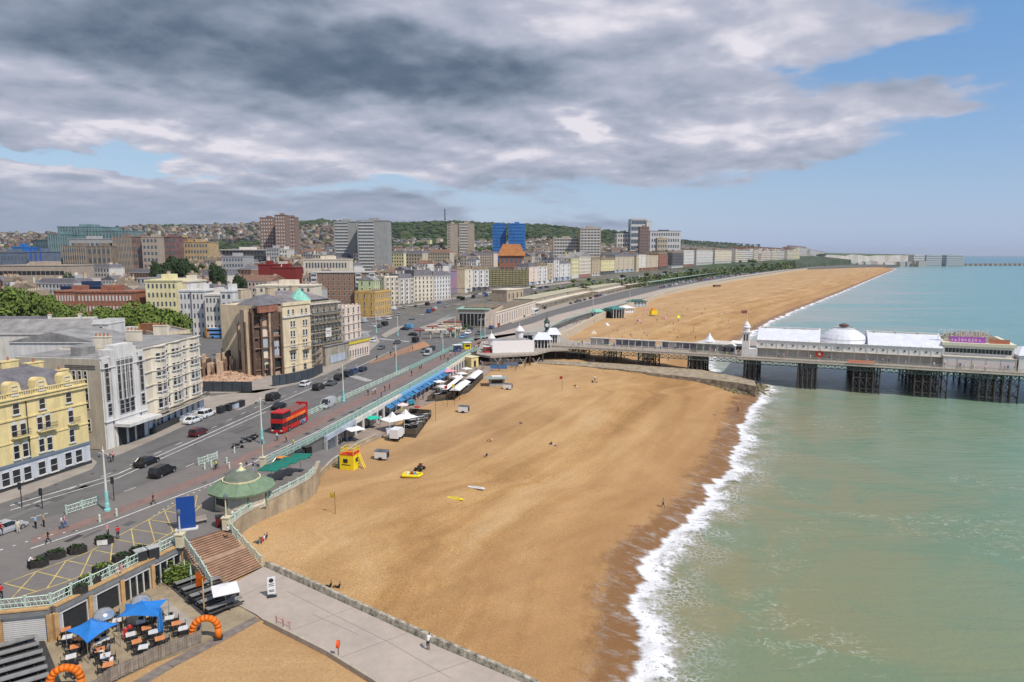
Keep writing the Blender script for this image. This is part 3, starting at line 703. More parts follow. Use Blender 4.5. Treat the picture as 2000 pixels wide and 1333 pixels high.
def chimney(s,x,y,z,w=1.0,d=2.2,h=1.8,m=None,pots=3,roof=None):
 mb=MB();m=m or WC['cream'];mb.b2(x-w/2,x+w/2,y-d/2,y+d/2,z,z+h,m)
 mb.b2(x-w/2-.1,x+w/2+.1,y-d/2-.1,y+d/2+.1,z+h,z+h+.18,m)
 for i in range(pots):
  yy=y-d/2+d*(i+.5)/pots;mb.cone((x,yy,z+h+.18),(x,yy,z+h+.75),.17,.13,M_pot,7)
 return mb.build('chimney',roof or s.o)
def yellow():
 b=Bld('terrace_building','butter yellow terrace with grey ground floor, balconies and arched dormers','building',G(-190,1026),G(178,905))
 L=b.L;Y=WC['yellow'];Gm=wallm('pale_grey_shopfront',(0.50,0.52,0.55))
 hc=b.pp(163,752)[1];g1=b.pp(165,868)[1]
 w=MB();w.b2(0,L,0,14,0,g1,Gm);w.b2(0,L,0.003,13.99,g1,hc,Y);b.part(w,'wall')
 c=MB()
 for z,h,p,m in((g1-.05,.35,.22,mat('slate_blue_fascia',(.16,.2,.24),.6,.1)),(hc-.55,.55,.35,Y),(hc,.16,.55,Y),(b.pp(163,830)[1],.18,.12,Y),(b.pp(163,790)[1],.22,.16,Y),(0.0,.5,.06,M_iron)):
  c.b2(-.05,L+.15,-p,0.05,z,z+h,m)
 b.part(c,'cornice')
 bal=MB()
 bal.b2(0,L,-.3,-.1,hc+.16,hc+.3,Y);bal.b2(0,L,-.32,-.08,hc+.85,hc+1.0,Y)
 x=0.15
 while x<L:bal.b2(x,x+.12,-.26,-.14,hc+.3,hc+.85,Y);x+=.36
 b.part(bal,'balustrade')
 r=MB();r.add([(.2,.4,hc+.15),(L-.2,.4,hc+.15),(L-.2,13.6,hc+.15),(.2,13.6,hc+.15),(2.5,2.6,hc+2.6),(L-2.5,2.6,hc+2.6),(L-2.5,11.4,hc+2.6),(2.5,11.4,hc+2.6),(6,7,hc+4.2),(L-6,7,hc+4.2)],[(0,1,5,4),(1,2,6,5),(2,3,7,6),(3,0,4,7),(4,5,9,8),(5,6,9),(6,7,8,9),(7,4,8)],M_slate);ro=b.part(r,'roof')
 for px,py in((15,704),(65,707),(115,722),(-60,700)):
  u,z=b.pp(px,py,6);chimney(b,u,6.0,z-3.2,2.6,.9,3.0,Y,1,ro)
 per=[(27,762),(79,749),(130,738),(-30,778)]
 for px,py in per:
  u,z=b.pp(px,py,-.05);d=MB();z0=hc+.1
  n=10;pts=[(-1.25,0),(1.25,0),(1.05,.9),(.85,1.75)]+[(.85*math.cos(math.pi*i/n),1.75+.7*math.sin(math.pi*i/n))for i in range(1,n)]+[(-.85,1.75),(-1.05,.9)]
  vs=[(p[0],-.12,p[1])for p in pts]+[(p[0]*.9,1.5,p[1]*.97)for p in pts];k=len(pts)
  d.add(vs,[tuple(range(k)),tuple(reversed(range(k,2*k)))]+[(i,(i+1)%k,k+(i+1)%k,k+i)[::-1]for i in range(k)],Y)
  do=d.build('dormer',b.o,loc=(u,0,z0));a,p_,c_=win_me(.95,1.35);wo=link('window',a,do,(0,-.14,.45));
 S=4.443
 for x,y in((135,885),(362,840),(592,785),(-100,935)):b.winpx(x/S,600+y/S,1.05,1.65)
 for x,y in((122,1080),(200,1065),(343,1010),(413,990),(612,950),(-60,1130),(-130,1150)):b.winpx(x/S,600+y/S,.95,2.0,arch=True)
 for x,y in((142,1262),(220,1240),(360,1200),(430,1185),(622,1118),(-60,1310),(-130,1330)):b.winpx(x/S,600+y/S,.95,2.1,arch=True)
 for x,y in((88,222),(148,205),(225,178),(290,160),(368,128),(424,112),(30,240)):b.winpx(x/2.76,850+y/2.76,1.25,2.1)
 for x0,x1,y0,y1 in((95,240,1140,1115),(322,470,1080,1045),(585,668,1020,1005)):
  u0,z=b.pp(x0/S,600+y0/S);u1,_=b.pp(x1/S,600+y1/S);m=MB()
  m.b2(u0,u1,-.85,0,z-.1,z+.05,Y)
  for zz in(z+.45,z+.95):m.b2(u0,u1,-.85,-.81,zz,zz+.05,M_iron)
  q=u0
  while q<u1:m.b2(q,q+.03,-.84,-.82,z,z+.95,M_iron);q+=.16
  b.part(m,'balcony')
 ue=b.pp(-12,960)[0]-2.2
 while ue>1.5:
  for z0,hh in((.9,2.1),(g1+.8,2.0),(g1+3.9,1.9),(g1+6.9,1.5)):
   if z0+hh<hc-.3 and ue<b.pp(-140,1010)[0]+1.5:b.win(ue,z0,1.0,hh)
  ue-=2.4
 m=MB();u,z=b.pp(57,870);m.cone((u,-.12,g1),(u,-.12,hc-.5),.07,.07,M_iron,6);b.part(m,'drainpipe')
yellow()
def deco():
 A,B=G(208,879),G(289,849)
 b=Bld('theatre_building','white art deco building with tall slot windows and a white entrance canopy','building',A,B)
 L=b.L;W=WC['white'];Bz=wallm('beige_side_wall',(0.47,0.41,0.32));D=17.0
 H=b.pp(287,684)[1];Hc=H+1.3
 w=MB();w.b2(0,L,0,D,0,H,W)
 w.quad([(-.01,D,0),(-.01,0,0),(-.01,0,H),(-.01,D,H)],Bz)  # left side faced in a darker beige than the white front
 w.b2(L*.2,L*.8,-.35,2,0,Hc,W);w.b2(L*.28,L*.72,-.45,1.5,H-.5,Hc+.7,W)
 w.b2(0,L,-.15,.2,H-.1,H+.25,W);w.b2(L*.02,L*.16,-.25,.3,0,H+.15,W);w.b2(L*.86,L*.99,-.25,.3,0,H+.15,W)
 for i in range(5):x=L*(.3+.1*i);w.b2(x-.1,x+.1,-.52,-.4,H*.5,Hc+.4,W)
 b.part(w,'wall')
 c=MB()
 for z in(H-1.8,H*.30):c.b2(0,L,-.5,0,z,z+.14,W)
 for k in range(3):c.b2(L*.3,L*.7,-.55,-.4,H-.9-k*.25,H-.82-k*.25,M_lead)
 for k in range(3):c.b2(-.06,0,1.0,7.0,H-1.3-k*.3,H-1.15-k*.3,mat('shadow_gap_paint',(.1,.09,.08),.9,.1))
 b.part(c,'cornice')
 r=MB();r.b2(.4,L-.4,.6,D-.4,H-.02,H+.12,M_lead);ro=b.part(r,'roof')
 m=MB();m.b2(1.5,3.2,5,7,H+.1,H+1.7,M_lead);m.b2(3.1,6,6,8.5,H+.1,H+1.4,M_lead);b.part(m,'roof_plant',parent=ro)
 S=4.443
 for x,y,h in((1035,520,2.4),(1080,512,2.4),(1123,503,2.4),(1043,690,4.6),(1088,677,4.6),(1132,662,4.6),(1060,865,2.6),(1104,852,2.6),(1149,838,2.6)):
  b.winpx(x/S,600+y/S,1.15,h,y=-.36,bars=2,sill=False,fr=WC['grey'])
 for x,y,h in((922,550,2.4),(935,715,4.2),(955,890,2.2),(1218,480,2.4),(1230,628,4.2),(1242,795,2.2)):
  b.winpx(x/S,600+y/S,.95,h,y=-.26,bars=2,sill=False,fr=WC['grey'])
 for z0,h in((H*.72,2.4),(H*.45,4.2),(H*.2,2.2)):
  for k in range(3):o=b.win(-.01,z0,.7,h,y=3.0+k*1.15,rz=-math.pi/2,bars=2,sill=False)
 e=MB();e.b2(L*.25,L*.86,-.5,-.3,.0,3.6,M_dark);e.b2(L*.42,L*.47,-.56,-.5,0,3.6,W);e.b2(L*.62,L*.66,-.56,-.5,0,3.6,W);b.part(e,'entrance')
 k=MB();k.b2(L*.18,L*.98,-3.4,-.4,3.7,4.25,W);k.b2(L*.2,L*.97,-3.3,-.5,3.62,3.7,M_lead);b.part(k,'canopy')
deco()
def cream():
 b=Bld('bow_fronted_hotel','cream five storey hotel with bow fronts and a blue-white ground floor','building',G(289.6,848.8),G(397,799))
 L=b.L;C=WC['cream'];W=WC['white'];S=4.443;H=b.pp(393,657)[1]+.3;D=16
 w=MB();w.b2(0,L,0,D,0,H,C);g=b.pp(396,770)[1]
 def bow(xc,wd,pr,z0,z1,m,n=8):
  pts=[(xc+wd/2*math.cos(math.pi*i/n),-pr*math.sin(math.pi*i/n))for i in range(n+1)]
  w.prism([(p[0],p[1])for p in pts],z0,z1,m)
 xs=[b.pp(1382/S,600+700/S)[0],b.pp(1530/S,600+650/S)[0],b.pp(1685/S,600+600/S)[0]]
 PR=[1.0,.45,.45]
 for x,pr in zip(xs,PR):bow(x,4.6,pr,g,H-.1,C)
 b.part(w,'wall')
 gf=MB();gf.b2(-.01,L+.01,-.25,0,0,g-.4,wallm('blue_white_shopfront',(.56,.60,.68)));b.part(gf,'shopfront')
 c=MB()
 for zz in[g+.1+(H-g)*t for t in(0,.22,.44,.64,.84)]+[H]:
  c.b2(-.05,L+.1,-.25,0,zz-.10,zz+.08,C)
  for x,pr in zip(xs,PR):
   pts=[(x+2.45*math.cos(math.pi*i/8),-(pr+.3)*math.sin(math.pi*i/8))for i in range(9)];c.prism(pts,zz-.07,zz+.07,C)
 b.part(c,'cornice')
 bl=MB();bl.b2(0,L,-1.7,0,g-.45,g-.3,C)
 x=0
 while x<L:bl.b2(x,x+.05,-1.68,-1.63,g-.3,g+.65,M_iron);x+=.28
 bl.b2(0,L,-1.7,-1.62,g+.62,g+.7,M_iron);b.part(bl,'balcony')
 r=MB();r.b2(.3,L-.3,.3,D-.3,H,H+.14,M_lead);ro=b.part(r,'roof')
 for u in(.0,.5,1.0):chimney(b,.7+u*(L-1.4),8,H+.1,.9,3,2.0,C,4,ro)
 rows=[H*.885,H*.70,H*.525,H*.335]
 for j,zz in enumerate(rows):
  hh=(1.3,1.6,1.9,2.2)[j]
  for x,pr in zip(xs,PR):
   for dx,rz_,yy in((-1.35,-.5*pr,-.80*pr),(0,0,-pr-.02),(1.35,.5*pr,-.80*pr)):
    b.win(x+dx,zz-hh/2,.95,hh,y=yy-.06,rz=rz_)
  for x in((xs[0]+xs[1])/2,(xs[1]+xs[2])/2):b.win(x,zz-hh/2,.8,hh,y=0)
 for x in(1.6,3.0,4.4,7.0,9.4,11.8,14.2,16.5,19,21.5):
  if x<L-.6:b.win(x,.8,1.0,2.0,y=-.26)
 pl=MB();pl.b2(-.02,L*.45,-1.0,-.26,0,1.1,M_iron);b.part(pl,'railings')
cream()
def simple(name,label,A,B,D,H,wm,roof=None,rk='flat',rh=3.0,z=None,floors=4,ww=1.1,group=None,cat='building',side=True,chim=0,parapet=True,near=False,bay=0,gl=None,gfm=None,wsp=None,fr=None,baym=None,axis='x',wfr=None,pitchm=None):
 b=Bld(name,label,cat,A,B,z,group);L=b.L;w=MB();w.b2(0,L,0,D,-3,H,wm)
 if gfm:w.b2(-.02,L+.02,-.08,D*.3,0,H/floors*.9,gfm)
 fh=H/floors;bays=[]
 if bay:
  bw=L/bay
  for i in range(bay):
   x=bw*(i+.5);bays.append(x)
   w.prism([(x-bw*.34,0.05),(x-bw*.22,-1.0),(x+bw*.22,-1.0),(x+bw*.34,0.05)],fh*(.9 if gfm else 0.1),H-fh*.12,baym or wm)
 b.part(w,'wall')
 c=MB();c.b2(-.1,L+.1,-.25,D+.05,H-.25,H+.05,wm);c.b2(-.05,L+.05,-.15,0,fh-.2,fh,wm)
 if parapet and rk=='flat':
  for q in((0,L,0,.3),(0,L,D-.3,D),(0,.3,.31,D-.31),(L-.3,L,.31,D-.31)):c.b2(*q,H+.05,H+.7,wm)
 b.part(c,'cornice')
 rm=roof or M_lead;r=MB()
 if rk=='flat':r.b2(.3,L-.3,.3,D-.3,H+.05,H+.2,rm)
 elif rk=='mansard':
  r.add([(0,0,H),(L,0,H),(L,D,H),(0,D,H),(1,1,H+rh),(L-1,1,H+rh),(L-1,D-1,H+rh),(1,D-1,H+rh)],[(0,1,5,4),(1,2,6,5),(2,3,7,6),(3,0,4,7),(4,5,6,7)],rm)
 else:r.gable(0,L,0,D,H,rh,rm,axis,hip=(min(L,D)*.45 if rk=='hip' else 0))
 ro=b.part(r,'roof')
 for i in range(chim):chimney(b,L*(i+.5)/chim if chim>1 else L*.1,D*.5,H+(0 if rk=='flat' else rh*.5),.8,2.0,1.9+(0 if rk=='flat' else rh*.5),wm if wm!=M_brick else M_redbrick,3,ro)
 sp=wsp or 2.6;n=max(1,int(L/sp))
 if ww:
  for f in range(floors):
   z0=f*fh+fh*.28;hh=fh*.55
   if bay:
    for x in bays:b.win(x,z0,min(1.3,L/bay*.36),hh,y=-1.0,near=near,gl=gl,fr=wfr)
   else:
    for i in range(n):b.win(L*(i+.5)/n,z0,ww,hh,y=0,near=near,gl=gl,fr=wfr)
   if side:
    for(xx,rr)in((0,-math.pi/2),):
     k=max(1,int(D/3.4))
     for i in range(k):b.win(xx,z0,ww*.9,hh,y=D*(i+.5)/k,rz=rr,near=near,gl=gl,fr=wfr)
 return b
def AY(px,py,Y,z=8.0):p=atY(px,py,Y);p.z=z;return p
def topz(px,py,Y,base=8.0):return atY(px,py,Y).z-base
def frontY(name,label,px0,px1,ytop,Y0,Y1,D,wm,**k):
 """building whose front runs from pixel column px0 at depth Y0 to px1 at depth Y1, roofline at pixel row ytop (at px0)"""
 A,B=AY(px0,ytop,Y0),AY(px1,ytop,Y1);A.z=lz(A.x,A.y);B.z=lz(B.x,B.y);A.z=min(A.z,B.z)
 return simple(name,label,A,B,D,topz(px0,ytop,Y0,A.z),wm,**k)
frontY('rear_hall','tall white blank gable wall behind the yellow terrace',18,186,668,150,150,14,WC['white'],roof=M_lead,rk='gable',rh=2.2,ww=0,axis='y',floors=3)
frontY('flat_roofed_block','long low grey-roofed block behind the white gable wall',-60,182,652,172,172,12,WC['offwhite'],roof=M_lead,rk='gable',rh=3.2,ww=0,floors=4)
frontY('rear_tower_house','white stepped tower-like house above the art deco roof',181,212,632,164,164,7,WC['white'],floors=4,ww=.9,wsp=3.2,near=False)
frontY('rear_annexe','white annexe with small cornice stepping down to the trees',213,252,650,172,172,9,WC['white'],floors=4,ww=.8,wsp=4)
frontY('rear_terrace','grey slate roofed white terrace at the left edge',-80,58,640,196,196,10,WC['white'],roof=M_slate,rk='mansard',rh=2.5,floors=4,wsp=3.5)
frontY('rear_terrace','white terrace with a brown chimney block beside the slate roof',60,180,632,200,206,10,WC['offwhite'],roof=M_lead,floors=4,wsp=3.5,chim=2)
frontY('rear_roof_block','flat grey roofs with vents behind the cream bow fronted hotel',300,372,655,166,172,14,WC['beige'],floors=4,ww=0)
def tank():
 p=AY(294,655,172);t=thing('roof_tank','rusty brown and yellow water tank on the roofs behind the hotel','tank',(p.x,p.y,8))
 z0,z1=topz(294,657,172),topz(294,632,172);m=MB();m.b2(-1.9,1.9,-1.5,1.5,z0-.05,z1,mat('rusty_steel',(.22,.10,.05),.9,.4,.6,col2=(.12,.05,.03)));m.build('tank_body',t)
 m=MB();m.b2(-2.1,-1.8,-1.7,-1.4,z0-12,z1+.1,mat('yellow_steel',(.45,.32,.05),.8,.2));m.b2(1.8,2.1,-1.7,-1.4,z0-12,z1+.1,MATS['yellow_steel']);m.build('frame',t)
tank()
def rubble(name,label,cen,rx,ry,h,m,n=260,seed=1):
 rng=random.Random(seed);mb=MB();N=26
 P=[];
 for i in range(N):
  for j in range(N):
   u,v=i/(N-1)*2-1,j/(N-1)*2-1;r=max(abs(u),abs(v));k=max(0,1-(u*u+v*v)**1.2)
   P.append((cen.x+u*rx,cen.y+v*ry,cen.z-.1+h*k*(0.8+.4*rng.random())))
 mb.add(P,[(i*N+j,(i+1)*N+j,(i+1)*N+j+1,i*N+j+1)for i in range(N-1)for j in range(N-1)],m)
 for _ in range(n):
  u,v=rng.uniform(-.9,.9),rng.uniform(-.9,.9);k=max(0,1-(u*u+v*v)**1.2)
  if k<=0:continue
  s=rng.uniform(.1,.45);mb.box(cen.x+u*rx,cen.y+v*ry,cen.z+h*k,s,s*rng.uniform(.5,1.6),s*.6,m if rng.random()<.6 else M_brick,rng.uniform(0,3),rng.uniform(.6,1))
 o=mb.build(name);return tag(o,label,'rubble',kind='stuff')
def hotel():
 M_ruin=mat('bare_broken_plaster',(0.40,0.29,0.21),0.95,0.5,0.45,bump=.6,streak=.6,col2=(0.13,0.085,0.06))
 M_soot=mat('sooty_brick',(0.115,0.075,0.055),0.95,0.4,0.6,streak=.5)
 A,B,C,D_=G(556.7,731),G(609.6,717.6),G(668,705),G(707,693)
 b=Bld('burnt_hotel','large burnt-out cream hotel with exposed brown inner walls and slate roof','building',A,B)
 L=b.L;S=4.4425;H=b.pp(557,598)[1];H2=b.pp(557,588)[1];C_=WC['pink']
 w=MB();w.b2(0,L,0,22,0,H,wallm('warm_cream_render',(.66,.54,.36)));b.part(w,'front_wall')
 c=MB()
 for py in(620,717,676):z=b.pp(560,py)[1];c.b2(-.1,L+.1,-.4 if py==620 else-.15,0,z-.2,z+.2,WC['white']if py==620 else MATS['warm_cream_render'])
 c.b2(-.1,L+.1,-.3,.3,H,H+.9,MATS['warm_cream_render']);b.part(c,'cornice')
 for x,y in((812,222),(852,217),(928,210),(965,206)):b.winpx(380+x/S,560+y/S,.95,1.35)
 for yy in(325,410,495,605):
  for dx,xx in((0,838),(0,862),(0,945),(0,968)):b.winpx(380+(xx+(yy-325)*.01)/S,560+(yy+(838-xx)*.12)/S,.9,2.1 if yy>500 else 1.8)
 for xx in(858,958):b.winpx(380+xx/S,560+(705-(xx-858)*.12)/S,1.5,2.6)
 for xx,yy in((850,555),(962,548)):
  u,z=b.pp(380+xx/S,560+yy/S);m=MB();m.b2(u-1.5,u+1.5,-.9,0,z,z+.12,M_iron);m.b2(u-1.5,u+1.5,-.9,-.86,z+.9,z+.96,M_iron)
  q=u-1.5
  while q<u+1.5:m.b2(q,q+.03,-.89,-.86,z,z+.9,M_iron);q+=.2
  b.part(m,'balcony')
 inv=Matrix.Rotation(-b.rz,4,'Z')@Matrix.Translation(-Vector((b.A.x,b.A.y,b.z)))
 loc=lambda p:inv@p
 rng=random.Random(5);P0=loc(G(497,739));P1=Vector((0,.2,0));d=(P1-P0).xy;LL=d.length;r=math.atan2(d.y,d.x);rw=MB()
 def at(u,yb,z):v=Vector((math.cos(r),math.sin(r)))*u+Vector((-math.sin(r),math.cos(r)))*yb;return P0.x+v.x,P0.y+v.y,z
 def bx(u0,u1,y0,y1,z0,z1,m,mb=rw):x,y,z=at((u0+u1)/2,(y0+y1)/2,(z0+z1)/2);mb.box(x,y,z,u1-u0,y1-y0,z1-z0,m,r)
 bx(0,LL,1.2,5,0,H*.93,M_ruin);bx(-.02,LL*.32,.8,1.3,0,H*.99,M_soot);bx(LL*.62,LL,.5,1.25,H*.66,H*.92,M_soot)
 for u in(.0,.27,.55,.62,.93):bx(LL*u,LL*u+.6,-.2+.3*rng.random(),1.3,0,H*rng.uniform(.82,.97),M_soot if u!=.55 else M_ruin)
 for k in range(6):
  z=H*(k+.6)/6.4
  for q in range(6):
   u=LL*(q+rng.random()*.4)/6;bx(u,min(LL,u+rng.uniform(1.0,2.4)),rng.uniform(.1,.8),1.3,z,z+.22,M_brick)
 for u,z,ww,hh,m in((.34,.36,2.4,3.6,WC['bluegrey']),(.34,.57,2.6,3.0,WC['pink']),(.68,.60,2.2,3.8,WC['grey']),(.36,.16,1.6,4,WC['cream']),(.70,.28,2,4,WC['bluegrey']),(.05,.1,2,5,M_brick),(.72,.05,2.4,3.6,M_dark),(.2,.05,2,3,M_dark),(.45,.0,2,3.4,M_dark)):
  bx(LL*u,LL*u+ww,1.1,1.25,H*z,H*z+hh,m)
 b.part(rw,'ruined_wall')
 t=MB();bx(-1.2,-.05,2,4.5,0,H*.97,WC['tan'],t);bx(-1.4,-1.0,1.6,2.2,0,H*.8,M_soot,t);b.part(t,'flank_wall')
 Cl,Dl=loc(C),loc(D_);sw=MB();d2=(Cl-Vector((L,0,0))).xy;r2=math.atan2(d2.y,d2.x);L2=d2.length
 def bx2(u0,u1,y0,y1,z0,z1,m,mb):
  u,y=(u0+u1)/2,(y0+y1)/2;mb.box(L+math.cos(r2)*u-math.sin(r2)*y,math.sin(r2)*u+math.cos(r2)*y,(z0+z1)/2,u1-u0,y1-y0,z1-z0,m,r2)
 grim=wallm('grimy_stucco',(.33,.29,.23),var=.3);H3=H+.2
 bx2(0.01,L2,.8,20,0,H3,grim,sw);b.part(sw,'middle_wall')
 for f in range(5):
  for i in range(5):
   u=L2*(i+.5)/5;b.win(L+math.cos(r2)*u-math.sin(r2)*.78,3.8+f*(H3-4)/5,1.1,1.9,y=math.sin(r2)*u+math.cos(r2)*.78,rz=r2,near=False)
 cb=MB()
 for f in range(6):z=3.6+f*(H3-4)/5;bx2(0,L2,-.2,.8,z-.3,z-.1,WC['cream']if f==5 or f==3 else grim,cb)
 b.part(cb,'floor_band')
 sf=thing('scaffolding','grey scaffolding poles and boards against the middle of the burnt-out hotel','scaffolding',(b.A.x,b.A.y,b.z),b.rz)
 M_sc=mat('scaffold_tube',(.28,.27,.25),.5,.2,2);M_bd=mat('scaffold_board',(.33,.26,.17),.9,.3,2)
 po=MB();bo=MB()
 for i in range(9):
  for yy in(-1.6,-.5):
   u=L2*i/8;x,y=L+math.cos(r2)*u-math.sin(r2)*yy,math.sin(r2)*u+math.cos(r2)*yy;po.cone((x,y,0),(x,y,H3-.5),.06,.06,M_sc,5)
 for k in range(8):
  z=2+k*(H3-3)/7.3;bx2(0,L2,-1.6,-.6,z,z+.07,M_bd,bo)
  for dz in(.5,1.0):bx2(0,L2,-1.66,-1.60,z+dz,z+dz+.06,M_sc,po)
 po.build('pole_frame',sf);bo.build('board',sf)
 rd=Bld('hotel_wing','cream right wing of the ruined hotel with a broken parapet','building',C,D_);HH=rd.pp(690,598)[1]
 m=MB();m.b2(0.02,rd.L,.1,14,0,HH,C_);rd.part(m,'wall');c=MB()
 for f in range(1,6):c.b2(0,rd.L+.1,-.15,.1,HH*f/6-.1,HH*f/6+.1,C_)
 for i in range(5):c.b2(rd.L*i/5+.1,rd.L*i/5+.9,.1,.5,HH,HH+.8,C_)
 rd.part(c,'cornice')
 for f in range(1,6):
  for i in range(4):rd.win(rd.L*(i+.5)/4,HH*f/6+.6,1.0,1.9,y=.1,near=False)
 ro=MB();x0,x1=P0.x-3,L+L2*.95;zt=H+.6;rs=M_slate
 ro.gable(x0+4.0,L*.4,1.5,9.5,zt,2.6,rs,'x',hip=4);ro.gable(L*.45,x1,2.2,20,zt-.01,3.0,mat('weathered_slate',(.21,.19,.19),.8,.3,.4),'x',hip=6)
 ro.b2(P0.x+.2,-.2,1.4,2.0,H*.93,zt,M_redbrick);ro.b2(L,x1-1,1.6,2.2,H+.3,zt+.1,M_dark)
 rr=b.part(ro,'roof');m=MB();m.lathe([(3.6,0),(.05,3.6)],mat('verdigris_copper',(.22,.50,.40),.7,.2),(L+1.0,4.5,zt+.2),8);b.part(m,'copper_cone',parent=rr)
 for q in(.2,.5,.8):chimney(b,x0+(x1-x0)*q,10,zt+1.5,3.2,1.0,2.6,WC['tan'],0,rr)
 s=Bld('corner_restaurant','single storey restaurant with yellow fascia at the tip of the ruined hotel','building',G(636,716),G(722,693));h=s.pp(722,659)[1]
 m=MB();m.b2(0,s.L,0,7,0,h,WC['pink']);m.b2(0,s.L*.52,-.02,1,0,h,grim);s.part(m,'wall');m=MB();m.b2(s.L*.5,s.L+.1,-.3,.3,h-1.0,h,mat('yellow_fascia',(.62,.48,.05),.7,.1));m.b2(-.1,s.L+.1,-.4,7.1,h,h+.2,M_lead);s.part(m,'fascia')
 for i in range(8):s.win(s.L*(.54+.058*i),.9,.75,2.2,y=0,near=False)
 m=MB();m.b2(s.L*.1,s.L*.42,-.15,-.02,.6,3.0,WC['bluegrey']);s.part(m,'hoarding_panel')
 tag(wall_run('banner',[b.o.matrix_world@Vector((0,0,0))]*2,0,1,1,M_white,None),None,None)if False else None
 bn=MB();u=L2*.42;x,y=L+math.cos(r2)*u+math.sin(r2)*1.75,math.sin(r2)*u-math.cos(r2)*1.75
 zc_=b.pp(635,648)[1];bn.box(0,0,0,2.6,.08,2.8,M_white);bn.box(0,-.045,.4,1.9,.02,.3,M_redbrick);bn.box(0,-.045,-.3,1.6,.02,.2,M_redbrick)
 w_=Matrix.Translation(Vector((b.A.x,b.A.y,b.z)))@Matrix.Rotation(b.rz,4,'Z')@Vector((x,y,zc_))
 o=bn.build('banner',None,loc=w_,rz=b.rz+r2);tag(o,'white banner hung on the hotel scaffolding','banner')
hotel()
def hoarding(name,label,pts,h):
 t=thing(name,label,'hoarding',pts[0]);m=MB();P=resample(pts,2.4);H_=mat('dark_hoarding_board',(.055,.065,.075),.6,.15,.5)
 for a,b in zip(P[:-1],P[1:]):
  c=(a+b)/2-pts[0];d=(b-a).xy;m.box(c.x,c.y,h/2,d.length,.08,h,H_,math.atan2(d.y,d.x))
 m.build('board',t);q=MB()
 for a in P:q.box(a.x-pts[0].x,a.y-pts[0].y,h/2,.12,.2,h+.1,M_dark)
 q.build('post',t)
hoarding('hoarding','straight dark hoarding closing off the demolition rubble',[G(398,765),G(492,766)],2.6)
hoarding('hoarding','curved dark hoarding along the foot of the burnt-out hotel',[G(533,755),G(560,751),G(590,745),G(612,738),G(630,728)],2.8)
M_rub=mat('brown_rubble',(.42,.28,.19),.95,.4,.8,bump=.8,col2=(.25,.15,.10))
rubble('rubble','flat spread of brownish demolition rubble behind the straight hoarding',G(452,738),9,13,1.3,M_rub,n=420)
def broken_walls():
 rng=random.Random(11);m_=mat('pale_broken_plaster',(0.50,0.38,0.28),0.95,0.5,0.45,bump=.6,streak=.5,col2=(0.22,0.15,0.10))
 for i,(px,py,w,h,lab)in enumerate(((415,735,6,6.5,'ragged pale remnant of wall nearest the cream hotel'),(440,728,6,7,'low jagged remnant of wall in the middle of the rubble'),(478,724,2.6,15,'tall broken wall remnant beside the burnt-out hotel'),(458,700,8,5.5,'broken rear wall behind the rubble heap'))):
  p=G(px,py);mb=MB();n=9;x=-w/2
  for k in range(n):
   hh=h*rng.uniform(.55,1.0);dw=w/n
   mb.b2(x,x+dw,-.6-rng.random()*.6,.6,0,hh,m_ if k%3 else MATS['sooty_brick']);x+=dw
   if k%2:mb.b2(x,x+.4,-2.4,-.6,0,hh*rng.uniform(.4,.9),M_brick if k%4==1 else m_)
   if k%2:mb.b2(x-dw*.75,x-dw*.25,-1.25,-1.1,hh*.25,hh*.42,M_dark);
  o=mb.build('ruined_wall',None,loc=p,rz=rng.uniform(-.15,.15));tag(o,lab,'ruin')
broken_walls()
rm=MB();p=G(457,700);
for k in range(9):rm.box(0,0,1+k*2,1.5-(k%2)*.2,1.5,1.98,mat('red_plastic_chute',(.45,.02,.025),.5,.15))
tag(rm.build('rubbish_chute',None,loc=G(457,700)),'tall red rubbish chute beside the hotel ruins','chute')
M_pw=mat('pier_white_paint',(0.74,0.71,0.69),0.7,0.08,0.5,streak=.4)
M_pg=mat('pier_grey_wall',(0.54,0.51,0.46),0.8,0.15,0.4,streak=.4)
M_proof=mat('pier_white_roof',(0.66,0.67,0.72),0.5,0.10,0.4,streak=.3)
M_deckw=mat('deck_planks',(0.36,0.31,0.26),0.9,0.2,1.0)
M_pile=mat('rusty_iron_pile',(0.085,0.07,0.06),0.8,0.4,0.8,col2=(0.03,0.03,0.03))
M_truss=mat('dark_green_girder',(0.13,0.16,0.14),0.7,0.2,1.0)
M_cream2=mat('cream_balustrade',(0.55,0.50,0.41),0.7,0.15,0.8)
ZD=9.0
PA,PB=G(1107,677,ZD),G(2000,728,ZD)
pier=Bld('pier','long pleasure pier on iron legs running out over the beach and sea','pier',PA,PB,z=0)
def pu(px,y=0.0,py=None):
 """distance along the pier for a pixel column (on the near deck edge or y metres behind it)"""
 n=Vector((-math.sin(pier.rz),math.cos(pier.rz),0))*y
 return onplane(px,677+(px-1107)*0.0571 if py is None else py,PA+n,PB+n)[0]
PM=Matrix.Translation((PA.x,PA.y,0))@Matrix.Rotation(pier.rz,4,'Z')
def pthing(name,label,cat,u,y,z=ZD,group=None):
 return thing(name,label,cat,PM@Vector((u,y,z)),pier.rz,group)
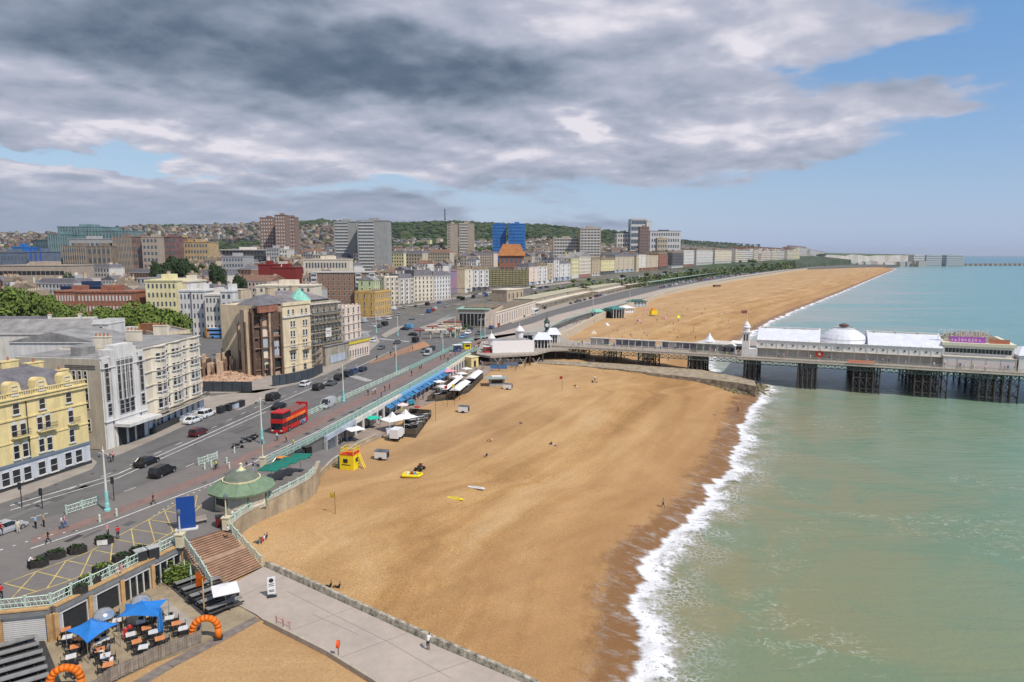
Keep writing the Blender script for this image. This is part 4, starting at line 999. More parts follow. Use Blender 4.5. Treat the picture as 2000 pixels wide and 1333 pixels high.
def pier_build():
 Lp=pu(2000)+45;u1=pu(1440)
 m=MB();m.b2(-14,u1,0,17,ZD-.45,ZD,M_deckw);m.b2(u1+.001,Lp,-1.5,44,ZD-.452,ZD-.002,M_deckw);pier.part(m,'deck')
 t=MB()
 for y in(0.1,16.9):t.b2(-6,u1,y-.12,y+.12,ZD-.75,ZD-.45,M_cream2 if y<1 else M_truss)
 t.b2(u1,Lp,-1.62,-1.4,ZD-.8,ZD-.45,M_cream2)
 def lattice(x0,x1,y):
  n=int((x1-x0)/2.0)
  t.b2(x0,x1,y-.08,y+.08,ZD-2.2,ZD-2.0,M_truss)
  for i in range(n):
   a=x0+(x1-x0)*i/n;b=x0+(x1-x0)*(i+1)/n;lo,hi=ZD-2.1,ZD-.7
   t.bar((a,y,lo),(b,y,hi),.13,M_truss);t.bar((a,y,hi),(b,y,lo),.13,M_truss);t.bar((a,y,lo),(a,y,hi),.12,M_truss)
 lattice(-4,u1,.3);lattice(-4,u1,16.6);lattice(u1,Lp,-1.1);lattice(u1,Lp,6);lattice(u1,Lp,20)
 pier.part(t,'girder')
 def legs(px0,px1,y0,y1,foot,nx=3,ny=4,sc=1.0,py=None):
  a,b=pu(px0,y0),pu(px1,y0);p=MB();rng=random.Random(int(px0))
  for j in range(ny):
   y=y0+(y1-y0)*j/max(1,ny-1)
   for i in range(nx):
    x=a+(b-a)*i/(nx-1)
    p.cone((x,y,foot),(x,y,ZD-.7),.26*sc,.22*sc,M_pile,7);p.cone((x,y,foot),(x,y,foot+.8),.42*sc,.4*sc,M_pile,7)
   for k in range(3):
    z0=foot+1+k*(ZD-2-foot)/3;z1=z0+(ZD-2-foot)/3
    p.bar((a,y,z1),(b,y,z1),.16,M_pile)
    for i in range(nx-1):
     x=a+(b-a)*i/(nx-1);x2=a+(b-a)*(i+1)/(nx-1)
     p.bar((x,y,z0),(x2,y,z1),.1,M_pile);p.bar((x,y,z1),(x2,y,z0),.1,M_pile)
  for i in range(nx):
   x=a+(b-a)*i/(nx-1)
   for k in range(3):
    z0=foot+1+k*(ZD-2-foot)/3;z1=z0+(ZD-2-foot)/3
    p.bar((x,y0,z1),(x,y1,z1),.14,M_pile)
    if ny>1:p.bar((x,y0,z0),(x,y1,z1),.1,M_pile)
  pier.part(p,'pile_cluster')
 legs(1107,1130,2,15,2.2,2,3);legs(1180,1195,2,15,2.0,2,3)
 legs(1247,1272,1,15,1.0,3,3);legs(1345,1371,1,16,.3,4,4,1.3)
 legs(1455,1476,0,22,-2,3,3,1.5);legs(1560,1596,-1,34,-3,5,5,1.15);legs(1668,1720,-1,38,-3,5,5)
 legs(1788,1852,-1,38,-3,5,5);legs(1915,1992,-1,38,-3,6,5)
 r=MB()
 for x0,x1,y in((-12,u1,.15),(u1,Lp,-1.4),(-2,u1,16.8)):
  for z in(.25,.6,1.05):r.b2(x0,x1,y-.03,y+.03,ZD+z,ZD+z+.06,M_cream2)
  q=x0
  while q<x1:r.b2(q,q+.14,y-.07,y+.07,ZD,ZD+1.15,M_cream2);q+=2.0
  q=x0
  while q<x1:r.b2(q,q+.05,y-.02,y+.02,ZD+.25,ZD+1.05,M_cream2);q+=.4
 pier.part(r,'railing')
pier_build()
def pier_walk():
 t=pthing('wind_screen','long glazed wind screen with benches down the middle of the pier walkway','wind screen',pu(1140),8.2)
 L=pu(1412)-pu(1140);f=MB();g=MB();x=0;M_sg=mat('grey_shelter_glass',(.20,.21,.25),.3,.5,.4);f.b2(0,L,-.9,.9,2.55,2.75,M_pg)
 rng=random.Random(8);k=0
 while x<L:
  f.b2(x,x+.16,-.1,.1,0,2.55,M_pw);f.b2(x,x+.12,-.75,-.65,0,2.55,M_pw)
  if rng.random()<.85:g.b2(x+.16,x+2.3,-.03,.03,.5,2.4,M_sg if rng.random()<.7 else M_pg)
  f.b2(x+.2,x+2.2,-.6,-.3,.4,.5,M_deckw);x+=2.4
 f.build('frame',t);g.build('glazing',t)
 for i,(px,dy,c)in enumerate(((1370,6,None),(1384,8,None))):pass
 t=pthing('kiosk','grey-green kiosk with a white pointed roof on the pier walkway','kiosk',pu(1385),4);w=MB();w.b2(-5,7,0,6,0,3.1,mat('sage_panel',(.38,.40,.34),.8,.1));w.build('wall',t)
 r=MB();r.gable(-5,7,0,6,3.1,.9,M_pg,'x',hip=2.5);r.lathe([(2.4,3.6),(1.5,4.2),(.6,5.4),(.05,6.6)],M_proof,(-1,3,0),8);r.build('roof',t)
 for i in range(5):
  m=MB();m.b2(-.8,.8,-.06,.02,0,1.7,M_glassb);m.build('window',t,loc=(-3.6+i*2.3,-.02,.9))
 for i,(px,y,w_,h,c,lab)in enumerate(((1408,7,5,2.8,M_pg,'small grey stall left of the white tower'),(1420,4,4,2.6,WC['bluegrey'],'blue-grey stall with dark opening left of the white tower'),(1432,9,4.5,3.0,M_pw,'white topped stall directly left of the white tower'))):
  t=pthing('stall',lab,'stall',pu(px),y);m=MB();m.b2(-w_/2,w_/2,0,3,0,h,c);m.build('body',t);m=MB();m.b2(-w_/2+.3,w_/2-.3,-.05,.0,.9,2.1,M_dark);m.build('counter_opening',t);m=MB();m.gable(-w_/2,w_/2,0,3,h,.9,M_pw,'x',hip=1);m.build('roof',t)
pier_walk()
def pier_tower():
 t=pthing('minaret_tower','slim white tower with an onion cupola at the start of the pier arcade','tower',pu(1455),1.2)
 m=MB();m.b2(-1.2,3.6,-.6,4.5,0,2.6,M_pw);m.b2(-1.1,1.1,-.6,1.6,2.5,7.8,M_pw);m.b2(-1.35,1.35,-.85,1.85,7.8,8.1,M_pw);m.build('shaft',t)
 for x in(-.42,.42):q=MB();q.b2(x-.22,x+.22,-.66,-.60,5.2,7.2,M_glass);q.build('window',t)
 c=MB();c.lathe([(1.1,8.1),(1.1,9.3),(1.35,9.4),(1.35,9.6),(1.05,9.9),(.95,10.4),(.5,11.0),(.14,11.4),(.05,12.4)],M_pw,(0,.5,0),12);c.build('cupola',t,smooth=False)
 f=MB();f.cone((0,.5,12.2),(0,.5,15.2),.05,.04,M_pw,5);f.build('flagpole',t)
 f=MB();f.add([(0,.5,14.0),(-1.9,.7,13.9),(-1.9,.75,14.9),(0,.55,15.0),(0,.54,14),(-1.9,.74,13.9),(-1.9,.79,14.9),(0,.59,15)],[(0,1,2,3),(7,6,5,4)],mat('faded_red_flag',(.35,.16,.15),.8,.4,2));f.build('flag',t)
pier_tower()
def arcade(name,label,px0,px1,depth=26,roof_h=3.3,wall_h=5.4,oct_=False):
 a=pu(px0);L=pu(px1)-a;t=pthing(name,label,'arcade',a,2.2)
 w=MB();w.b2(0,L,1.4,depth,0,wall_h,M_pg);w.b2(0,L,0,1.5,3.0,wall_h,M_pw);w.build('wall',t)  # lower wall under the canopy is greyer, its shade put into the colour
 n=max(3,int(round(L/2.95)));p=MB();b=MB()
 for i in range(n+1):
  x=L*i/n;p.b2(x-.12,x+.12,-.12,.05,2.9,wall_h+.35,M_pw)
  p.b2(x-.08,x+.08,.1,.26,0,3.0,M_pw)
 p.b2(-.1,L+.1,-.25,.1,wall_h-.02,wall_h+.18,M_pw);p.b2(0,L,-.6,.0,2.85,3.05,M_cream2);p.build('pilasters',t)
 for i in range(n):
  x=L*(i+.5)/n;q=MB();q.cone((0,-.01,0),(0,-.09,0),.36,.36,M_pg,8);q.cone((0,-.08,0),(0,-.11,0),.25,.25,M_glass,8);q.build('porthole',t,loc=(x,0,4.15))
 r=MB()
 if not oct_:
  sec=[(0,wall_h+.15),(1.6,wall_h+1.0),(4.5,wall_h+roof_h*.66),(8.5,wall_h+roof_h),(12,wall_h+roof_h*1.02),(18,wall_h+roof_h*.6),(depth,wall_h)]
  k=len(sec);vs=[(x,y,z)for x in(0,L)for y,z in sec]
  r.add(vs,[(i,k+i,k+i+1,i+1)for i in range(k-1)]+[tuple(range(k)),tuple(reversed(range(k,2*k)))],M_proof)
  for i in range(int(L/6)):r.b2(2+i*6,2.12+i*6,7.8,12.2,wall_h+roof_h-.1,wall_h+roof_h+.35,M_pg)
  r.b2(.5,L-.5,8.2,8.4,wall_h+roof_h-.1,wall_h+roof_h+.35,M_pg)
 else:
  c=(L/2,L/2+.6,wall_h);R_=L/2+1.0
  r.lathe([(R_+.2,.1),(R_*.97,.7),(R_*.90,1.5),(R_*.76,2.6),(R_*.58,3.5),(R_*.36,4.2),(R_*.12,4.6),(.02,4.7)],M_proof,c,24)
  for s_ in(.96,.82,.64,.42):r.lathe([(R_*s_,.92+(1-s_)*6.0**1.0-.05),(R_*s_-.05,1.0+(1-s_)*6.3)],M_pg,c,24)
  r.lathe([(1.4,4.8),(1.4,5.5),(.1,5.9)],mat('dark_lantern',(.14,.08,.07),.7,.1),c,10)
 r.build('roof',t,smooth=False);return t
arcade('arcade_hall','white arcade hall between the slim tower and the dome',1476,1600)
arcade('domed_hall','white hall under the great shallow dome on the pier',1602,1692,oct_=True,depth=20)
arcade('arcade_hall','white arcade hall between the dome and the sign-topped pavilion',1694,1842)
def pavilion():
 a=pu(1843);L=pu(1985)-a;t=pthing('pier_pavilion','two storey cream pavilion with rooftop signs at the right edge','pavilion',a,1.0)
 m=MB();m.b2(0,L,0,26,0,3.3,M_pw);m.b2(0,L,3.0,25,3.3,6.4,M_pw);m.build('wall',t)
 m=MB();m.b2(-.3,L+.3,2.0,25.5,6.4,7.3,mat('cream_fascia',(.70,.66,.50),.7,.1));m.b2(-.2,L+.2,-.2,3.2,3.25,3.5,M_cream2);m.build('fascia',t)
 m=MB();m.gable(1,L-1,5,24,7.3,2.2,M_tileb,'x',hip=5);m.build('roof',t)
 n=18
 for i in range(n):q=MB();q.b2(-.4,.4,-.05,.02,0,1.25,M_glass);q.build('window',t,loc=(1.0+(L-2)*i/(n-1),2.98,4.3))
 for i in range(6):q=MB();q.b2(-.12,.12,-.12,0,0,3.2,M_cream2);q.build('pilaster',t,loc=(L*i/5.0,0,0))
 m=MB();m.b2(1,L,-.06,.0,.5,2.6,mat('blush_panel',(.70,.60,.58),.7,.08));m.build('panel',t)
 e=pu(1990);t2=pthing('pier_annexe','plain white annexe at the right hand end of the visible pier','building',e,1.0);m=MB();m.b2(0,50,0,20,0,4.6,M_pw);m.build('wall',t2);m=MB();m.gable(0,50,0,20,4.6,1.6,M_proof,'x',hip=3);m.build('roof',t2)
 def letters(txt,size,x,y,z,m,name,label,width=None):
  c=bpy.data.curves.new('text','FONT');c.body=txt;c.size=size;c.extrude=.08;c.align_x='LEFT';c.space_character=1.05
  o=bpy.data.objects.new('t',c);COL.objects.link(o);dg=bpy.context.evaluated_depsgraph_get();me=bpy.data.meshes.new_from_object(o.evaluated_get(dg));bpy.data.objects.remove(o)
  me.materials.clear();me.materials.append(m);xs=[v.co.x for v in me.vertices];k=(width or(max(xs)-min(xs)))/(max(xs)-min(xs))
  for v in me.vertices:v.co=Vector((v.co.x*k,-v.co.z,v.co.y))
  return me
 for txt,px0,px1,py,h,z,m,lab in(('CAFE HORATIOS',1834,1934,0,2.2,8.9,M_pw,'white sign letters standing along the pavilion roof'),):
  u0,u1=pu(px0)-a,pu(px1)-a;me=letters(txt,2.9,0,0,0,m,'','',u1-u0)
  s=thing('rooftop_sign',lab,'sign',PM@Vector((a+u0,6.0,ZD+z)),pier.rz);link('lettering',me,s)
  f=MB();f.b2(0,u1-u0,.1,.2,-.2,-.08,M_cream2)
  for i in range(5):f.b2((u1-u0)*i/4-.05,(u1-u0)*i/9+.05,.1,.2,-2.0,-.2,M_cream2)
  f.build('frame',s)
 s=thing('purple_sign','magenta and purple painted sign board below the roof letters','sign',PM@Vector((pu(1857),4.2,ZD+7.3)),pier.rz);w_=pu(1927)-pu(1857)
 m=MB();m.b2(0,w_,0,.15,0,1.7,mat('purple_board',(.33,.05,.36),.6,.45,.9,col2=(.42,.16,.50)));m.build('board',s)
 pk=mat('pale_pink_paint',(.66,.42,.62),.6,.1);m=MB();rg=random.Random(3);x=.3
 while x<w_-.8:q=rg.uniform(.25,.7);m.b2(x,x+q,-.04,0,rg.uniform(.25,.5),rg.uniform(.9,1.35),pk);x+=q+rg.uniform(.15,.5)
 m.build('painted_marks',s)
 s=thing('red_sign','dull red sign board at the right end of the pavilion roof','sign',PM@Vector((pu(1934),4.2,ZD+7.3)),pier.rz);m=MB();m.b2(0,5,0,.15,0,1.3,mat('red_board',(.36,.09,.07),.6,.4,.9,col2=(.42,.24,.12)));m.build('board',s)
pavilion()
def pier_bits():
 t=pthing('round_emblem_sign','round red emblem sign on the dark wall below the dome','sign',pu(1600),2.0);m=MB();m.cone((0,0,1.9),(0,-.15,1.9),1.15,1.15,mat('signal_red',(.55,.045,.02),.6,.1),18);m.build('disc',t)
 m=MB();m.cone((0,-.15,1.9),(0,-.2,1.9),.45,.45,M_white,12);m.build('centre',t)
 t=pthing('orange_barrier','row of orange red boards along the railing below the dome','barrier',pu(1655),-1.7);m=MB();L=pu(1707)-pu(1655);m.b2(0,L,-.06,0,.2,1.15,mat('orange_red_panel',(.62,.17,.09),.7,.4,.8,col2=(.6,.4,.3)));m.build('panel',t)
 rng=random.Random(4)
 cols=[(.4,.1,.08),(.12,.14,.3),(.5,.48,.45),(.08,.08,.08)]
pier_bits()
def groyne():
 M_gt=mat('groyne_top',(.32,.26,.18),.95,.35,.5,bump=.4);M_gs=mat('groyne_flint',(.19,.15,.105),.95,.55,.9,bump=1.0,bscale=4,col2=(.07,.06,.045))
 up=[(995,700),(1080,704),(1212,711),(1300,717),(1367,722),(1440,736),(1474,744)];lo=[(995,707),(1080,711),(1200,720),(1290,731),(1370,739),(1440,748),(1477,755)]
 zz=[4.5,4.45,4.1,3.7,3.5,3.4,3.3];U=[G(x,y,z)for(x,y),z in zip(up,zz)];L=[G(x,y,z)for(x,y),z in zip(lo,zz)]
 mb=MB();n=6
 P1,P2=[],[]
 for i in range(len(U)-1):
  for k in range(n):P1.append(U[i].lerp(U[i+1],k/n));P2.append(L[i].lerp(L[i+1],k/n))
 P1.append(U[-1]);P2.append(L[-1]);rng=random.Random(2);rows=[]
 for a,b in zip(P1,P2):
  d=(b-a).xy.normalized();j=lambda s:rng.uniform(-s,s)
  rows.append([(a.x-d.x*1.5,a.y-d.y*1.5,-1.5),(a.x,a.y,a.z+j(.08)),(b.x,b.y,b.z+j(.08)),(b.x+d.x*.5+j(.2),b.y+d.y*.5,b.z*.6+j(.2)),(b.x+d.x*1.0+j(.3),b.y+d.y*1.0,b.z*.2+j(.2)),(b.x+d.x*1.6,b.y+d.y*1.6,-1.5)])
 vs=[q for r_ in rows for q in r_]
 for i in range(len(rows)-1):
  pass
 mb.add(vs,[(i*6+1,(i+1)*6+1,(i+1)*6+2,i*6+2)[::-1]for i in range(len(rows)-1)],M_gt)
 for k in(0,2,3,4):mb.add(vs,[(i*6+k,i*6+k+1,(i+1)*6+k+1,(i+1)*6+k)for i in range(len(rows)-1)],M_gs)
 e=(len(rows)-1)*6;mb.add(vs,[tuple(e+i for i in range(6))],M_gs)
 tag(mb.build('stone_groyne'),'long stone groyne crossing the beach just in front of the pier','groyne')
 rb=MB();
 for _ in range(420):
  px=rng.uniform(1395,1508);py=rng.uniform(754,775)-(0 if px>1430 else(1430-px)*.3);p=G(px,py,0);s=rng.uniform(.4,1.3)
  if px>1490 and rng.random()<.5:continue
  rb.box(p.x,p.y,max(0,beach_z(p.x,p.y))+s*.12,s*rng.uniform(.8,1.6),s,s*.55,mat('weedy_rock',(.17,.16,.075),.9,.5,.5,col2=(.06,.055,.035))if rng.random()<.6 else M_gs,rng.uniform(0,3),.6)
 tag(rb.build('rock_apron'),'weed covered rocks at the seaward tip of the stone groyne','rocks',kind='stuff')
groyne()
def pier_root():
 t=thing('pier_head_platform','platform joining the pier to the promenade on short posts','platform',G(1000,690,8));o0=t.location.copy()
 pts=[G(930,693,8.0),G(958,697,8.0),G(1045,692,8.0),G(1075,682,8.4),G(1110,678,9),G(1120,664,9),G(1085,652,8.4),G(1010,655,8),G(940,668,8)]
 m=MB();m.prism([(p.x-o0.x,p.y-o0.y)for p in pts],-.5,.22,M_deckw);m.build('deck',t)
 p=MB();
 for px,py in((960,697),(985,697),(1010,696),(1035,694),(1060,688),(1085,682),(980,680),(1020,680),(1060,674)):
  g=G(px,py,8)-o0;p.cone((g.x,g.y,-5),(g.x,g.y,-.4),.25,.25,M_pile,7);
 for px in(965,990,1015,1040):a=G(px,697,8)-o0;b=G(px+14,696,8)-o0;p.bar((a.x,a.y,-4),(b.x,b.y,-.5),.12,M_pg);p.bar((a.x,a.y,-.5),(b.x,b.y,-4),.12,M_pg)
 p.build('support_post',t)
 b=Bld('white_fascia_building','long plain white screen wall at the landward end of the pier','building',G(962,690,8.2),G(1043,688,8.2));h=b.pp(1000,666)[1]
 m=MB();m.b2(0,b.L,0,.5,-1.0,h,mat('bright_white_board',(.80,.76,.74),.6,.04));b.part(m,'wall');m=MB();m.b2(.3,b.L-.3,.5,9,h-.8,h-.5,M_pg);m.gable(-1,b.L*.95,1,9,h-.5,.8,M_lead,'x',hip=2);b.part(m,'roof')
 for px,py,s,lab in((960,655,1.0,'small white cupola on the left end of the pier entrance'),(1015,640,1.2,'white domed cupola in the middle of the pier entrance roofs')):
  p_=atY(px,py,255);t=thing('cupola',lab,'cupola',(p_.x,p_.y,8));m=MB();hh=p_.z-8
  m.lathe([(1.1*s,0),(1.1*s,hh-1.5),(1.5*s,hh-1.4),(1.5*s,hh-1.1),(1.0*s,hh-.4),(.6*s,hh+.2),(.1,hh+.7),(.05,hh+1.8)],M_pw,(0,0,0),10);m.build('dome',t)
 for px0,px1,py,Y,D,lab,c in((1010,1062,655,262,8,'long grey canopy behind the white screen wall',M_lead),(1044,1076,664,246,9,'grey octagonal roofed kiosk right of the white screen wall',M_proof),(1070,1093,654,254,7,'pale grey pavilion roof at the foot of the pier',M_proof)):
  A,B=atY(px0,py,Y),atY(px1,py,Y);h=A.z-8.2;A.z=B.z=8.2;k=Bld('entrance_pavilion',lab,'pavilion',A,B)
  m=MB();m.gable(0,k.L,0,D,h,2.2 if c!=M_lead else.6,c,'x',hip=k.L*.35 if c!=M_lead else 1,over=.6);k.part(m,'roof');m=MB()
  for i in range(6):
   for y in(.2,D-.2):m.b2(k.L*i/5-.12,k.L*i/5+.12,y-.1,y+.1,0,h,M_pw)
  k.part(m,'column');m=MB();m.b2(k.L*.2,k.L*.8,2,D-2,0,h-.6,WC['dark']);k.part(m,'counter')
 p_=atY(1068,650,262);t=thing('clock_tower','slender dark green clock tower with a pale clock face by the pier entrance','clock tower',(p_.x,p_.y,8));M_gt=mat('bottle_green_iron',(.045,.075,.06),.6,.2)
 m=MB();m.lathe([(1.3,0),(1.3,2.0),(.8,2.4),(.65,6.0),(.9,6.2)],M_gt,n=8);m.box(0,0,7.2,1.9,1.9,2.0,M_gt);m.lathe([(1.3,8.2),(.8,9.0),(.3,9.8),(.06,10.2),(.05,12.5)],M_gt,n=8);m.build('tower_body',t)
 for rz in(0,math.pi/2,-math.pi/2):q=MB();q.cone((0,-.96,7.2),(0,-1.02,7.2),.72,.72,M_white,16);q.build('clock_face',t,rz=rz)
pier_root()
def aquarium():
 A,B=G(925,640),G(985,634);b=Bld('aquarium_building','low aquarium building with arched front and a green edged roof','building',G(895,639),G(968,640));h=b.pp(930,605)[1]
 m=MB();m.b2(0,b.L,0,26,0,h,WC['tan']);m.b2(b.L*.72,b.L,-.3,1,0,h,WC['pink']);b.part(m,'wall')
 m=MB();m.b2(-.8,b.L*.85,-.8,14,h,h+.35,mat('verdigris_roof',(.30,.47,.40),.7,.15));m.b2(2,b.L-1,3,26,h+.35,h+.8,M_tileb);b.part(m,'roof')
 for i in range(7):x=b.L*(.08+.1*i);b.win(x,.4,1.7,h-2.2,arch=True,near=False,bars=0,sill=False)
 b2=Bld('aquarium_wing','low cream wing with a row of tall dark windows beside the beach road','building',G(968,640),G(1046,612));h2=b2.pp(970,612)[1]
 m=MB();m.b2(0,b2.L,0,12,0,h2,WC['pink']);b2.part(m,'wall');m=MB();m.b2(-.2,b2.L+.2,-.3,12,h2,h2+.3,WC['cream']);m.b2(1,b2.L-1,1,11.8,h2+.3,h2+.5,M_tileb);b2.part(m,'roof')
 n=18
 for i in range(n):b2.win(b2.L*(i+.5)/n,.9,1.1,h2-2.0,near=False,bars=1,sill=False)
 k=Bld('square_cream_block','square cream blockhouse rising behind the aquarium roof','building',GL(990,590),GL(1022,588));m=MB();H=k.pp(1000,567)[1];m.b2(0,k.L,0,12,-4,H,WC['tan']);m.b2(-.3,k.L+.3,-.3,12.3,H,H+.5,WC['cream']);k.part(m,'wall')
 for i in range(4):k.win(k.L*(i+.5)/4,H*.25,1.4,H*.5,near=False)
aquarium()
def town_front():
 W=WC
 L=[('brick_flats','long brown brick flats with white balcony stacks and a flat white roofline',606,600,731,598,533,14,W['brick'],dict(floors=7,roof=M_lead,wsp=3.2)),('green_house','pale lime green house wedged beside the brick flats',731,600,745,597,548,10,W['green'],dict(floors=4,rk='gable',rh=3)),('ochre_building','ochre yellow building with tall dark slots beside the brick flats',733,620,765,613,572,12,W['ochre'],dict(floors=3,roof=M_slate,wsp=2.0,ww=.9)),('seafront_hotel','cream bay fronted hotel right of the ochre building',752,598,778,595,542,14,W['cream'],dict(floors=6,bay=3,chim=2)),('seafront_hotel','off-white hotel with stacked bays in the row facing the roundabout',779,595,808,592,545,14,W['offwhite'],dict(floors=6,bay=3,rk='mansard',roof=M_slate,rh=3,chim=2)),('seafront_hotel','wide cream hotel with grey attic roof facing the roundabout',809,590,846,588,540,16,W['cream'],dict(floors=6,rk='mansard',roof=M_slate,rh=4,chim=3)),('seafront_hotel','white cornered hotel at the right end of the roundabout row',847,588,880,584,540,16,W['white'],dict(floors=6,rk='mansard',roof=M_slate,rh=3,chim=2)),('mural_house','house end painted with blue and red mural panels',880,574,893,574,529,12,mat('mural_paint',(.36,.16,.16),.8,.5,.12,col2=(.14,.26,.46)),dict(floors=5,ww=0)),('blank_end_wall','tall blank beige end wall beside the mural',893,574,908,573,525,12,W['tan'],dict(floors=5,ww=0,chim=1)),('tall_house','cream house with iron balconies right of the blank beige wall',908,573,922,570,527,12,W['cream'],dict(floors=5,bay=1,chim=1)),('tall_house','white twin-bay house next to the olive netted building',922,570,955,567,528,13,W['white'],dict(floors=5,bay=3,chim=2)),('netted_building','building wrapped in olive green scaffold netting',955,562,1032,558,530,16,mat('olive_netting',(.19,.18,.08),.9,.3,.25),dict(floors=5,ww=0)),('tall_house','pinkish house right of the olive netted building',1033,558,1048,557,522,12,W['pink'],dict(floors=5,bay=1,chim=1)),('tall_house','white house with dark shopfront two along from the netted building',1048,557,1068,555,521,12,W['white'],dict(floors=5,bay=2,chim=1)),('tall_house','tan narrow house in the row behind the cliff road',1068,554,1080,553,516,12,W['beige'],dict(floors=5,chim=1)),('tall_house','tall white house with a turret in the cliff road row',1081,551,1092,550,509,12,W['white'],dict(floors=5,bay=1,chim=1)),('tall_house','broad white painted hotel in the cliff road row',1093,550,1114,548,516,12,W['white'],dict(floors=4,bay=2)),('tall_house','lemon yellow gabled house in the cliff road row',1116,545,1130,544,505,12,W['lemon'],dict(floors=5,rk='gable',axis='y',rh=4)),('tall_house','cream gabled house beside the lemon one',1131,544,1154,541,501,12,W['cream'],dict(floors=6,rk='gable',axis='y',rh=4)),('tall_house','brownish house in the cliff road row',1156,541,1172,539,508,12,W['tan'],dict(floors=5)),('tall_house','pale lemon low hotel with a flat roof above the cliff road',1174,537,1200,534,509,12,W['lemon'],dict(floors=4)),('tall_house','beige terrace above the pale green cliff railings',1201,534,1238,531,502,12,W['beige'],dict(floors=5,bay=4,chim=2)),('tall_house','off-white terrace with bay stacks right of the beige terrace',1239,531,1262,529,499,12,W['offwhite'],dict(floors=5,bay=3)),('tall_house','grey-beige terrace left of the red brick block',1263,529,1285,527,500,12,W['beige'],dict(floors=5,bay=2)),('tall_house','red brick block in the cliff road row',1286,527,1303,525,497,12,W['redbrick'],dict(floors=5)),('tall_house','dark brown block right of the red brick one',1312,525,1334,523,495,12,W['dark'],dict(floors=5)),('tall_house','bright white-blue hotel right of the dark block',1335,523,1354,521,490,12,W['white'],dict(floors=5)),('tall_house','white block with a flat roof on the far cliff road',1360,519,1391,517,489,12,W['white'],dict(floors=5)),('tall_house','square cream hotel on the far cliff road',1396,516,1428,514,489,14,W['cream'],dict(floors=5)),]  # the brownish house in the row is plain tan render
 for n,lab,x0,b0,x1,b1,top,D,wm,k in L:
  A,B=GL(x0,b0),GL(x1,b1);zz=min(A.z,B.z);H=atY(x0,top,A.y).z-zz
  if n=='tall_house':
   k.setdefault('ww',1.35);k.setdefault('wsp',3.6);k['gfm']=[W['white'],W['bluegrey'],W['dark'],W['redbrick']][x0%4];k.setdefault('chim',2)
   if not k.get('rk')=='gable':k.setdefault('bay',max(1,int((B-A).length/6.5)))
   if not k.get('rk')and x0%3:k.update(rk='mansard',rh=3,roof=M_slate if x0%2 else M_tileb)
  b=simple(n,lab,A,B,D*max(1,A.y/500),H,wm,z=zz,**k)
  if n=='netted_building':
   m=MB()
   for i in range(13):m.b2(b.L*i/12-.1,b.L*i/12+.1,-.5,-.3,0,H+1.5,M_iron)
   for i in range(8):m.b2(0,b.L,-.5,-.3,H*(i+.5)/8,H*(i+.5)/8+.25,WC['tan'])
   b.part(m,'scaffold_frame')
  if n=='brick_flats':
   for x in(.03,.72,.93):
    m=MB();m.b2(b.L*x,b.L*x+3.6,-1.2,.1,1,H-.4,W['white']);b.part(m,'balcony_stack')
    for f in range(7):q=MB();q.b2(-1.5,1.5,-.05,.02,0,1.4,M_glassb);q.build('balcony_window',b.o,loc=(b.L*x+1.8,-1.22,2+f*(H-1.5)/7))
   m=MB();m.b2(-.3,b.L+.3,-.5,D+.2,H,H+.6,W['white']);b.part(m,'roof_edge')
 far=[(1436,1470,512.5,488,'cream'),(1472,1505,510,487,'pink'),(1507,1535,508.5,488,'cream'),(1537,1562,507.5,487.5,'lemon'),(1546,1580,501,483,'white'),(1582,1618,500.5,490,'white')]
 names=['first','second','third','fourth','tallest white','last low white']
 for(x0,x1,b,tp,c),nm in zip(far,names):
  A,B=GL(x0,b),GL(x1,b-1.5);A.z=min(A.z,B.z);H=atY(x0,tp,A.y).z-A.z
  bl=Bld('distant_terrace','far cream seafront terrace, %s of the row running towards the white cliffs'%nm if c!='white' else 'far white apartment block, %s of the two before the cliffs'%nm,'terrace',A,B)
  m=MB();n=max(4,int(bl.L/5));fl=max(3,int(H/4));rg=random.Random(int(x0));nu=max(3,int(bl.L/14));hs=[rg.uniform(.82,1.08)for _ in range(nu)]
  for i in range(nu):m.b2(bl.L*i/nu,bl.L*(i+1)/nu-.05,rg.uniform(-.1,0),30,-3,H*hs[i],WC[rg.choice([c,'cream','offwhite','white',c])])
  for i in range(n):
   for f in range(fl):x=bl.L*(i+.5)/n;z=H*(f+.3)/fl;m.quad([(x-1.3,-.2,z),(x+1.3,-.2,z),(x+1.3,-.2,z+H/fl*.55),(x-1.3,-.2,z+H/fl*.55)],M_glass)
  bl.part(m,'wall');m=MB()
  for i in range(nu):m.gable(bl.L*i/nu+.5,bl.L*(i+1)/nu-.5,3,27,H*hs[i],rg.uniform(2,5),rg.choice([M_slate,M_tileb]),'x',hip=3)
  r=bl.part(m,'roof')
  for i in range(n//2):chimney(bl,bl.L*(i+.5)/(n//2),14,H+2,2,3,4,M_pot,0,r)
town_front()
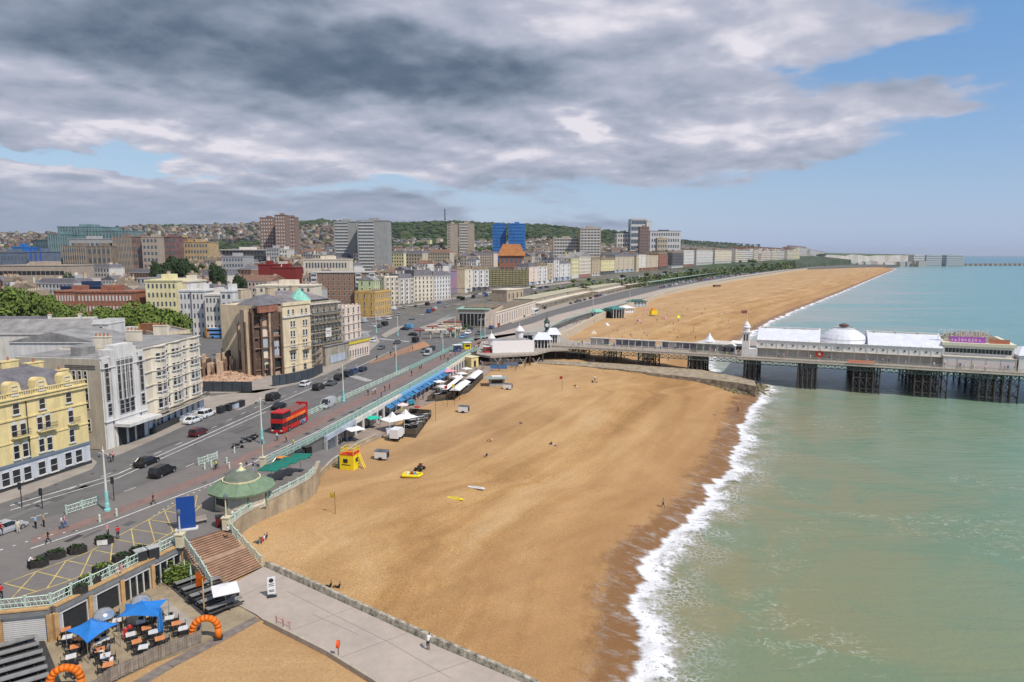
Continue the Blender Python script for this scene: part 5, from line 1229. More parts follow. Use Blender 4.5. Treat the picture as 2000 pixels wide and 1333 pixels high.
def slab(name,label,x0,x1,ytop,Y,D,wm,nx,nf,base=None,ang=0.0,wcol=None,band=None,top=None,ww=.6,wh=.5,parent=None,cat='tower block',ybase=None,wx=(0.04,0.96),side=True,vert=None,win_parts=False):
 """high block standing on the land: front spans pixel columns x0..x1 at depth Y"""
 A=atY(x0,ytop,Y);B=atY(x1,ytop,Y+(B_ if(B_:=ang)else 0));zt=A.z;za=lz(A.x,A.y)-1 if base is None else base
 A.z=B.z=za;b=Bld(name,label,cat,A,B);H=zt-za;L=b.L;g=wcol or M_glassb
 m=MB();m.b2(0,L,0,D,0,H,wm)
 for f in range(nf):
  z0=H*(f+.22)/nf;z1=z0+H/nf*wh
  if band:m.b2(L*wx[0],L*wx[1],-.25,-.02,z1+H/nf*.06,z1+H/nf*.42,band)
  for i in range(nx):
   u=L*(wx[0]+(wx[1]-wx[0])*(i+.5)/nx);w=L*(wx[1]-wx[0])/nx*ww
   m.quad([(u-w/2,-.06,z0),(u+w/2,-.06,z0),(u+w/2,-.06,z1),(u-w/2,-.06,z1)],g)
  if side:
   k=max(1,int(nx*D/L));
   for i in range(k):y=D*(i+.5)/k;w=D/k*ww*.8;m.quad([(-.06,y+w/2,z0),(-.06,y-w/2,z0),(-.06,y-w/2,z1),(-.06,y+w/2,z1)],g)
 if vert:
  for i in range(nx+1):u=L*(wx[0]+(wx[1]-wx[0])*i/nx);m.b2(u-.18,u+.18,-.4,0,0,H+.3,vert)
 b.part(m,'wall');r=MB();r.b2(-.3,L+.3,-.3,D+.3,H,H+.7,top or wm);r.b2(L*.35,L*.65,D*.3,D*.7,H+.7,H+3.0,top or wm);b.part(r,'roof');return b
def towers():
 W=WC;tc=mat('warm_tower_concrete',(.40,.33,.26),.9,.15,.3,streak=.5);gc=mat('grey_tower_panel',(.30,.30,.285),.9,.15,.3,streak=.4);bt=mat('brown_tower_brick',(.25,.165,.135),.9,.2,.3)
 lt=mat('pale_concrete_band',(.58,.56,.52),.9,.1,.3)
 slab('tower_block','leftmost and lowest of the three clustered brown brick towers',507,534,426,900,20,bt,5,14,wcol=lt,ww=.45,wh=.4)
 slab('tower_block','tallest middle one of the three clustered brown brick towers',536,557,421,880,18,bt,4,15,wcol=lt,ww=.45,wh=.4)
 slab('tower_block','right hand one of the three clustered brown brick towers',559,575,425,905,18,bt,3,14,wcol=lt,ww=.45,wh=.4)
 slab('tower_block','left grey slab of the twin tower blocks with white floor bands',651,696,434,640,16,gc,8,17,band=lt,ww=.8,wx=(.06,.62))
 slab('tower_block','right grey slab of the twin tower blocks with a blank flank',697,757,432,620,18,gc,8,17,band=lt,ww=.8,wx=(.04,.54))
 slab('tower_block','left tan slab of the twin towers below the wooded hill',873,893,438,1000,16,tc,3,14,wx=(.05,.3),ww=.7)
 slab('tower_block','right tan slab with balcony strips below the wooded hill',896,925,437,1010,18,tc,5,14,band=lt,wx=(.05,.62))
 bl=mat('blue_scaffold_sheet',(.035,.16,.40),.6,.35,.12,streak=.4,col2=(.02,.10,.30));bd=mat('blue_sheet_fold',(.03,.12,.32),.7,.3,.3)
 slab('wrapped_tower','left of two tower blocks wrapped in bright blue sheeting',962,988,439,950,20,bl,1,13,band=bd,ww=0,side=False)
 slab('wrapped_tower','right of two tower blocks wrapped in bright blue sheeting',993,1026,438,940,20,bl,1,13,band=bd,ww=0,side=False)
 slab('flat_block','long beige slab of flats between the blue towers and the square tower',1080,1132,466,880,14,tc,9,9,band=lt)
 slab('tower_block','square beige tower block right of the long slab',1133,1174,446,860,18,tc,6,14,band=lt)
 slab('hospital_block','white hospital block with dark roof band on the ridge',1270,1330,452,1250,34,W['white'],12,5,top=M_slate)
 slab('hospital_block','left cream hospital block with a flat dark roof',1205,1250,456,1300,30,W['offwhite'],9,5,top=M_slate)
 slab('hospital_tower','white and glass tower rising highest on the ridge',1232,1262,429,1290,26,W['bluegrey'],5,6,band=W['white'],wh=.6,ww=.9)
 slab('hospital_tower','white slanted stair tower beside the glass one',1263,1273,432,1288,24,W['white'],1,3,ww=0)
 slab('tower_block','brown brick tower in front of the hospital',1250,1268,444,1180,16,bt,4,12)
 slab('hospital_wing','beige wing stepping down in front of the hospital',1284,1304,466,1180,16,W['beige'],4,5)
 gl=mat('green_glass_front',(.15,.235,.235),.25,.3,.12,spec=.6);gd=mat('dark_green_glass',(.075,.115,.13),.25,.3,.2,spec=.6);pl=mat('pale_mullion',(.25,.32,.32),.7,.1)
 slab('glass_office','tall green glass office with white mullions at the top left',112,200,444,640,30,gl,14,5,vert=pl,wcol=gd,ww=.2,cat='office')
 slab('glass_office','lower green glass office extending right of the tall one',156,255,452,625,22,gl,14,4,vert=pl,wcol=gd,ww=.3,cat='office')
 slab('glass_office','dark glass office wing at the left of the green offices',66,96,470,610,26,gd,6,6,vert=gd,wcol=gl,ww=.2,cat='office')
 slab('glass_office','pale green glass wing in front of the green offices',92,132,459,600,24,gl,8,6,vert=pl,wcol=gd,ww=.2,cat='office')
 slab('library_block','pale flat-topped block between the glass offices and brown student flats',134,216,468,590,14,W['grey'],8,3,cat='building')
 sb=mat('taupe_panel',(.24,.195,.155),.9,.2,.3)
 slab('student_flats','left taupe student block with tall fins',120,168,482,560,20,sb,10,5,vert=lt if False else tc,ww=.6,cat='flats')
 slab('student_flats','middle taupe student block with pale frames',168,217,482,562,20,sb,5,4,vert=tc,ww=.5,cat='flats')
 slab('student_flats','taller taupe student block with dark slats',218,256,464,570,20,sb,12,6,vert=tc,ww=.6,cat='flats')
 slab('student_flats','brown student block with dark vertical window strips',257,276,464,572,20,bt,4,6,cat='flats')
 slab('student_flats','plain tan student block with bay corner',276,308,464,566,22,tc,4,7,cat='flats')
 slab('student_flats','plum and brown student block',309,342,464,576,22,mat('plum_panel',(.20,.12,.11),.9,.3,.2),5,7,cat='flats')
 slab('student_flats','sandy yellow student block right of the plum one',346,360,468,600,16,W['ochre'],3,6,cat='flats')
 slab('student_flats','long sandy block with small square windows',358,407,474,590,20,mat('sand_panel',(.46,.33,.18),.9,.15,.3),8,6,cat='flats')
 slab('office_block','blue-grey low office at the far left edge',-30,56,494,520,24,mat('dull_blue_panel',(.14,.17,.22),.8,.15,.3),12,4,wh=.4,cat='office')
 slab('office_block','white panelled office with a vivid blue stripe',54,84,493,515,20,mat('dull_blue_panel',(.14,.17,.22),.8,.15,.3),3,1,ww=.35,wh=.9,wcol=mat('vivid_blue',(.02,.11,.45),.5,.1),side=False,cat='office')
 slab('blue_roof_plant','bright blue wrapped plant room on the low office roof',23,47,484,530,14,bl,1,1,ww=0,cat='plant room')
 slab('concrete_car_park','pale concrete decked building below the glass offices',-10,130,520,470,30,tc,14,3,wh=.35,wcol=M_dark,ww=.9,cat='building')
 slab('civic_building','black glazed office with a white flat roof',430,519,489,640,26,W['dark'],12,5,wcol=M_glass,band=W['dark'],top=W['offwhite'],cat='office')
 slab('checker_block','pale checkered office block beside the black glazed one',519,545,486,630,20,W['grey'],5,7,cat='office')
 slab('checker_block','white office block with peach panels',545,561,488,632,20,W['offwhite'],3,6,cat='office')
 slab('art_deco_offices','stepped grey-white office with small square windows',433,476,502,520,20,W['grey'],7,6,cat='office')
 slab('red_clad_building','deep red clad theatre block',504,530,518,480,20,mat('oxblood_cladding',(.21,.03,.025),.8,.15),1,1,ww=0,cat='building')
 slab('red_clad_building','lower red wing running right of the oxblood block',530,577,524,480,16,mat('oxblood_cladding',(.21,.03,.025),.8,.15),1,1,ww=0,cat='building')
 slab('market_hall','long cream building with rows of square openings behind the red block',592,681,508,520,14,W['cream'],14,3,cat='building')
 slab('brick_terrace','long red brick terrace with white bays behind the left trees',105,175,571,330,14,W['redbrick'],12,3,wcol=lt,cat='terrace',ww=.5)
 slab('brick_terrace','red brick hotel front with white stone windows among the trees',146,262,572,300,14,W['redbrick'],16,4,wcol=lt,cat='terrace',ww=.5)
 slab('blue_attic_building','navy blue attic storey with a row of small white windows',118,208,562,350,14,mat('navy_slate',(.03,.045,.10),.7,.2),10,2,wcol=lt,cat='building')
 slab('yellow_flats','five storey pale yellow stucco block behind the blue bus',283,345,550,300,16,W['lemon'],7,6,cat='building',ww=.45)
 slab('yellow_flats','cream return wing beside the pale yellow block',345,372,552,305,16,W['cream'],1,6,cat='building',ww=0)
 slab('white_terrace_house','white balconied house left in the row above the blue bus',349,372,570,285,14,W['white'],3,5,cat='house',ww=.4)
 slab('white_terrace_house','white house with grey roof, middle of the row above the blue bus',373,398,570,284,14,W['white'],3,5,cat='house',ww=.4)
 slab('white_terrace_house','white house, right of the row above the blue bus',399,430,578,280,14,W['offwhite'],4,5,cat='house',ww=.4)
 slab('white_terrace_house','tall narrow white house beside the red rubbish chute',430,453,571,276,14,W['white'],2,6,cat='house',ww=.5)
 slab('grey_shop_house','grey and brick house behind the red rubbish chute',455,480,592,275,12,W['grey'],2,3,cat='house',ww=.7)
 slab('cream_back_block','cream block behind the ruined hotel roof',500,612,560,330,14,W['cream'],9,6,cat='building',ww=.4)
 slab('church_hall','large hall with a steep orange roof before the blue towers',975,1023,500,640,20,W['redbrick'],5,2,cat='hall')
 p=atY(999,500,640);m=MB();m.gable(-13,13,0,24,0,11,mat('orange_tiles',(.34,.14,.05),.9,.2,.3),'x',hip=5);tag(m.build('hall_roof',None,loc=(p.x,p.y-1,p.z)),'steep orange tiled roof of the hall below the blue towers','roof')
 p=atY(869,436,2450);t=thing('radio_mast','thin radio mast on top of the wooded hill','mast',(p.x,p.y,p.z-12));m=MB()
 for a in range(3):m.cone((3*math.cos(a*2.1),3*math.sin(a*2.1),0),(.6*math.cos(a*2.1),.6*math.sin(a*2.1),62),.7,.5,M_dark,4)
 for k in range(12):m.box(0,0,3+k*5,5.2-k*.38,.6,.6,M_dark)
 m.build('lattice',t);m=MB()
 for k in range(5):m.cone((0,0,24+k*8),(0,0,27+k*8),2.4,2.4,M_dark,6)
 m.build('antenna',t)
towers()
def infill():
 rng=random.Random(63);seen=set();done=[];n=0;W=WC
 cn={'white':'white','cream':'cream','offwhite':'off-white','beige':'beige','grey':'grey','lemon':'pale yellow','pink':'pinkish','brick':'brown brick'}
 pl=[(0,'behind the left-hand trees'),(300,'below the student flats'),(440,'around the red clad theatre'),(600,'behind the brown brick flats'),(760,'behind the bay fronted hotels'),(900,'below the blue wrapped towers'),(1050,'behind the cliff road houses'),(1200,'in front of the hospital'),(1330,'right of the hospital')]
 for _ in range(4000):
  if n>=64:break
  px=rng.uniform(440,1400)if rng.random()<.85 else rng.uniform(0,440);Y=rng.uniform(400,1500)if px>440 else rng.uniform(380,520)
  fy=np.interp(px,[440,600,760,900,1050,1200,1400],[340,500,540,730,760,800,1250])
  if Y<fy:continue
  x=(px-1000)/F_PX*Y;w=rng.uniform(12,34);D=rng.uniform(10,16);z=lz(x,Y);H=rng.uniform(11,19)
  if any((x-a)**2+(Y-b)**2<(c+w*.6)**2 for a,b,c in done):continue
  top=498+F_PX*(CAM_Z-z-H)/Y
  if top<492 or any(a<px<b and Y<y_ for a,b,y_ in((500,580,900),(645,765,620),(865,930,1000),(955,1030,940),(1075,1180,880),(1225,1275,1290)))and top<512:continue
  c=rng.choice(list(cn));where=[q for a,q in pl if px>=a][-1];sz='long' if w>24 else('narrow' if w<17 else 'square');rf=rng.choice(['flat','mansard','gable']);lab='%s %s block with %s roof, %s, %s'%(sz,cn[c],{'flat':'flat','mansard':'slate attic','gable':'pitched'}[rf],'low' if H<15 else 'high',where)
  if lab in seen:continue
  seen.add(lab);ang=R(-22);A=Vector((x-w/2*math.cos(ang),Y-w/2*math.sin(ang),z));B=A+Vector((math.cos(ang),math.sin(ang),0))*w;done.append((x,Y,w*.6));n+=1
  b=Bld('town_block',lab,'building',A,B);m=MB();m.b2(0,w,0,D,-4,H,W[c]);nf=int(H/3);nx=max(3,int(w/3))
  for f in range(nf):
   for i in range(nx):u=w*(i+.5)/nx;zz=H*(f+.25)/nf;m.quad([(u-.6,-.05,zz),(u+.6,-.05,zz),(u+.6,-.05,zz+1.7),(u-.6,-.05,zz+1.7)],M_glass)
   for i in range(3):y=D*(i+.5)/3;zz=H*(f+.25)/nf;m.quad([(-.05,y+.5,zz),(-.05,y-.5,zz),(-.05,y-.5,zz+1.6),(-.05,y+.5,zz+1.6)],M_glass)
  m.b2(-.2,w+.2,-.2,D+.2,H,H+.35,W['white']);b.part(m,'wall');r=MB()
  if rf=='flat':r.b2(.4,w-.4,.4,D-.4,H+.3,H+.6,M_lead);r.b2(w*.4,w*.6,D*.3,D*.7,H+.6,H+2.6,W['grey'])
  elif rf=='gable':r.gable(0,w,0,D,H+.35,3.5,rng.choice([M_slate,M_tile,M_tileb]),'x',hip=rng.choice([0,4]))
  else:r.add([(0,0,H+.35),(w,0,H+.35),(w,D,H+.35),(0,D,H+.35),(1.4,1.4,H+3),(w-1.4,1.4,H+3),(w-1.4,D-1.4,H+3),(1.4,D-1.4,H+3)],[(0,1,5,4),(1,2,6,5),(2,3,7,6),(3,0,4,7),(4,5,6,7)],M_slate)
  ro=b.part(r,'roof')
  for i in range(rng.randint(1,3)):chimney(b,w*rng.uniform(.1,.9),D*.5,H+.5,.9,2.2,3.6,W[rng.choice(['cream','tan'])],3,ro)
 print('infill',n)
infill()
def coast_end():
 rng=random.Random(9);m=MB();mc=mat('chalk_cliff',(.50,.44,.39),.9,.2,.02,streak=.5)
 pts=[(1615,498,3300),(1640,499.5,3300),(1665,498,3400),(1700,500,3500),(1730,499,3600),(1760,499.5,3700),(1790,498,3800),(1815,500,3900)]
 V=[]
 for px,py,Y in pts:
  for s in(0,12):
   p=atY(px+s,py+rng.uniform(-.7,1.2),Y);V.append(p)
 for a,b in zip(V[:-1],V[1:]):
  m.quad([(a.x,a.y,0),(b.x,b.y,0),(b.x,b.y+8,b.z),(a.x,a.y+8,a.z)],mc)
  m.quad([(a.x,a.y+8,a.z),(b.x,b.y+8,b.z),(b.x-100,b.y+900,b.z+12),(a.x-300,a.y+900,a.z+12)],mat('downland_turf',(.12,.16,.07),.9,.2,.02))
 tag(m.build('cliffs'),'line of white chalk cliffs at the far end of the bay','cliffs',kind='structure')
 for i in range(22):
  px=1575+i*10.5+rng.uniform(-3,3);g=Vector(((px-1000)/F_PX*2450,2450+rng.uniform(-40,60),8));w=rng.uniform(14,34);m=MB();m.b2(-w/2,w/2,0,12,-8,rng.uniform(5,13),WC[rng.choice(['grey','white','tan','brick','offwhite','brown'])]);tag(m.build('harbour_shed',None,loc=g),'low harbour building, one of the strip before the white cliffs','building','low buildings before the white cliffs')
 for i,(x0,x1,tp,lab,c)in enumerate(((1786,1806,499,'left low white marina building','white'),(1810,1840,499,'middle grey banded marina apartment block','bluegrey'),(1850,1883,499,'right grey banded marina apartment block','bluegrey'))):
  slab('marina_building',lab+' at the end of the bay',x0,x1,tp,2560+i,40,WC[c],7,5,base=0,band=WC['white'],cat='building')
 t=thing('breakwater','long dark breakwater reaching into the sea at the horizon','breakwater',G(1760,518,0));o=t.location;m=MB()
 a,b=G(1745,520,0),G(2300,518,0);d=(b-a).xy;c=(a+b)/2-o;m.box(c.x,c.y,4,d.length,26,9,mat('breakwater_concrete',(.16,.17,.17),.9,.2,.02),math.atan2(d.y,d.x));m.build('wall',t)
 m=MB();n=60
 for i in range(n):q=a.lerp(b,i/n)-o;m.box(q.x,q.y-14,3,8,6,9,M_conc,math.atan2(d.y,d.x))
 m.build('caisson',t)
 m=MB();p=G(1790,519,0);m.box(p.x-60,p.y+60,6,420,60,10,WC['grey']);tag(m.build('marina_quay'),'grey marina quay below the apartment blocks','quay',kind='structure')
coast_end()
def leafm(name,c):return mat(name,c,0.85,0.45,0.25,col2=tuple(q*.45 for q in c))
M_leaf=leafm('leaf_green',(0.125,0.175,0.032));M_leafd=leafm('leaf_dark_green',(0.035,0.060,0.022));M_bark=mat('bark',(.10,.075,.05),.95,.3,2)
def crown_me(seed,n=2600,m=None,leaf=0.55):
 rng=random.Random(seed);mb=MB();lobes=[]
 for i in range(9):
  a=rng.uniform(0,6.28);r=rng.uniform(.15,.62);lobes.append((r*math.cos(a),r*math.sin(a),rng.uniform(.35,.80),rng.uniform(.24,.42)))
 lobes.append((0,0,.62,.42))
 vs,fs=[],[]
 for k in range(n):
  lx,ly,lz_,lr=rng.choice(lobes);d=Vector((rng.gauss(0,1),rng.gauss(0,1),rng.gauss(0,1))).normalized()*lr*rng.uniform(.72,1.06)
  p=Vector((lx,ly,lz_))+Vector((d.x,d.y,d.z*.8));s=leaf*.06*rng.uniform(.6,1.5)
  nn=(d.normalized()+Vector((rng.gauss(0,.5),rng.gauss(0,.5),rng.gauss(0,.5)+.4))).normalized();q=nn.to_track_quat('Z','Y');b=len(vs)
  for x,y in((-1,-.7),(1,-.8),(.9,.8),(-.8,.7)):vs.append(p+q@Vector((x*s,y*s,0)))
  fs.append((b,b+1,b+2,b+3))
 mb.add(vs,fs,m);return mb.mesh('crown')
CR={}
def tree(px,py,Y,hpx_top,w,label,m=None,group=None,kind='tree',z=None,seed=1):
 p=atY(px,py,Y);g=Vector((p.x,p.y,lz(p.x,p.y)if z is None else z));h=atY(px,hpx_top,Y).z-g.z
 m=m or M_leaf;k=(seed%3,m.name)
 if k not in CR:CR[k]=crown_me(seed%3+1,3600,m)
 t=thing('broadleaf_tree',label,kind,g,(seed*1.7)%6.28,group);o=link('crown',CR[k],t);o.scale=(w/2*1.15,w/2*1.15,h);o.location=(0,0,-h*.02)
 tr=MB();tr.cone((0,0,-1),(0,0,h*.45),.5,.32,M_bark,7)
 for i in range(4):a=i*1.6+seed;tr.cone((0,0,h*.3),(w*.22*math.cos(a),w*.22*math.sin(a),h*.62),.22,.08,M_bark,5)
 tr.build('trunk',t)
for i,(px,py,Y,top,w,lab)in enumerate(((-20,610,285,566,20,'bright green tree cut by the left edge of the picture'),(28,610,275,562,22,'biggest bright green tree at the left edge'),(70,610,282,570,17,'smaller bright green tree right of the big one at the left'),(92,605,300,577,12,'darker tree at the right end of the left-hand group'),(130,620,262,592,14,'low spreading tree between the two green groups'),(222,640,232,597,17,'tree behind the white stepped house'),(262,640,240,586,19,'tallest tree of the group behind the cream hotel'),(300,640,236,596,17,'rounded tree in the middle of the group behind the cream hotel'),(345,640,240,603,15,'last tree at the right of the group behind the cream hotel'))):
 tree(px,py,Y,top,w,lab,seed=i+1,group='green trees in the square behind the front buildings')
for i,(px,py,Y,top,w,lab)in enumerate(((335,525,500,500,26,'dark tree below the brown student flats'),(362,525,505,503,22,'dark tree right of the first below the student flats'),(310,525,480,512,16,'small dark tree left of the student flats trees'),(425,545,440,514,14,'dark round tree left of the stepped grey offices'),(134,560,420,530,14,'dark round tree in front of the decked concrete building'),(396,530,520,517,12,'small dark tree beside the sandy block'),(470,545,400,535,10,'brown green tree among the orange roofs'))):
 tree(px,py,Y,top,w,lab,m=M_leafd,seed=i+3)
rngh=random.Random(21)
WPAL=[('white',5),('cream',6),('offwhite',4),('pink',3),('lemon',2),('beige',4),('brick',3),('redbrick',2),('grey',2),('tan',3)]
WKEYS=[k for k,n in WPAL for _ in range(n)]
RPAL=[('slate',M_slate,5),('orange tile',M_tile,1.6),('brown tile',M_tileb,5)]
def house_parts(v):
 """wall, roof and chimney meshes of house pattern v; wall slot 0 and roof slot 0 are replaced per copy"""
 rg=random.Random(100+v);W=6.5+(v%4)*1.8;D=8+(v%3)*1.3;H=9.5+(v%5)*1.7;ax='xy'[v%2];base=WC['cream']
 m=MB();m.b2(0,W,0,D,-4,H,base)
 if ax=='y':m.add([(0,0,H),(W,0,H),(W/2,0,H+2.8)],[(0,1,2)],base);m.add([(0,D,H),(W,D,H),(W/2,D,H+2.8)],[(2,1,0)],base)
 else:m.add([(0,0,H),(0,D,H),(0,D/2,H+2.8)],[(2,1,0)],base);m.add([(W,0,H),(W,D,H),(W,D/2,H+2.8)],[(0,1,2)],base)
 nf=int(H/2.8);nx=int(W/2.4)
 for f in range(nf):
  z=.9+f*H/nf
  for i in range(nx):
   for(y,s)in((-.04,1),(D+.04,-1)):
    x=W*(i+.5)/nx;m.quad([(x-.5*s,y,z),(x+.5*s,y,z),(x+.5*s,y,z+1.5),(x-.5*s,y,z+1.5)],M_glass)
  for y in(D*.3,D*.7):
   m.quad([(-.04,y+.4,z),(-.04,y-.4,z),(-.04,y-.4,z+1.4),(-.04,y+.4,z+1.4)],M_glass)
 r=MB();r.gable(0,W,0,D,H,2.9,M_slate,ax,over=.15,hip=(1.6 if v%7==3 else 0));c=MB()
 for x in((.5,W-.5)if ax=='x' else(W/2,)):
  c.b2(x-.35,x+.35,D/2-.9,D/2+.9,H+1.6,H+4.1,WC['tan'])
  for k in(-.6,0,.6):c.cone((x,D/2+k,H+4.1),(x,D/2+k,H+4.6),.15,.12,M_pot,5)
 return m,r,c,W,D,H
HP=[house_parts(v)for v in range(12)];HM=[(a.mesh('wall'),b.mesh('roof'),c.mesh('chimney'))for a,b,c,*_ in HP]
FOOT=[];RECT=[]
def collect():
 for o in COL.objects:
  if o.parent is None and o.type=='EMPTY' and o.children and o.location.y>180:
   xs=[(o.matrix_basis@Vector(c))for ch in o.children if ch.type=='MESH' and ch.name.startswith(('wall','roof','front_wall','middle_wall'))for c in ch.bound_box]
   if xs:
    c=sum(xs,Vector())/len(xs);FOOT.append((c.x,c.y,max((q-c).xy.length for q in xs)))
    if o['category']in('tower block','office','flats','building','hall','house','terrace','plant room'):
     pj=[(1000+F_PX*q.x/(q.y*math.cos(PITCH)+(CAM_Z-q.z)*math.sin(PITCH)),498+F_PX*(CAM_Z-q.z)/q.y)for q in xs]
     a0,a1=min(p[0]for p in pj),max(p[0]for p in pj);t0=min(p[1]for p in pj)
     if not(o.name.startswith('student')and False):RECT.append((a0,a1,t0,c.y))
collect()
FR=[(-400,300),(100,345),(130,345),(290,335),(480,300),(600,345),(610,475),(740,500),(880,620),(955,710),(1033,690),(1080,680),(1120,640),(1174,650),(1240,720),(1300,800),(1400,1150),(1500,1500),(1560,1900),(1640,2600)]
def town_houses():
 ang=R(-22);ca,sa=math.cos(ang),math.sin(ang);cand=[]
 for r_ in range(-160,160):
  v=r_*24.0+rngh.uniform(-2,2)
  if r_%2:off=11.5
  else:off=0
  u=-2600.0
  while u<2600:
   k=rngh.randrange(12);W,D,H=HP[k][3:];row_v=v+(0 if r_%2 else 0)
   x,y=ca*u-sa*row_v,sa*u+ca*row_v;u+=W+(rngh.uniform(6,14)if rngh.random()<.06 else 0.02)
   if y<280 or y>2350:continue
   px=1000+F_PX*x/y
   if px<-260 or px>1640:continue
   if y<np.interp(px,[f[0]for f in FR],[f[1]for f in FR]):continue
   if y>1500 and(720<px<1200):continue
   if x>float(cliffX(y))-60:continue
   if y>900 and math.sin(x*.012)+math.sin(y*.009+x*.004)<-0.9:continue
   if any((x-a)**2+(y-b)**2<(c*.8+7)**2 for a,b,c in FOOT):continue
   z=lz(x,y);top=498+F_PX*(CAM_Z-(z+H+3))/y
   if any(a0-3<px<a1+3 and y<Y_ and top<t0+18 for a0,a1,t0,Y_ in RECT):continue
   cand.append((y,x,z,k,px,top))
 cand.sort();near=cand[:300];rest=cand[300:]
 place=[(-400,'at the far left edge'),(120,'behind the left-hand trees'),(300,'below the student flats'),(420,'behind the white terrace'),(520,'behind the ruined hotel'),(620,'behind the brown brick flats'),(735,'behind the ochre building'),(850,'in front of the tan towers'),(950,'below the blue wrapped towers'),(1050,'behind the olive netted building'),(1130,'behind the cliff road gables'),(1260,'in front of the hospital'),(1360,'right of the hospital'),(1500,'in the far seafront streets')]
 num={}
 for y,x,z,k,px,top in near:
  wc=rngh.choice(WKEYS);rn,rm,_=rngh.choices(RPAL,[q[2]for q in RPAL])[0];where=[p for a,p in place if px>=a][-1]
  row='lower' if y<420 else('middle' if y<560 else 'upper')
  kd='gabled' if k%2 else 'ridge-roofed';sz='tall' if HP[k][5]>14 else('low' if HP[k][5]<11 else 'mid-height')
  lab='%s %s house, %s roof, %s %s'%(sz,{'redbrick':'red brick','brick':'brown brick','offwhite':'off-white','pink':'pinkish'}.get(wc,wc),rn,row+' row',where)
  t=thing('town_house',lab,'house',(x,y,z),ang,lab+' (repeat)' if False else 'houses packed into the old town behind the seafront')
  a,b,c=HM[k];o=link('wall',a,t);o.material_slots[0].link='OBJECT';o.material_slots[0].material=WC[wc]
  o=link('roof',b,t);o.material_slots[0].link='OBJECT';o.material_slots[0].material=rm;ch=link('chimney',c,o)
 mb=MB()
 def copy(src,x,y,z,mp):
  kk=len(mb.v);mb.v+=[(x+ca*p[0]-sa*p[1],y+sa*p[0]+ca*p[1],z+p[2])for p in src.v];mb.f+=[tuple(kk+i for i in f)for f in src.f]
  ids=[mb.mi(mp.get(q.name,q))for q in src.mats];mb.m+=[ids[i]for i in src.m]
 simple_=[]
 for v in range(6):
  W,D,H=HP[v][3:];a=MB();a.b2(0,W,0,D,-5,H,WC['cream']);
  for f in range(2):
   for i in range(2):xx=W*(i+.5)/2;zz=1.2+f*H/2;a.quad([(xx-.7,-.06,zz),(xx+.7,-.06,zz),(xx+.7,-.06,zz+1.9),(xx-.7,-.06,zz+1.9)],M_glass)
  b=MB();b.gable(0,W,0,D,H,3,M_slate,'xy'[v%2],over=.15);simple_.append((a,b))
 for y,x,z,k,px,top in rest:
  if y>1000 and rngh.random()<.25:continue
  wc=rngh.choice(WKEYS);rm=rngh.choices(RPAL,[q[2]for q in RPAL]if px>450 else[8,1,4])[0][1];s=simple_[k%6]  # left-hand roofs lean to dark slate, imitating cloud shadow
  if px<800 and y>900 and rngh.random()<.85:wc=rngh.choice(['dark','brown','grey','brown','tan','dark','brick'])  # darker walls on the left hills put cloud shadow into the colour
  if y>1300 and px<700 and rngh.random()<.5:continue
  if y>1100 and rngh.random()<.75:rm=rngh.choice([M_slate,M_tileb,M_tileb])
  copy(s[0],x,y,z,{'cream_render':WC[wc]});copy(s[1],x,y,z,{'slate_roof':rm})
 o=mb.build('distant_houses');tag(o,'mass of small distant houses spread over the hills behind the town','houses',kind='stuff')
 print('houses',len(near),len(rest))
town_houses()
def woodland():
 rng=random.Random(5);mb=MB();ico=bmesh.new();bmesh.ops.create_icosphere(ico,subdivisions=1,radius=1);iv=[v.co.copy()for v in ico.verts];fi=[tuple(v.index for v in f.verts)for f in ico.faces];ico.free()
 mm=[leafm('wood_green',(.045,.075,.025)),leafm('wood_dark',(.022,.038,.018)),leafm('wood_olive',(.06,.075,.03))]
 n=0
 while n<10500:
  px=rng.uniform(-150,1480);d,zr=ridge(px);Y=rng.uniform(.38,1.04)*d;x=(px-1000)/F_PX*Y
  w=.3 if px>650 else.8
  if 700<px<1220 and Y>1500:w=.95
  if 760<px<960 and Y>1650 and rng.random()<.45 and Y<2350:w=.15
  if Y>d*.93:w=1
  nz=math.sin(x*.011+1)+math.sin(Y*.008+x*.005)
  if rng.random()>w+(.25 if nz<-.9 else 0):continue
  if x>float(cliffX(Y))-30:continue
  z=lz(x,Y);s=rng.uniform(3.5,8.5)*(1 if px<1250 else.6);m=rng.choice(mm);
  mb.add([(x+v.x*s*1.2*rng.uniform(.8,1.2),Y+v.y*s*1.2,z+s*.5+v.z*s*.8*rng.uniform(.8,1.2))for v in iv],fi,m);n+=1
 tag(mb.build('woodland'),'dark green woods and scattered trees over the hill and between the far streets','woodland',kind='stuff')
woodland()
def cliff_shrubs():
 rng=random.Random(15);mb=MB();vs,fs=[],[]
 for _ in range(5000):
  Y=rng.uniform(455,1700);t_=rng.random();cx=float(cliffX(Y));x=cx-6+t_*7.5;
  if rng.random()<.3 and math.sin(Y*.03)>.2:x+=rng.uniform(0,4)
  z=lz(x,Y)+rng.uniform(0,1.6);s=rng.uniform(.4,1.1)*(1+Y/1500);q=Vector((rng.gauss(0,1),rng.gauss(0,1),rng.gauss(0,1)+.8)).normalized().to_track_quat('Z','Y');b=len(vs)
  for a,c in((-1,-1),(1,-1),(1,1),(-1,1)):vs.append(Vector((x,Y,z))+q@Vector((a*s,c*s,0)))
  fs.append((b,b+1,b+2,b+3))
 mb.add(vs,fs,leafm('cliff_ivy',(.11,.14,.055)));tag(mb.build('cliff_greenery'),'ivy and shrubs growing over the old cliff wall','shrubs',kind='stuff')
cliff_shrubs()
def paint(name,c,r=.3):return mat('paint_'+name,c,r,0.0,1,spec=.6)
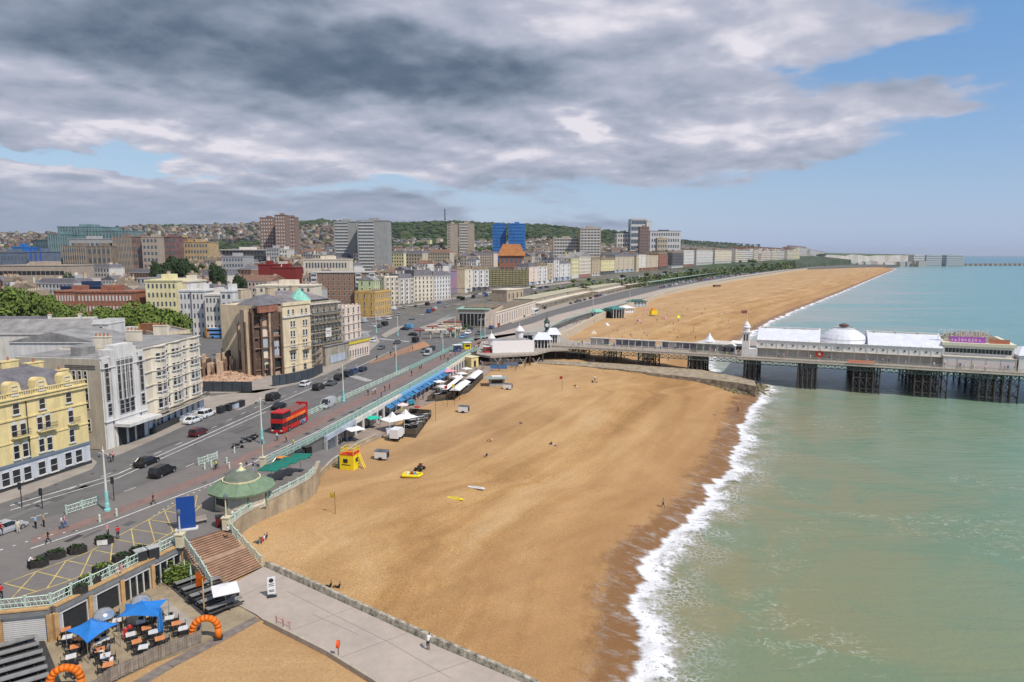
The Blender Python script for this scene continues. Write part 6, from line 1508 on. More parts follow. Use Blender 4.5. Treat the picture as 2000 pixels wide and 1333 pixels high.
CP={'black':paint('black',(.012,.012,.014)),'grey':paint('grey',(.10,.105,.11)),'silver':paint('silver',(.38,.39,.40)),'white':paint('white',(.72,.72,.71)),'blue':paint('blue',(.03,.08,.22)),'navy':paint('navy',(.012,.02,.05)),'red':paint('red',(.42,.02,.015)),'maroon':paint('maroon',(.10,.012,.015)),'orange':paint('orange',(.75,.25,.01)),'sky':paint('sky_blue',(.10,.30,.50)),'teal':paint('teal',(.02,.25,.32))}
M_tyre=mat('tyre_rubber',(.015,.015,.015),.9,.2,4);M_rim=mat('alloy_rim',(.35,.35,.36),.4,.1,4,metal=.5);M_cg=glassm('car_glass',(.015,.018,.022),.05)
M_hl=mat('headlight_lens',(.75,.75,.72),.2,0,1);M_tl=mat('tail_light_lens',(.35,.01,.01),.3,0,1);M_plate=mat('number_plate',(.65,.62,.45),.6,0,1)
SH={'hatch':(4.1,.88,1.48),'saloon':(4.6,.90,1.44),'suv':(4.6,.94,1.70),'estate':(4.7,.91,1.52),'mpv':(4.7,.94,1.78),'van':(5.2,.98,2.15)}
def loft(mb,rings,m,close=True):
 k=len(rings[0]);vs=[q for r in rings for q in r];mb.add(vs,[(i*k+j,i*k+(j+1)%k,(i+1)*k+(j+1)%k,(i+1)*k+j)[::-1]for i in range(len(rings)-1)for j in range(k)],m)
 n=len(rings);mb.add(vs,[tuple(range(k)),tuple(reversed(range((n-1)*k,n*k)))],m)
def car_meshes(kind,col):
 L,w,H=SH[kind];b=MB();P=CP[col];h=L/2;belt=.92 if kind!='van' else 1.15;hood=.80 if kind not in('van','mpv','suv')else.98;boot={'saloon':.92,'hatch':.95,'estate':.98,'suv':1.05,'mpv':1.05,'van':1.2}[kind]
 st=[(-h,.42,boot-.22,.80),(-h+.10,.26,boot-.05,.93),(-h+.55,.22,boot,1.0),(-.5,.22,belt,1.0),(.55,.22,belt,1.0),(h*.48,.22,hood+.08,.99),(h-.35,.24,hood-.08,.95),(h-.06,.30,hood-.26,.84),(h,.40,hood-.36,.74)]
 loft(b,[[(x,-w*k*.96,z0),(x,-w*k,(z0+z1)*.5),(x,-w*k*.94,z1),(x,w*k*.94,z1),(x,w*k,(z0+z1)*.5),(x,w*k*.96,z0)]for x,z0,z1,k in st],P)
 r0,r1={'hatch':(-h+.35,.35),'saloon':(-h*.42,.25),'suv':(-h+.35,.45),'estate':(-h+.40,.40),'mpv':(-h+.25,.75),'van':(-h+.12,.95)}[kind]
 g0,g1={'hatch':(-h+.08,1.25),'saloon':(-h*.72,1.15),'suv':(-h+.1,1.25),'estate':(-h+.1,1.3),'mpv':(-h+.06,1.6),'van':(-h+.04,1.75)}[kind]
 g=MB();rw=w*.74;zb=belt-.03
 V=[(g0,-w*.92,zb),(g1,-w*.90,zb-.04),(g1,w*.90,zb-.04),(g0,w*.92,zb),(r0,-rw,H-.05),(r1,-rw,H-.07),(r1,rw,H-.07),(r0,rw,H-.05)]
 g.add(V,[(0,1,5,4),(1,2,6,5),(2,3,7,6),(3,0,4,7)],M_cg if kind!='van' else P)
 if kind=='van':g.add([(q[0]+(.015 if q[0]>0 else 0),q[1],q[2])for q in(V[1],V[2],V[6],V[5])],[(0,1,2,3)],M_cg);g.b2(.5,1.3,-w*.90,w*.90,1.2,1.7,M_cg)
 b.add([(r0-.03,-rw-.02,H-.05),(r1+.03,-rw-.02,H-.07),(r1+.03,rw+.02,H-.07),(r0-.03,rw+.02,H-.05),(r0+.08,-rw+.1,H),(r1-.1,-rw+.1,H),(r1-.1,rw-.1,H),(r0+.08,rw-.1,H)],[(0,1,5,4),(1,2,6,5),(2,3,7,6),(3,0,4,7),(4,5,6,7)],P)
 for s in(-1,1):
  for(xa,xb)in((g0,r0),(g1,r1)):b.bar((xa,s*w*.91,zb),(xb,s*rw,H-.05),.07,P)
  b.bar(((g0+g1)/2-.1,s*w*.92,zb),((r0+r1)/2-.1,s*rw,H-.05),.07,P)
  b.box(g1-.25,s*(w+.07),zb+.08,.14,.16,.12,P)
 t=MB();t.cone((0,-.11,0),(0,.11,0),.32,.32,M_tyre,12);rm=MB();rm.cone((0,-.12,0),(0,.12,0),.20,.20,M_rim,8)
 hl=MB();hl.box(0,0,0,.12,.34,.14,M_hl);tl=MB();tl.box(0,0,0,.08,.26,.2,M_tl);pl=MB();pl.box(0,0,0,.03,.5,.12,M_plate)
 return dict(L=L,w=w,H=H,body=b.mesh('body'),glass=g.mesh('glazing'),tyre=t.mesh('tyre'),rim=rm.mesh('rim'),hl=hl.mesh('headlight'),tl=tl.mesh('tail_light'),pl=pl.mesh('number_plate'),hood=hood,boot=boot)
_cars={}
def car(kind,col,loc,rz,label,group=None,detail=True,name='parked_car',cat='car'):
 if(kind,col)not in _cars:_cars[(kind,col)]=car_meshes(kind,col)
 c=_cars[(kind,col)];t=thing(name,label,cat,loc,rz,group);link('body',c['body'],t);link('glazing',c['glass'],t);h=c['L']/2
 if not detail:return t
 for sx in(-1,1):
  for sy in(-1,1):wl=link('wheel',c['tyre'],t,(sx*h*.62,sy*(c['w']-.1),.32));link('rim',c['rim'],wl)
  link('headlight',c['hl'],t,(h-.12,sx*c['w']*.62,c['hood']-.28));link('tail_light',c['tl'],t,(-h+.07,sx*c['w']*.66,c['boot']-.22))
 link('number_plate',c['pl'],t,(h+.01,0,.45));return t
RPX=[(0,1010),(230,935),(400,862),(525,805),(640,755),(760,700),(850,655),(960,620)]
def heading(px,py):
 """direction of the coast road (towards the far end) near a pixel"""
 best=min(range(len(RPX)-1),key=lambda i:abs((RPX[i][0]+RPX[i+1][0])/2-px));a,b=G(*RPX[best]),G(*RPX[best+1]);return math.atan2(b.y-a.y,b.x-a.x)
def at_road(px,py):p=G(px,py,7.9);p.z=7.908;return p
CARS=[(287,908,'saloon','black',0,'black saloon leading the dark hatchback on the near road'),(318,928,'suv','black',0,'glossy black car nearest the viewer on the road, below the other black car'),(388,850,'hatch','maroon',0,'dark red hatchback passing the parked white cars'),(377,826,'saloon','white',0,'white car parked nearer the cream hotel'),(404,814,'suv','white',0,'white car parked behind the other white one by the cream hotel'),(534,781,'mpv','black',0,'black people carrier passing the straight hoarding'),(545,798,'saloon','black',0,'black car half hidden behind the red bus'),(640,796,'van','silver',1,'silver white van ahead of the red bus by the railings'),(597,754,'hatch','white',0,'small white car at the curved hoarding'),(623,761,'suv','black',0,'dark car right of the small white car by the hoarding'),(648,752,'saloon','grey',0,'grey car in the queue below the scaffolded hotel'),(663,742,'suv','black',0,'dark car in the queue beside the tall lamp post'),(680,735,'mpv','navy',0,'navy car in the middle of the queue at the lights'),(690,730,'suv','blue',0,'blue and white marked car in the queue at the lights'),(708,725,'saloon','navy',0,'dark blue car at the head of the queue'),(836,694,'van','silver',1,'silver van waiting beside the roundabout railings'),(844,684,'hatch','black',1,'black car beyond the silver van by the railings'),(829,688,'hatch','grey',1,'grey car beside the silver van'),(727,639,'hatch','white',2,'small white car crossing in front of the ochre building'),(797,642,'van','sky',2,'blue and white van on the roundabout'),(790,645,'saloon','navy',2,'dark car left of the blue van on the roundabout'),(806,656,'saloon','black',2,'black car passing in front of the roundabout island'),(823,620,'hatch','white',2,'white car leaving the far side of the roundabout'),(803,628,'hatch','grey',2,'grey car leaving the far side of the roundabout'),(818,606,'suv','blue',2,'blue car climbing the road past the hotels'),(745,682,'saloon','grey',1,'grey car at the traffic island'),(905,660,'saloon','sky',1,'pale blue car approaching beside the cycle lane'),(914,653,'suv','white',1,'white car behind the pale blue one'),(935,654,'suv','grey',1,'grey car opposite the aquarium steps'),(918,645,'saloon','navy',1,'navy car parked below the aquarium'),(985,632,'suv','black',0,'dark car parked first in line below the aquarium wing'),(998,627,'saloon','grey',0,'grey car parked second in line below the aquarium wing'),(1010,622,'van','white',0,'white van parked in line below the aquarium wing'),(1022,620,'saloon','black',0,'black car parked behind the white van'),(1064,604,'suv','black',0,'large dark car parked past the white coach')]
for i,(px,py,k,c,d,lab)in enumerate(CARS):
 rz=heading(px,py)+(math.pi if d==1 else 0)+(1.15 if d==2 else 0)
 car(k,c,at_road(px,py),rz,lab,detail=G(px,py).y<330)
car('estate','silver',at_road(12,1040),heading(10,1040),'silver estate with blue side stripe cut by the left edge')
car('saloon','orange',G(553,908,7.6),heading(552,905)-.1,'orange sports car behind the green parasols')
def parked_rows():
 rng=random.Random(31);n=0;cols=['white','silver','grey','black','blue','red','navy','silver','white']
 def row(pts,step,z,lab,off=0.0):
  nonlocal n
  P=resample([p for p in pts],step)
  for a,b in zip(P[:-1],P[1:]):
   if rng.random()<.42:continue
   c=rng.choice(cols);rz=math.atan2(b.y-a.y,b.x-a.x);k=rng.choice(['hatch','suv','saloon','van']if rng.random()<.3 else['hatch','suv','saloon'])
   car(k,c,(a.x,a.y,lz(a.x,a.y)-.09 if z is None else z),rz+(math.pi/2 if off else 0),'%s %s %s'%(c,{'suv':'tall car','hatch':'small car','saloon':'car','van':'van'}[k],lab),group='cars parked along the far beach road: '+lab,detail=False);n+=1
 row([G(x,y)for x,y in((1100,598),(1150,585),(1190,574))],6.5,7.91,'parked along the beach road below the cliff wall')
 row([G(x,y)for x,y in((1290,563),(1340,553),(1400,544),(1470,535),(1560,524))],8.2,7.91,'parked in the long line beside the far beach')
 row([G(x,y)for x,y in((1300,558),(1350,548.5),(1410,540),(1480,531.5))],9.0,7.91,'parked on the landward side of the far beach road')
 row([GL(x,y)for x,y in((1160,551),(1210,546),(1260,541),(1320,534),(1380,528))],11.0,None,'parked on the cliff top road')
 row([GL(x,y)for x,y in((930,577),(980,572),(1030,569),(1080,562))],9.0,None,'on the road rising past the netted building')
parked_rows()
def bus_red():
 p=at_road(567,836);t=thing('open_top_bus','red open-top double-deck sightseeing bus on the seafront road','bus',p,heading(567,830)+math.pi);Rd=CP['red'];L=10.4;w=1.25
 red=mat('bus_red',(.50,.02,.02),.35,.0,1);b=MB()
 b.b2(-L/2,L/2,-w,w,.35,1.25,red);b.b2(-L/2,L/2,-w,w,2.15,2.95,red);b.b2(-L/2,-L/2+.6,-w,w,1.25,2.15,red)
 b.b2(-L/2,L/2-3.2,-w,-w+.08,2.95,3.35,red);b.b2(-L/2,L/2-3.2,w-.08,w,2.95,3.35,red);b.b2(-L/2,-L/2+.1,-w,w,2.95,4.2,red)
 b.b2(L/2-3.2,L/2-.1,-w,w,4.0,4.25,red);b.b2(L/2-.5,L/2,-w,w,1.25,1.5,red)
 for x in(-L/2+1.8,-.8,L/2-3.3,L/2-1.7):b.b2(x,x+.12,-w,w,1.25,2.15,red);
 b.build('body',t)
 g=MB();g.b2(-L/2+.5,L/2-.04,-w+.03,w-.03,1.24,2.16,M_cg);g.b2(L/2-3.2,L/2-.14,-w+.03,w-.03,2.95,4.0,M_cg);g.b2(L/2-.06,L/2+.02,-w+.15,w-.15,.9,2.1,M_cg);g.build('glazing',t)
 gr=MB()
 for s in(-1,1):
  gr.b2(-L/2+1,L/2-1.5,s*(w+.012)-.01,s*(w+.012)+.01,2.25,2.85,mat('orange_artwork',(.75,.16,.02),.5,.6,.6,col2=(.6,.04,.02)))
  gr.b2(-L/2+1.2,-L/2+3.4,s*(w+.02)-.01,s*(w+.02)+.01,.5,1.15,mat('blue_artwork',(.20,.35,.55),.5,.4,1.2))
 gr.build('side_artwork',t)
 for i in range(7):
  for y in(-.75,.75):s=MB();s.b2(-.22,.22,-.42,.42,0,.42,M_dark);s.b2(-.3,-.2,-.42,.42,.3,.95,mat('bus_seat',(.45,.25,.22),.7,.2));s.build('seat',t,loc=(-L/2+1.0+i*.9,y,2.97))
 for x in(-L/2+2.6,L/2-2.4):
  for s in(-1,1):m=MB();m.cone((0,-.14,0),(0,.14,0),.5,.5,M_tyre,14);wl=m.build('wheel',t,loc=(x,s*(w-.06),.5));m=MB();m.cone((0,-.16,0),(0,.16,0),.28,.28,M_rim,8);m.build('rim',wl)
 for s in(-1,1):m=MB();m.box(0,0,0,.1,.4,.2,M_hl);m.build('headlight',t,loc=(L/2+.01,s*.9,.75))
bus_red()
def bus_blue():
 p=G(431,661,7.9);t=thing('double_decker_bus','blue and yellow double-deck bus on the street behind the ruins','bus',p,math.pi-.05);w=1.25;L=10.6;b=MB();blu=mat('bus_blue',(.03,.16,.42),.4,.6,.35,col2=(.25,.40,.60));
 b.b2(-L/2,L/2-1.0,-w,w,.35,4.3,blu);b.b2(L/2-1.0,L/2,-w,w,.35,4.3,mat('bus_orange',(.65,.28,.03),.4,.1));b.b2(-L/2+.1,L/2-.1,-w+.1,w-.1,4.3,4.42,M_wf);b.build('body',t)
 g=MB();g.b2(-L/2+.6,L/2-1.4,-w-.02,w+.02,1.35,2.1,M_cg);g.b2(-L/2+.4,L/2-.3,-w-.02,w+.02,2.95,3.7,M_cg);g.build('glazing',t)
 for x in(-L/2+2.4,L/2-2.6):
  for s in(-1,1):m=MB();m.cone((0,-.14,0),(0,.14,0),.5,.5,M_tyre,12);m.build('wheel',t,loc=(x,s*(w-.04),.5))
bus_blue()
def coach():
 p=at_road(1044,614);t=thing('coach','white coach parked below the aquarium wing','coach',p,heading(960,620));b=MB();b.b2(-5.6,5.6,-1.25,1.25,.35,3.3,CP['white']);b.build('body',t);g=MB();g.b2(-5.2,5.3,-1.27,1.27,1.5,2.6,M_cg);g.b2(5.3,5.62,-1.1,1.1,1.3,2.9,M_cg);g.build('glazing',t)
 for x in(-3.2,3.4):
  for s in(-1,1):m=MB();m.cone((0,-.14,0),(0,.14,0),.5,.5,M_tyre,12);m.build('wheel',t,loc=(x,s*1.2,.5))
coach()
def motorbike(px,py,lab,rz=.6):
 t=thing('motorbike',lab,'motorbike',at_road(px,py),rz);b=MB();b.box(0,0,.75,.8,.3,.35,CP['black'],taper=.7);b.box(-.45,0,.88,.7,.28,.14,M_dark);b.bar((.5,0,.95),(.75,0,.35),.08,M_rim);b.bar((.45,-.35,1.05),(.45,.35,1.05),.05,M_dark);b.box(-.2,0,.42,.6,.25,.3,M_rim);b.build('body',t)
 for x in(-.72,.76):m=MB();m.cone((0,-.07,0),(0,.07,0),.31,.31,M_tyre,12);m.build('wheel',t,loc=(x,0,.31))
motorbike(480,866,'motorbike parked nearest the lamp post by the cycle lane',.4);motorbike(490,862,'motorbike parked in the middle of the row by the railings',.9);motorbike(497,858,'motorbike parked farthest along the row by the railings',1.2);motorbike(464,877,'lone motorbike parked apart, left of the others',.2)
def lamp():
 t=thing('street_lamp','','street lamp');M_cr=mat('pale_lamp_paint',(.62,.60,.52),.6,.1,1);M_tb=mat('turquoise_lamp_base',(.25,.56,.52),.6,.12,1)
 b=MB();b.lathe([(.42,0),(.42,.25),(.30,.35),(.30,1.0),(.24,1.15),(.22,2.6),(.17,2.75)],M_tb,n=10);b.build('base',t,smooth=False)
 c=MB();c.lathe([(.15,2.7),(.13,5),(.09,8.0),(.12,8.1),(.12,8.25),(.05,8.4),(.03,8.9)],M_cr,n=8);c.build('column',t)
 a=MB();a.bar((-.85,0,7.9),(.85,0,7.9),.05,M_cr)
 for s in(-1,1):a.bar((0,0,7.4),(s*.5,0,7.9),.04,M_cr);a.bar((s*.85,0,7.9),(s*.85,0,7.7),.04,M_cr)
 a.build('arm',t)
 for s in(-1,1):l=MB();l.lathe([(.03,.42),(.16,.36),(.20,.22),(.13,0),(.02,-.04)],M_glassb,n=8);l.build('lantern',t,loc=(s*.85,0,7.25))
 return t
LAMP=lamp();first=True
for px,py,lab in((210,998,'tall cream lamp post with turquoise base beside the left-hand traffic lights'),(512,866,'lamp post with turquoise base by the parked motorbikes'),(671,784,'lamp post beside the cycle lane below the scaffolded hotel'),(774,731,'lamp post on the railings opposite the corner restaurant'),(865,687,'lamp post on the railings just before the roundabout'),(889,660,'lamp post nearest the aquarium on the railing line'),(939,662,'left one of a close pair of lamp posts before the pier'),(947,660,'right one of a close pair of lamp posts before the pier'),(777,656,'lamp post on the roundabout in front of the ochre building'),(735,650,'lamp post beside the far pavement of the roundabout'),(1158,612,'lamp post on the beach road past the clock tower'),(1230,592,'lamp post far along the beach road')):
 l=LAMP if first else copy_tree(LAMP);first=False;l.location=G(px,py,8.0);l.rotation_euler=(0,0,heading(px,py)+math.pi/2);tag(l,lab,'street lamp','street lamps along the promenade')
M_rg=M_turq
def railing(name,pts,label,m=M_turq,h=1.15,step=2.0,group=None,z=None,mesh=True,maxpost=100):
 P=resample(pts,step);o=Vector(P[0]);t=thing(name,label,'railing',o,0,group);r=MB();pm=MB();pm.b2(-.06,.06,-.06,.06,0,h+.08,m);pm.b2(-.1,.1,-.1,.1,h+.08,h+.2,m);pme=pm.mesh('post')
 for i,(a,b)in enumerate(zip(P[:-1],P[1:])):
  for q in(.18,h*.55,h):
   r.bar((a.x-o.x,a.y-o.y,a.z-o.z+q),(b.x-o.x,b.y-o.y,b.z-o.z+q),.06 if q<h else.09,m)
  if mesh:
   k=4
   for j in range(k):c=a.lerp(b,(j+.2)/k)-o;d=a.lerp(b,(j+.9)/k)-o;r.bar((c.x,c.y,c.z+.18),(d.x,d.y,d.z+h),.035,m);r.bar((d.x,d.y,d.z+.18),(c.x,c.y,c.z+h),.035,m)
 r.build('rail',t)
 for a in P[:maxpost]:link('post',pme,t,a-o)
 return t
M_rail2=mat('sage_railing_paint',(.50,.62,.52),.6,.15,1)
railing('railing',[G(-120,1196),G(0,1194),G(100,1184),G(215,1128),G(343,1064)],'pale green railing above the cafe arches at the lower left',M_rail2)
railing('railing',[G(361,1066),G(392,1110,6.3),G(414,1148,4.75)],'left hand sloping railing of the stone steps',M_rail2,step=1.2)
railing('railing',[G(444,1032),G(476,1068,6.3),G(512,1106,4.75)],'right hand sloping railing of the stone steps',M_rail2,step=1.2)
railing('railing',[G(447,1031),G(470,1011),G(530,978),G(598,942),G(612,928)],'green railing on the sea wall round the kiosk terrace',M_rail2)
railing('railing',[G(517,911),G(600,870),G(690,820),G(780,770),G(800,759)],'turquoise promenade railing above the esplanade, nearer half')
railing('railing',[G(800,759),G(870,720),G(917,690),G(938,685)],'turquoise promenade railing above the esplanade, farther half')
railing('railing',[G(540,843),G(600,814),G(671,782),G(770,737),G(800,723)],'row of turquoise kerb railings behind the red bus',M_rail2,step=2.2)
railing('railing',[G(800,723),G(850,699),G(890,680),G(925,664)],'turquoise kerb railing running to the roundabout')
railing('railing',[G(130,1006),G(192,986)],'short run of kerb railing left of the tall lamp post',M_rail2);railing('railing',[G(388,910),G(425,897)],'short run of kerb railing near the hi-vis cyclist',M_rail2)
railing('railing',[G(x,y)for x,y in((1010,660),(1075,640),(1130,618),(1190,601),(1240,589))],'turquoise railing along the beach road past the clock tower',step=3,mesh=False)
railing('railing',[G(x,y)for x,y in((1300,571),(1370,556),(1450,542),(1560,525.5))],'far pale green railing beside the long beach',M_rail2,step=6,h=1.4,mesh=False)
railing('railing',[GL(x,y)for x,y in((1140,563),(1240,549),(1300,541),(1400,530),(1500,521.5))],'pale green railing along the cliff top road',M_rail2,step=6,h=1.4,mesh=False)
def bollard():
 t=thing('bollard','','bollard');m=MB();m.lathe([(.14,0),(.12,.8),(.16,.9),(.05,1.05)],M_rail2,n=8);m.build('post',t);return t
BO=bollard();
for i,(px,py)in enumerate(((195,1020),(228,1008),(400,917),(443,905),(448,915),(458,885),(413,912))):
 b=BO if i==0 else copy_tree(BO);b.location=G(px,py);tag(b,'short pale green bollard at the edge of the cycle lane','bollard','bollards beside the cycle lane')
def signal(px,py,lab,h=3.4):
 t=thing('traffic_light',lab,'traffic light',G(px,py));m=MB();m.cone((0,0,0),(0,0,h),.07,.06,M_dark,6);m.build('post',t);m=MB();m.box(0,-.14,h-.45,.32,.26,.95,M_dark);m.build('signal_head',t)
signal(43,990,'traffic light left of the pair on the left-hand crossing');signal(83,993,'traffic light right of the pair on the left-hand crossing',2.8);signal(223,978,'traffic light just right of the tall lamp post');signal(648,700,'traffic light by the corner restaurant');signal(772,712,'traffic light at the seafront crossing')
def planter(px,py,lab,green=True,white=False):
 g=G(px,py);t=thing('planter',lab,'planter',g,.3);m=MB();M_pl=mat('dark_planter_wood',(.035,.032,.028),.8,.3,3)
 m.prism([(1.05*math.cos(a),.72*math.sin(a))for a in[i*math.pi/3 for i in range(6)]],0,.75,M_pl);m.build('trough',t)
 if white:m=MB();m.b2(-.6,.5,-.72,-.66,.1,.7,M_white);m.build('panel',t)
 f=MB();rng=random.Random(int(px));vs,fs=[],[]
 for _ in range(160):
  a=rng.uniform(0,6.28);r=rng.uniform(0,.85);p=Vector((r*math.cos(a),r*.68*math.sin(a),.75+rng.uniform(0,.22)));q=Vector((rng.gauss(0,1),rng.gauss(0,1),1)).normalized().to_track_quat('Z','Y');b=len(vs)
  for x,y in((-1,-1),(1,-1),(1,1),(-1,1)):vs.append(p+q@Vector((x*.08,y*.08,0)))
  fs.append((b,b+1,b+2,b+3))
 f.add(vs,fs,M_leaf if green else M_leafd);f.build('plants',t)
for px,py,lab,gr,wh in((75,1106,'planter someone leans on, leftmost on the plaza',0,0),(109,1090,'planter second from the left in the upper row',0,0),(151,1080,'planter third from the left in the upper row',0,0),(204,1062,'planter with a white panel beside the pram',0,1),(239,1096,'planter in the middle of the yellow hatching',0,0),(272,1083,'planter touching the dark bins near the lower railing',0,0),(201,1118,'planter with the brightest green plants',1,0),(176,1140,'planter with green plants near the railing, second of the lower row',1,0),(150,1158,'planter hard against the railing, nearest the viewer',0,0)):planter(px,py,lab,gr,wh)
def box_thing(name,label,cat,loc,rz,parts,group=None):
 """parts: (part name, [(x0,x1,y0,y1,z0,z1,material), ...])"""
 t=thing(name,label,cat,loc,rz,group)
 for pn,bs in parts:
  m=MB()
  for b in bs:m.b2(*b)
  m.build(pn,t)
 return t
box_thing('litter_bins','dark green bins by the lower railing above the cafe','bins',G(287,1092),.8,[('bin_body',[(-1.2,-.1,-.5,.5,0,1.2,M_dark),(.1,1.2,-.5,.5,0,1.2,M_dark)]),('lid',[(-1.25,-.05,-.55,.55,1.2,1.3,WC['grey']),(.05,1.25,-.55,.55,1.2,1.3,WC['grey'])])])
box_thing('banner_board','tall plain blue board standing on the plaza by the kiosk','board',G(365,1034),math.radians(20),[('panel',[(-1.05,1.05,-.06,.06,.15,4.2,mat('royal_blue_board',(.012,.06,.26),.6,.05,1))]),('foot',[(-1.3,1.3,-.5,.5,0,.15,M_white)])])
box_thing('bench','wooden bench behind the tall blue board','bench',G(388,1024),.7,[('seat',[(-1,1,-.25,.25,.42,.5,M_bd if 'M_bd' in globals()else M_deckw)]),('backrest',[(-1,1,.22,.28,.5,.95,M_deckw)]),('leg',[(-.9,-.8,-.2,.2,0,.42,M_dark)]),('leg',[(.8,.9,-.2,.2,0,.42,M_dark)])])
box_thing('red_box','dark red cabinet at the top corner of the steps','cabinet',G(430,1028),.4,[('body',[(-.5,.5,-.4,.4,0,1.3,CP['maroon'])]),('lid',[(-.55,.55,-.45,.45,1.3,1.38,M_dark)])])
for px,py,lab,c in((432,806,'dark bin store nearest the parked white cars',M_dark),(449,801,'dark bin store in the middle of the row',M_dark),(458,799,'teal topped bin in the kerbside row',WC['bluegrey']),(470,795,'dark bin at the far end of the kerbside row',M_dark)):
 box_thing('wheeled_bin',lab,'bin',G(px,py),heading(430,800),[('body',[(-1.0,1.0,-.55,.55,.15,1.3,c)]),('lid',[(-1.05,1.05,-.6,.6,1.3,1.42,M_dark)])],'bins along the kerb')
for px,py,lab in((353,1068,'cream pillar with lantern at the left top of the steps'),(443,1034,'cream pillar with lantern at the right top of the steps'),(514,912,'cream pillar with lantern where the slip road starts')):
 t=thing('lantern_pillar',lab,'pillar',G(px,py));m=MB();m.b2(-.4,.4,-.4,.4,0,1.5,mat('cream_pillar',(.58,.52,.36),.8,.15));m.b2(-.5,.5,-.5,.5,1.5,1.65,MATS['cream_pillar']);m.build('plinth',t)
 m=MB();m.lathe([(.16,1.65),(.10,2.0),(.07,3.7),(.12,3.8)],MATS['cream_pillar'],n=8);m.build('column',t);m=MB();m.lathe([(.05,3.8),(.22,4.0),(.22,4.35),(.05,4.6)],M_glassb,n=8);m.build('lantern',t)
def kiosk():
 g=G(474,985);t=thing('round_kiosk','octagonal cream kiosk with a wide green copper roof','kiosk',g,.2);gr=mat('sage_copper_roof',(.165,.235,.145),.7,.18,.8,streak=.4);gd=mat('grey_green_dome',(.15,.17,.13),.7,.2,.9)
 w=MB();w.lathe([(3.55,0),(3.55,2.8)],WC['cream'],n=8,a0=.39);w.lathe([(3.65,0),(3.65,.5)],mat('cream_plinth',(.45,.40,.31),.8,.15),n=8,a0=.39);w.build('wall',t)
 for i in range(8):
  a=.39+i*math.pi/4;c=MB();c.cone((3.58*math.cos(a),3.58*math.sin(a),0),(3.58*math.cos(a),3.58*math.sin(a),2.7),.14,.14,gr,6);c.build('column',t)
  b=a+math.pi/8;q=MB();q.box(0,0,0,1.9,.06,1.6,mat('shutter_panel',(.47,.43,.34),.8,.15)if i%4 else M_dark);q.build('window',t,loc=(3.3*math.cos(b),3.3*math.sin(b),1.6),rz=b+math.pi/2)
 r=MB();r.lathe([(4.4,2.3),(4.45,2.55),(3.4,3.15),(2.5,3.6)],gr,n=12);r.lathe([(2.5,3.55),(2.55,3.8),(2.4,3.8)],WC['lemon'],n=12);r.lathe([(2.35,3.75),(2.0,4.2),(1.3,4.6),(.5,4.85),(.1,4.9)],gd,n=20)
 for i in range(12):a=i*math.pi/6;r.bar((4.4*math.cos(a),4.4*math.sin(a),2.58),(2.5*math.cos(a),2.5*math.sin(a),3.64),.09,gr)
 for i in range(20):a=i*math.pi/10;r.bar((2.3*math.cos(a),2.3*math.sin(a),3.8),(.5*math.cos(a),.5*math.sin(a),4.88),.05,M_green)
 ro=r.build('roof',t);m=MB();m.lathe([(.5,4.85),(.2,5.2),(.1,5.6),(.25,5.7),(.02,5.9)],WC['lemon'],n=8);m.build('finial',t,)
kiosk()
def parasol(name,label,loc,size,h,m,rz=0,group=None,pitch=.5,n=4,pole=None):
 t=thing(name,label,'parasol',loc,rz,group);c=MB();r=size/2*(1.414 if n==4 else 1);c.lathe([(r,h-.12),(r*.99,h),(.03,h+pitch)],m,n=n,a0=math.pi/n);c.build('canopy',t);p=MB();p.cone((0,0,0),(0,0,h+pitch),.04,.04,pole or M_rim,6);p.build('pole',t);b=MB();b.cone((0,0,0),(0,0,.1),.35,.35,M_dark,8);b.build('base',t);return t
M_gp=mat('dark_green_canvas',(.012,.16,.115),.8,.15,1)
for i,(px,py,lab)in enumerate(((531,945,'green parasol nearest the kiosk roof'),(549,937,'second green parasol from the kiosk'),(567,929,'third green parasol from the kiosk'),(587,921,'green parasol farthest from the kiosk'))):
 parasol('parasol',lab,G(px,py),3.0,2.5,M_gp,heading(540,930)+.1,'square green parasols beside the kiosk',.35)
def sail():
 pass
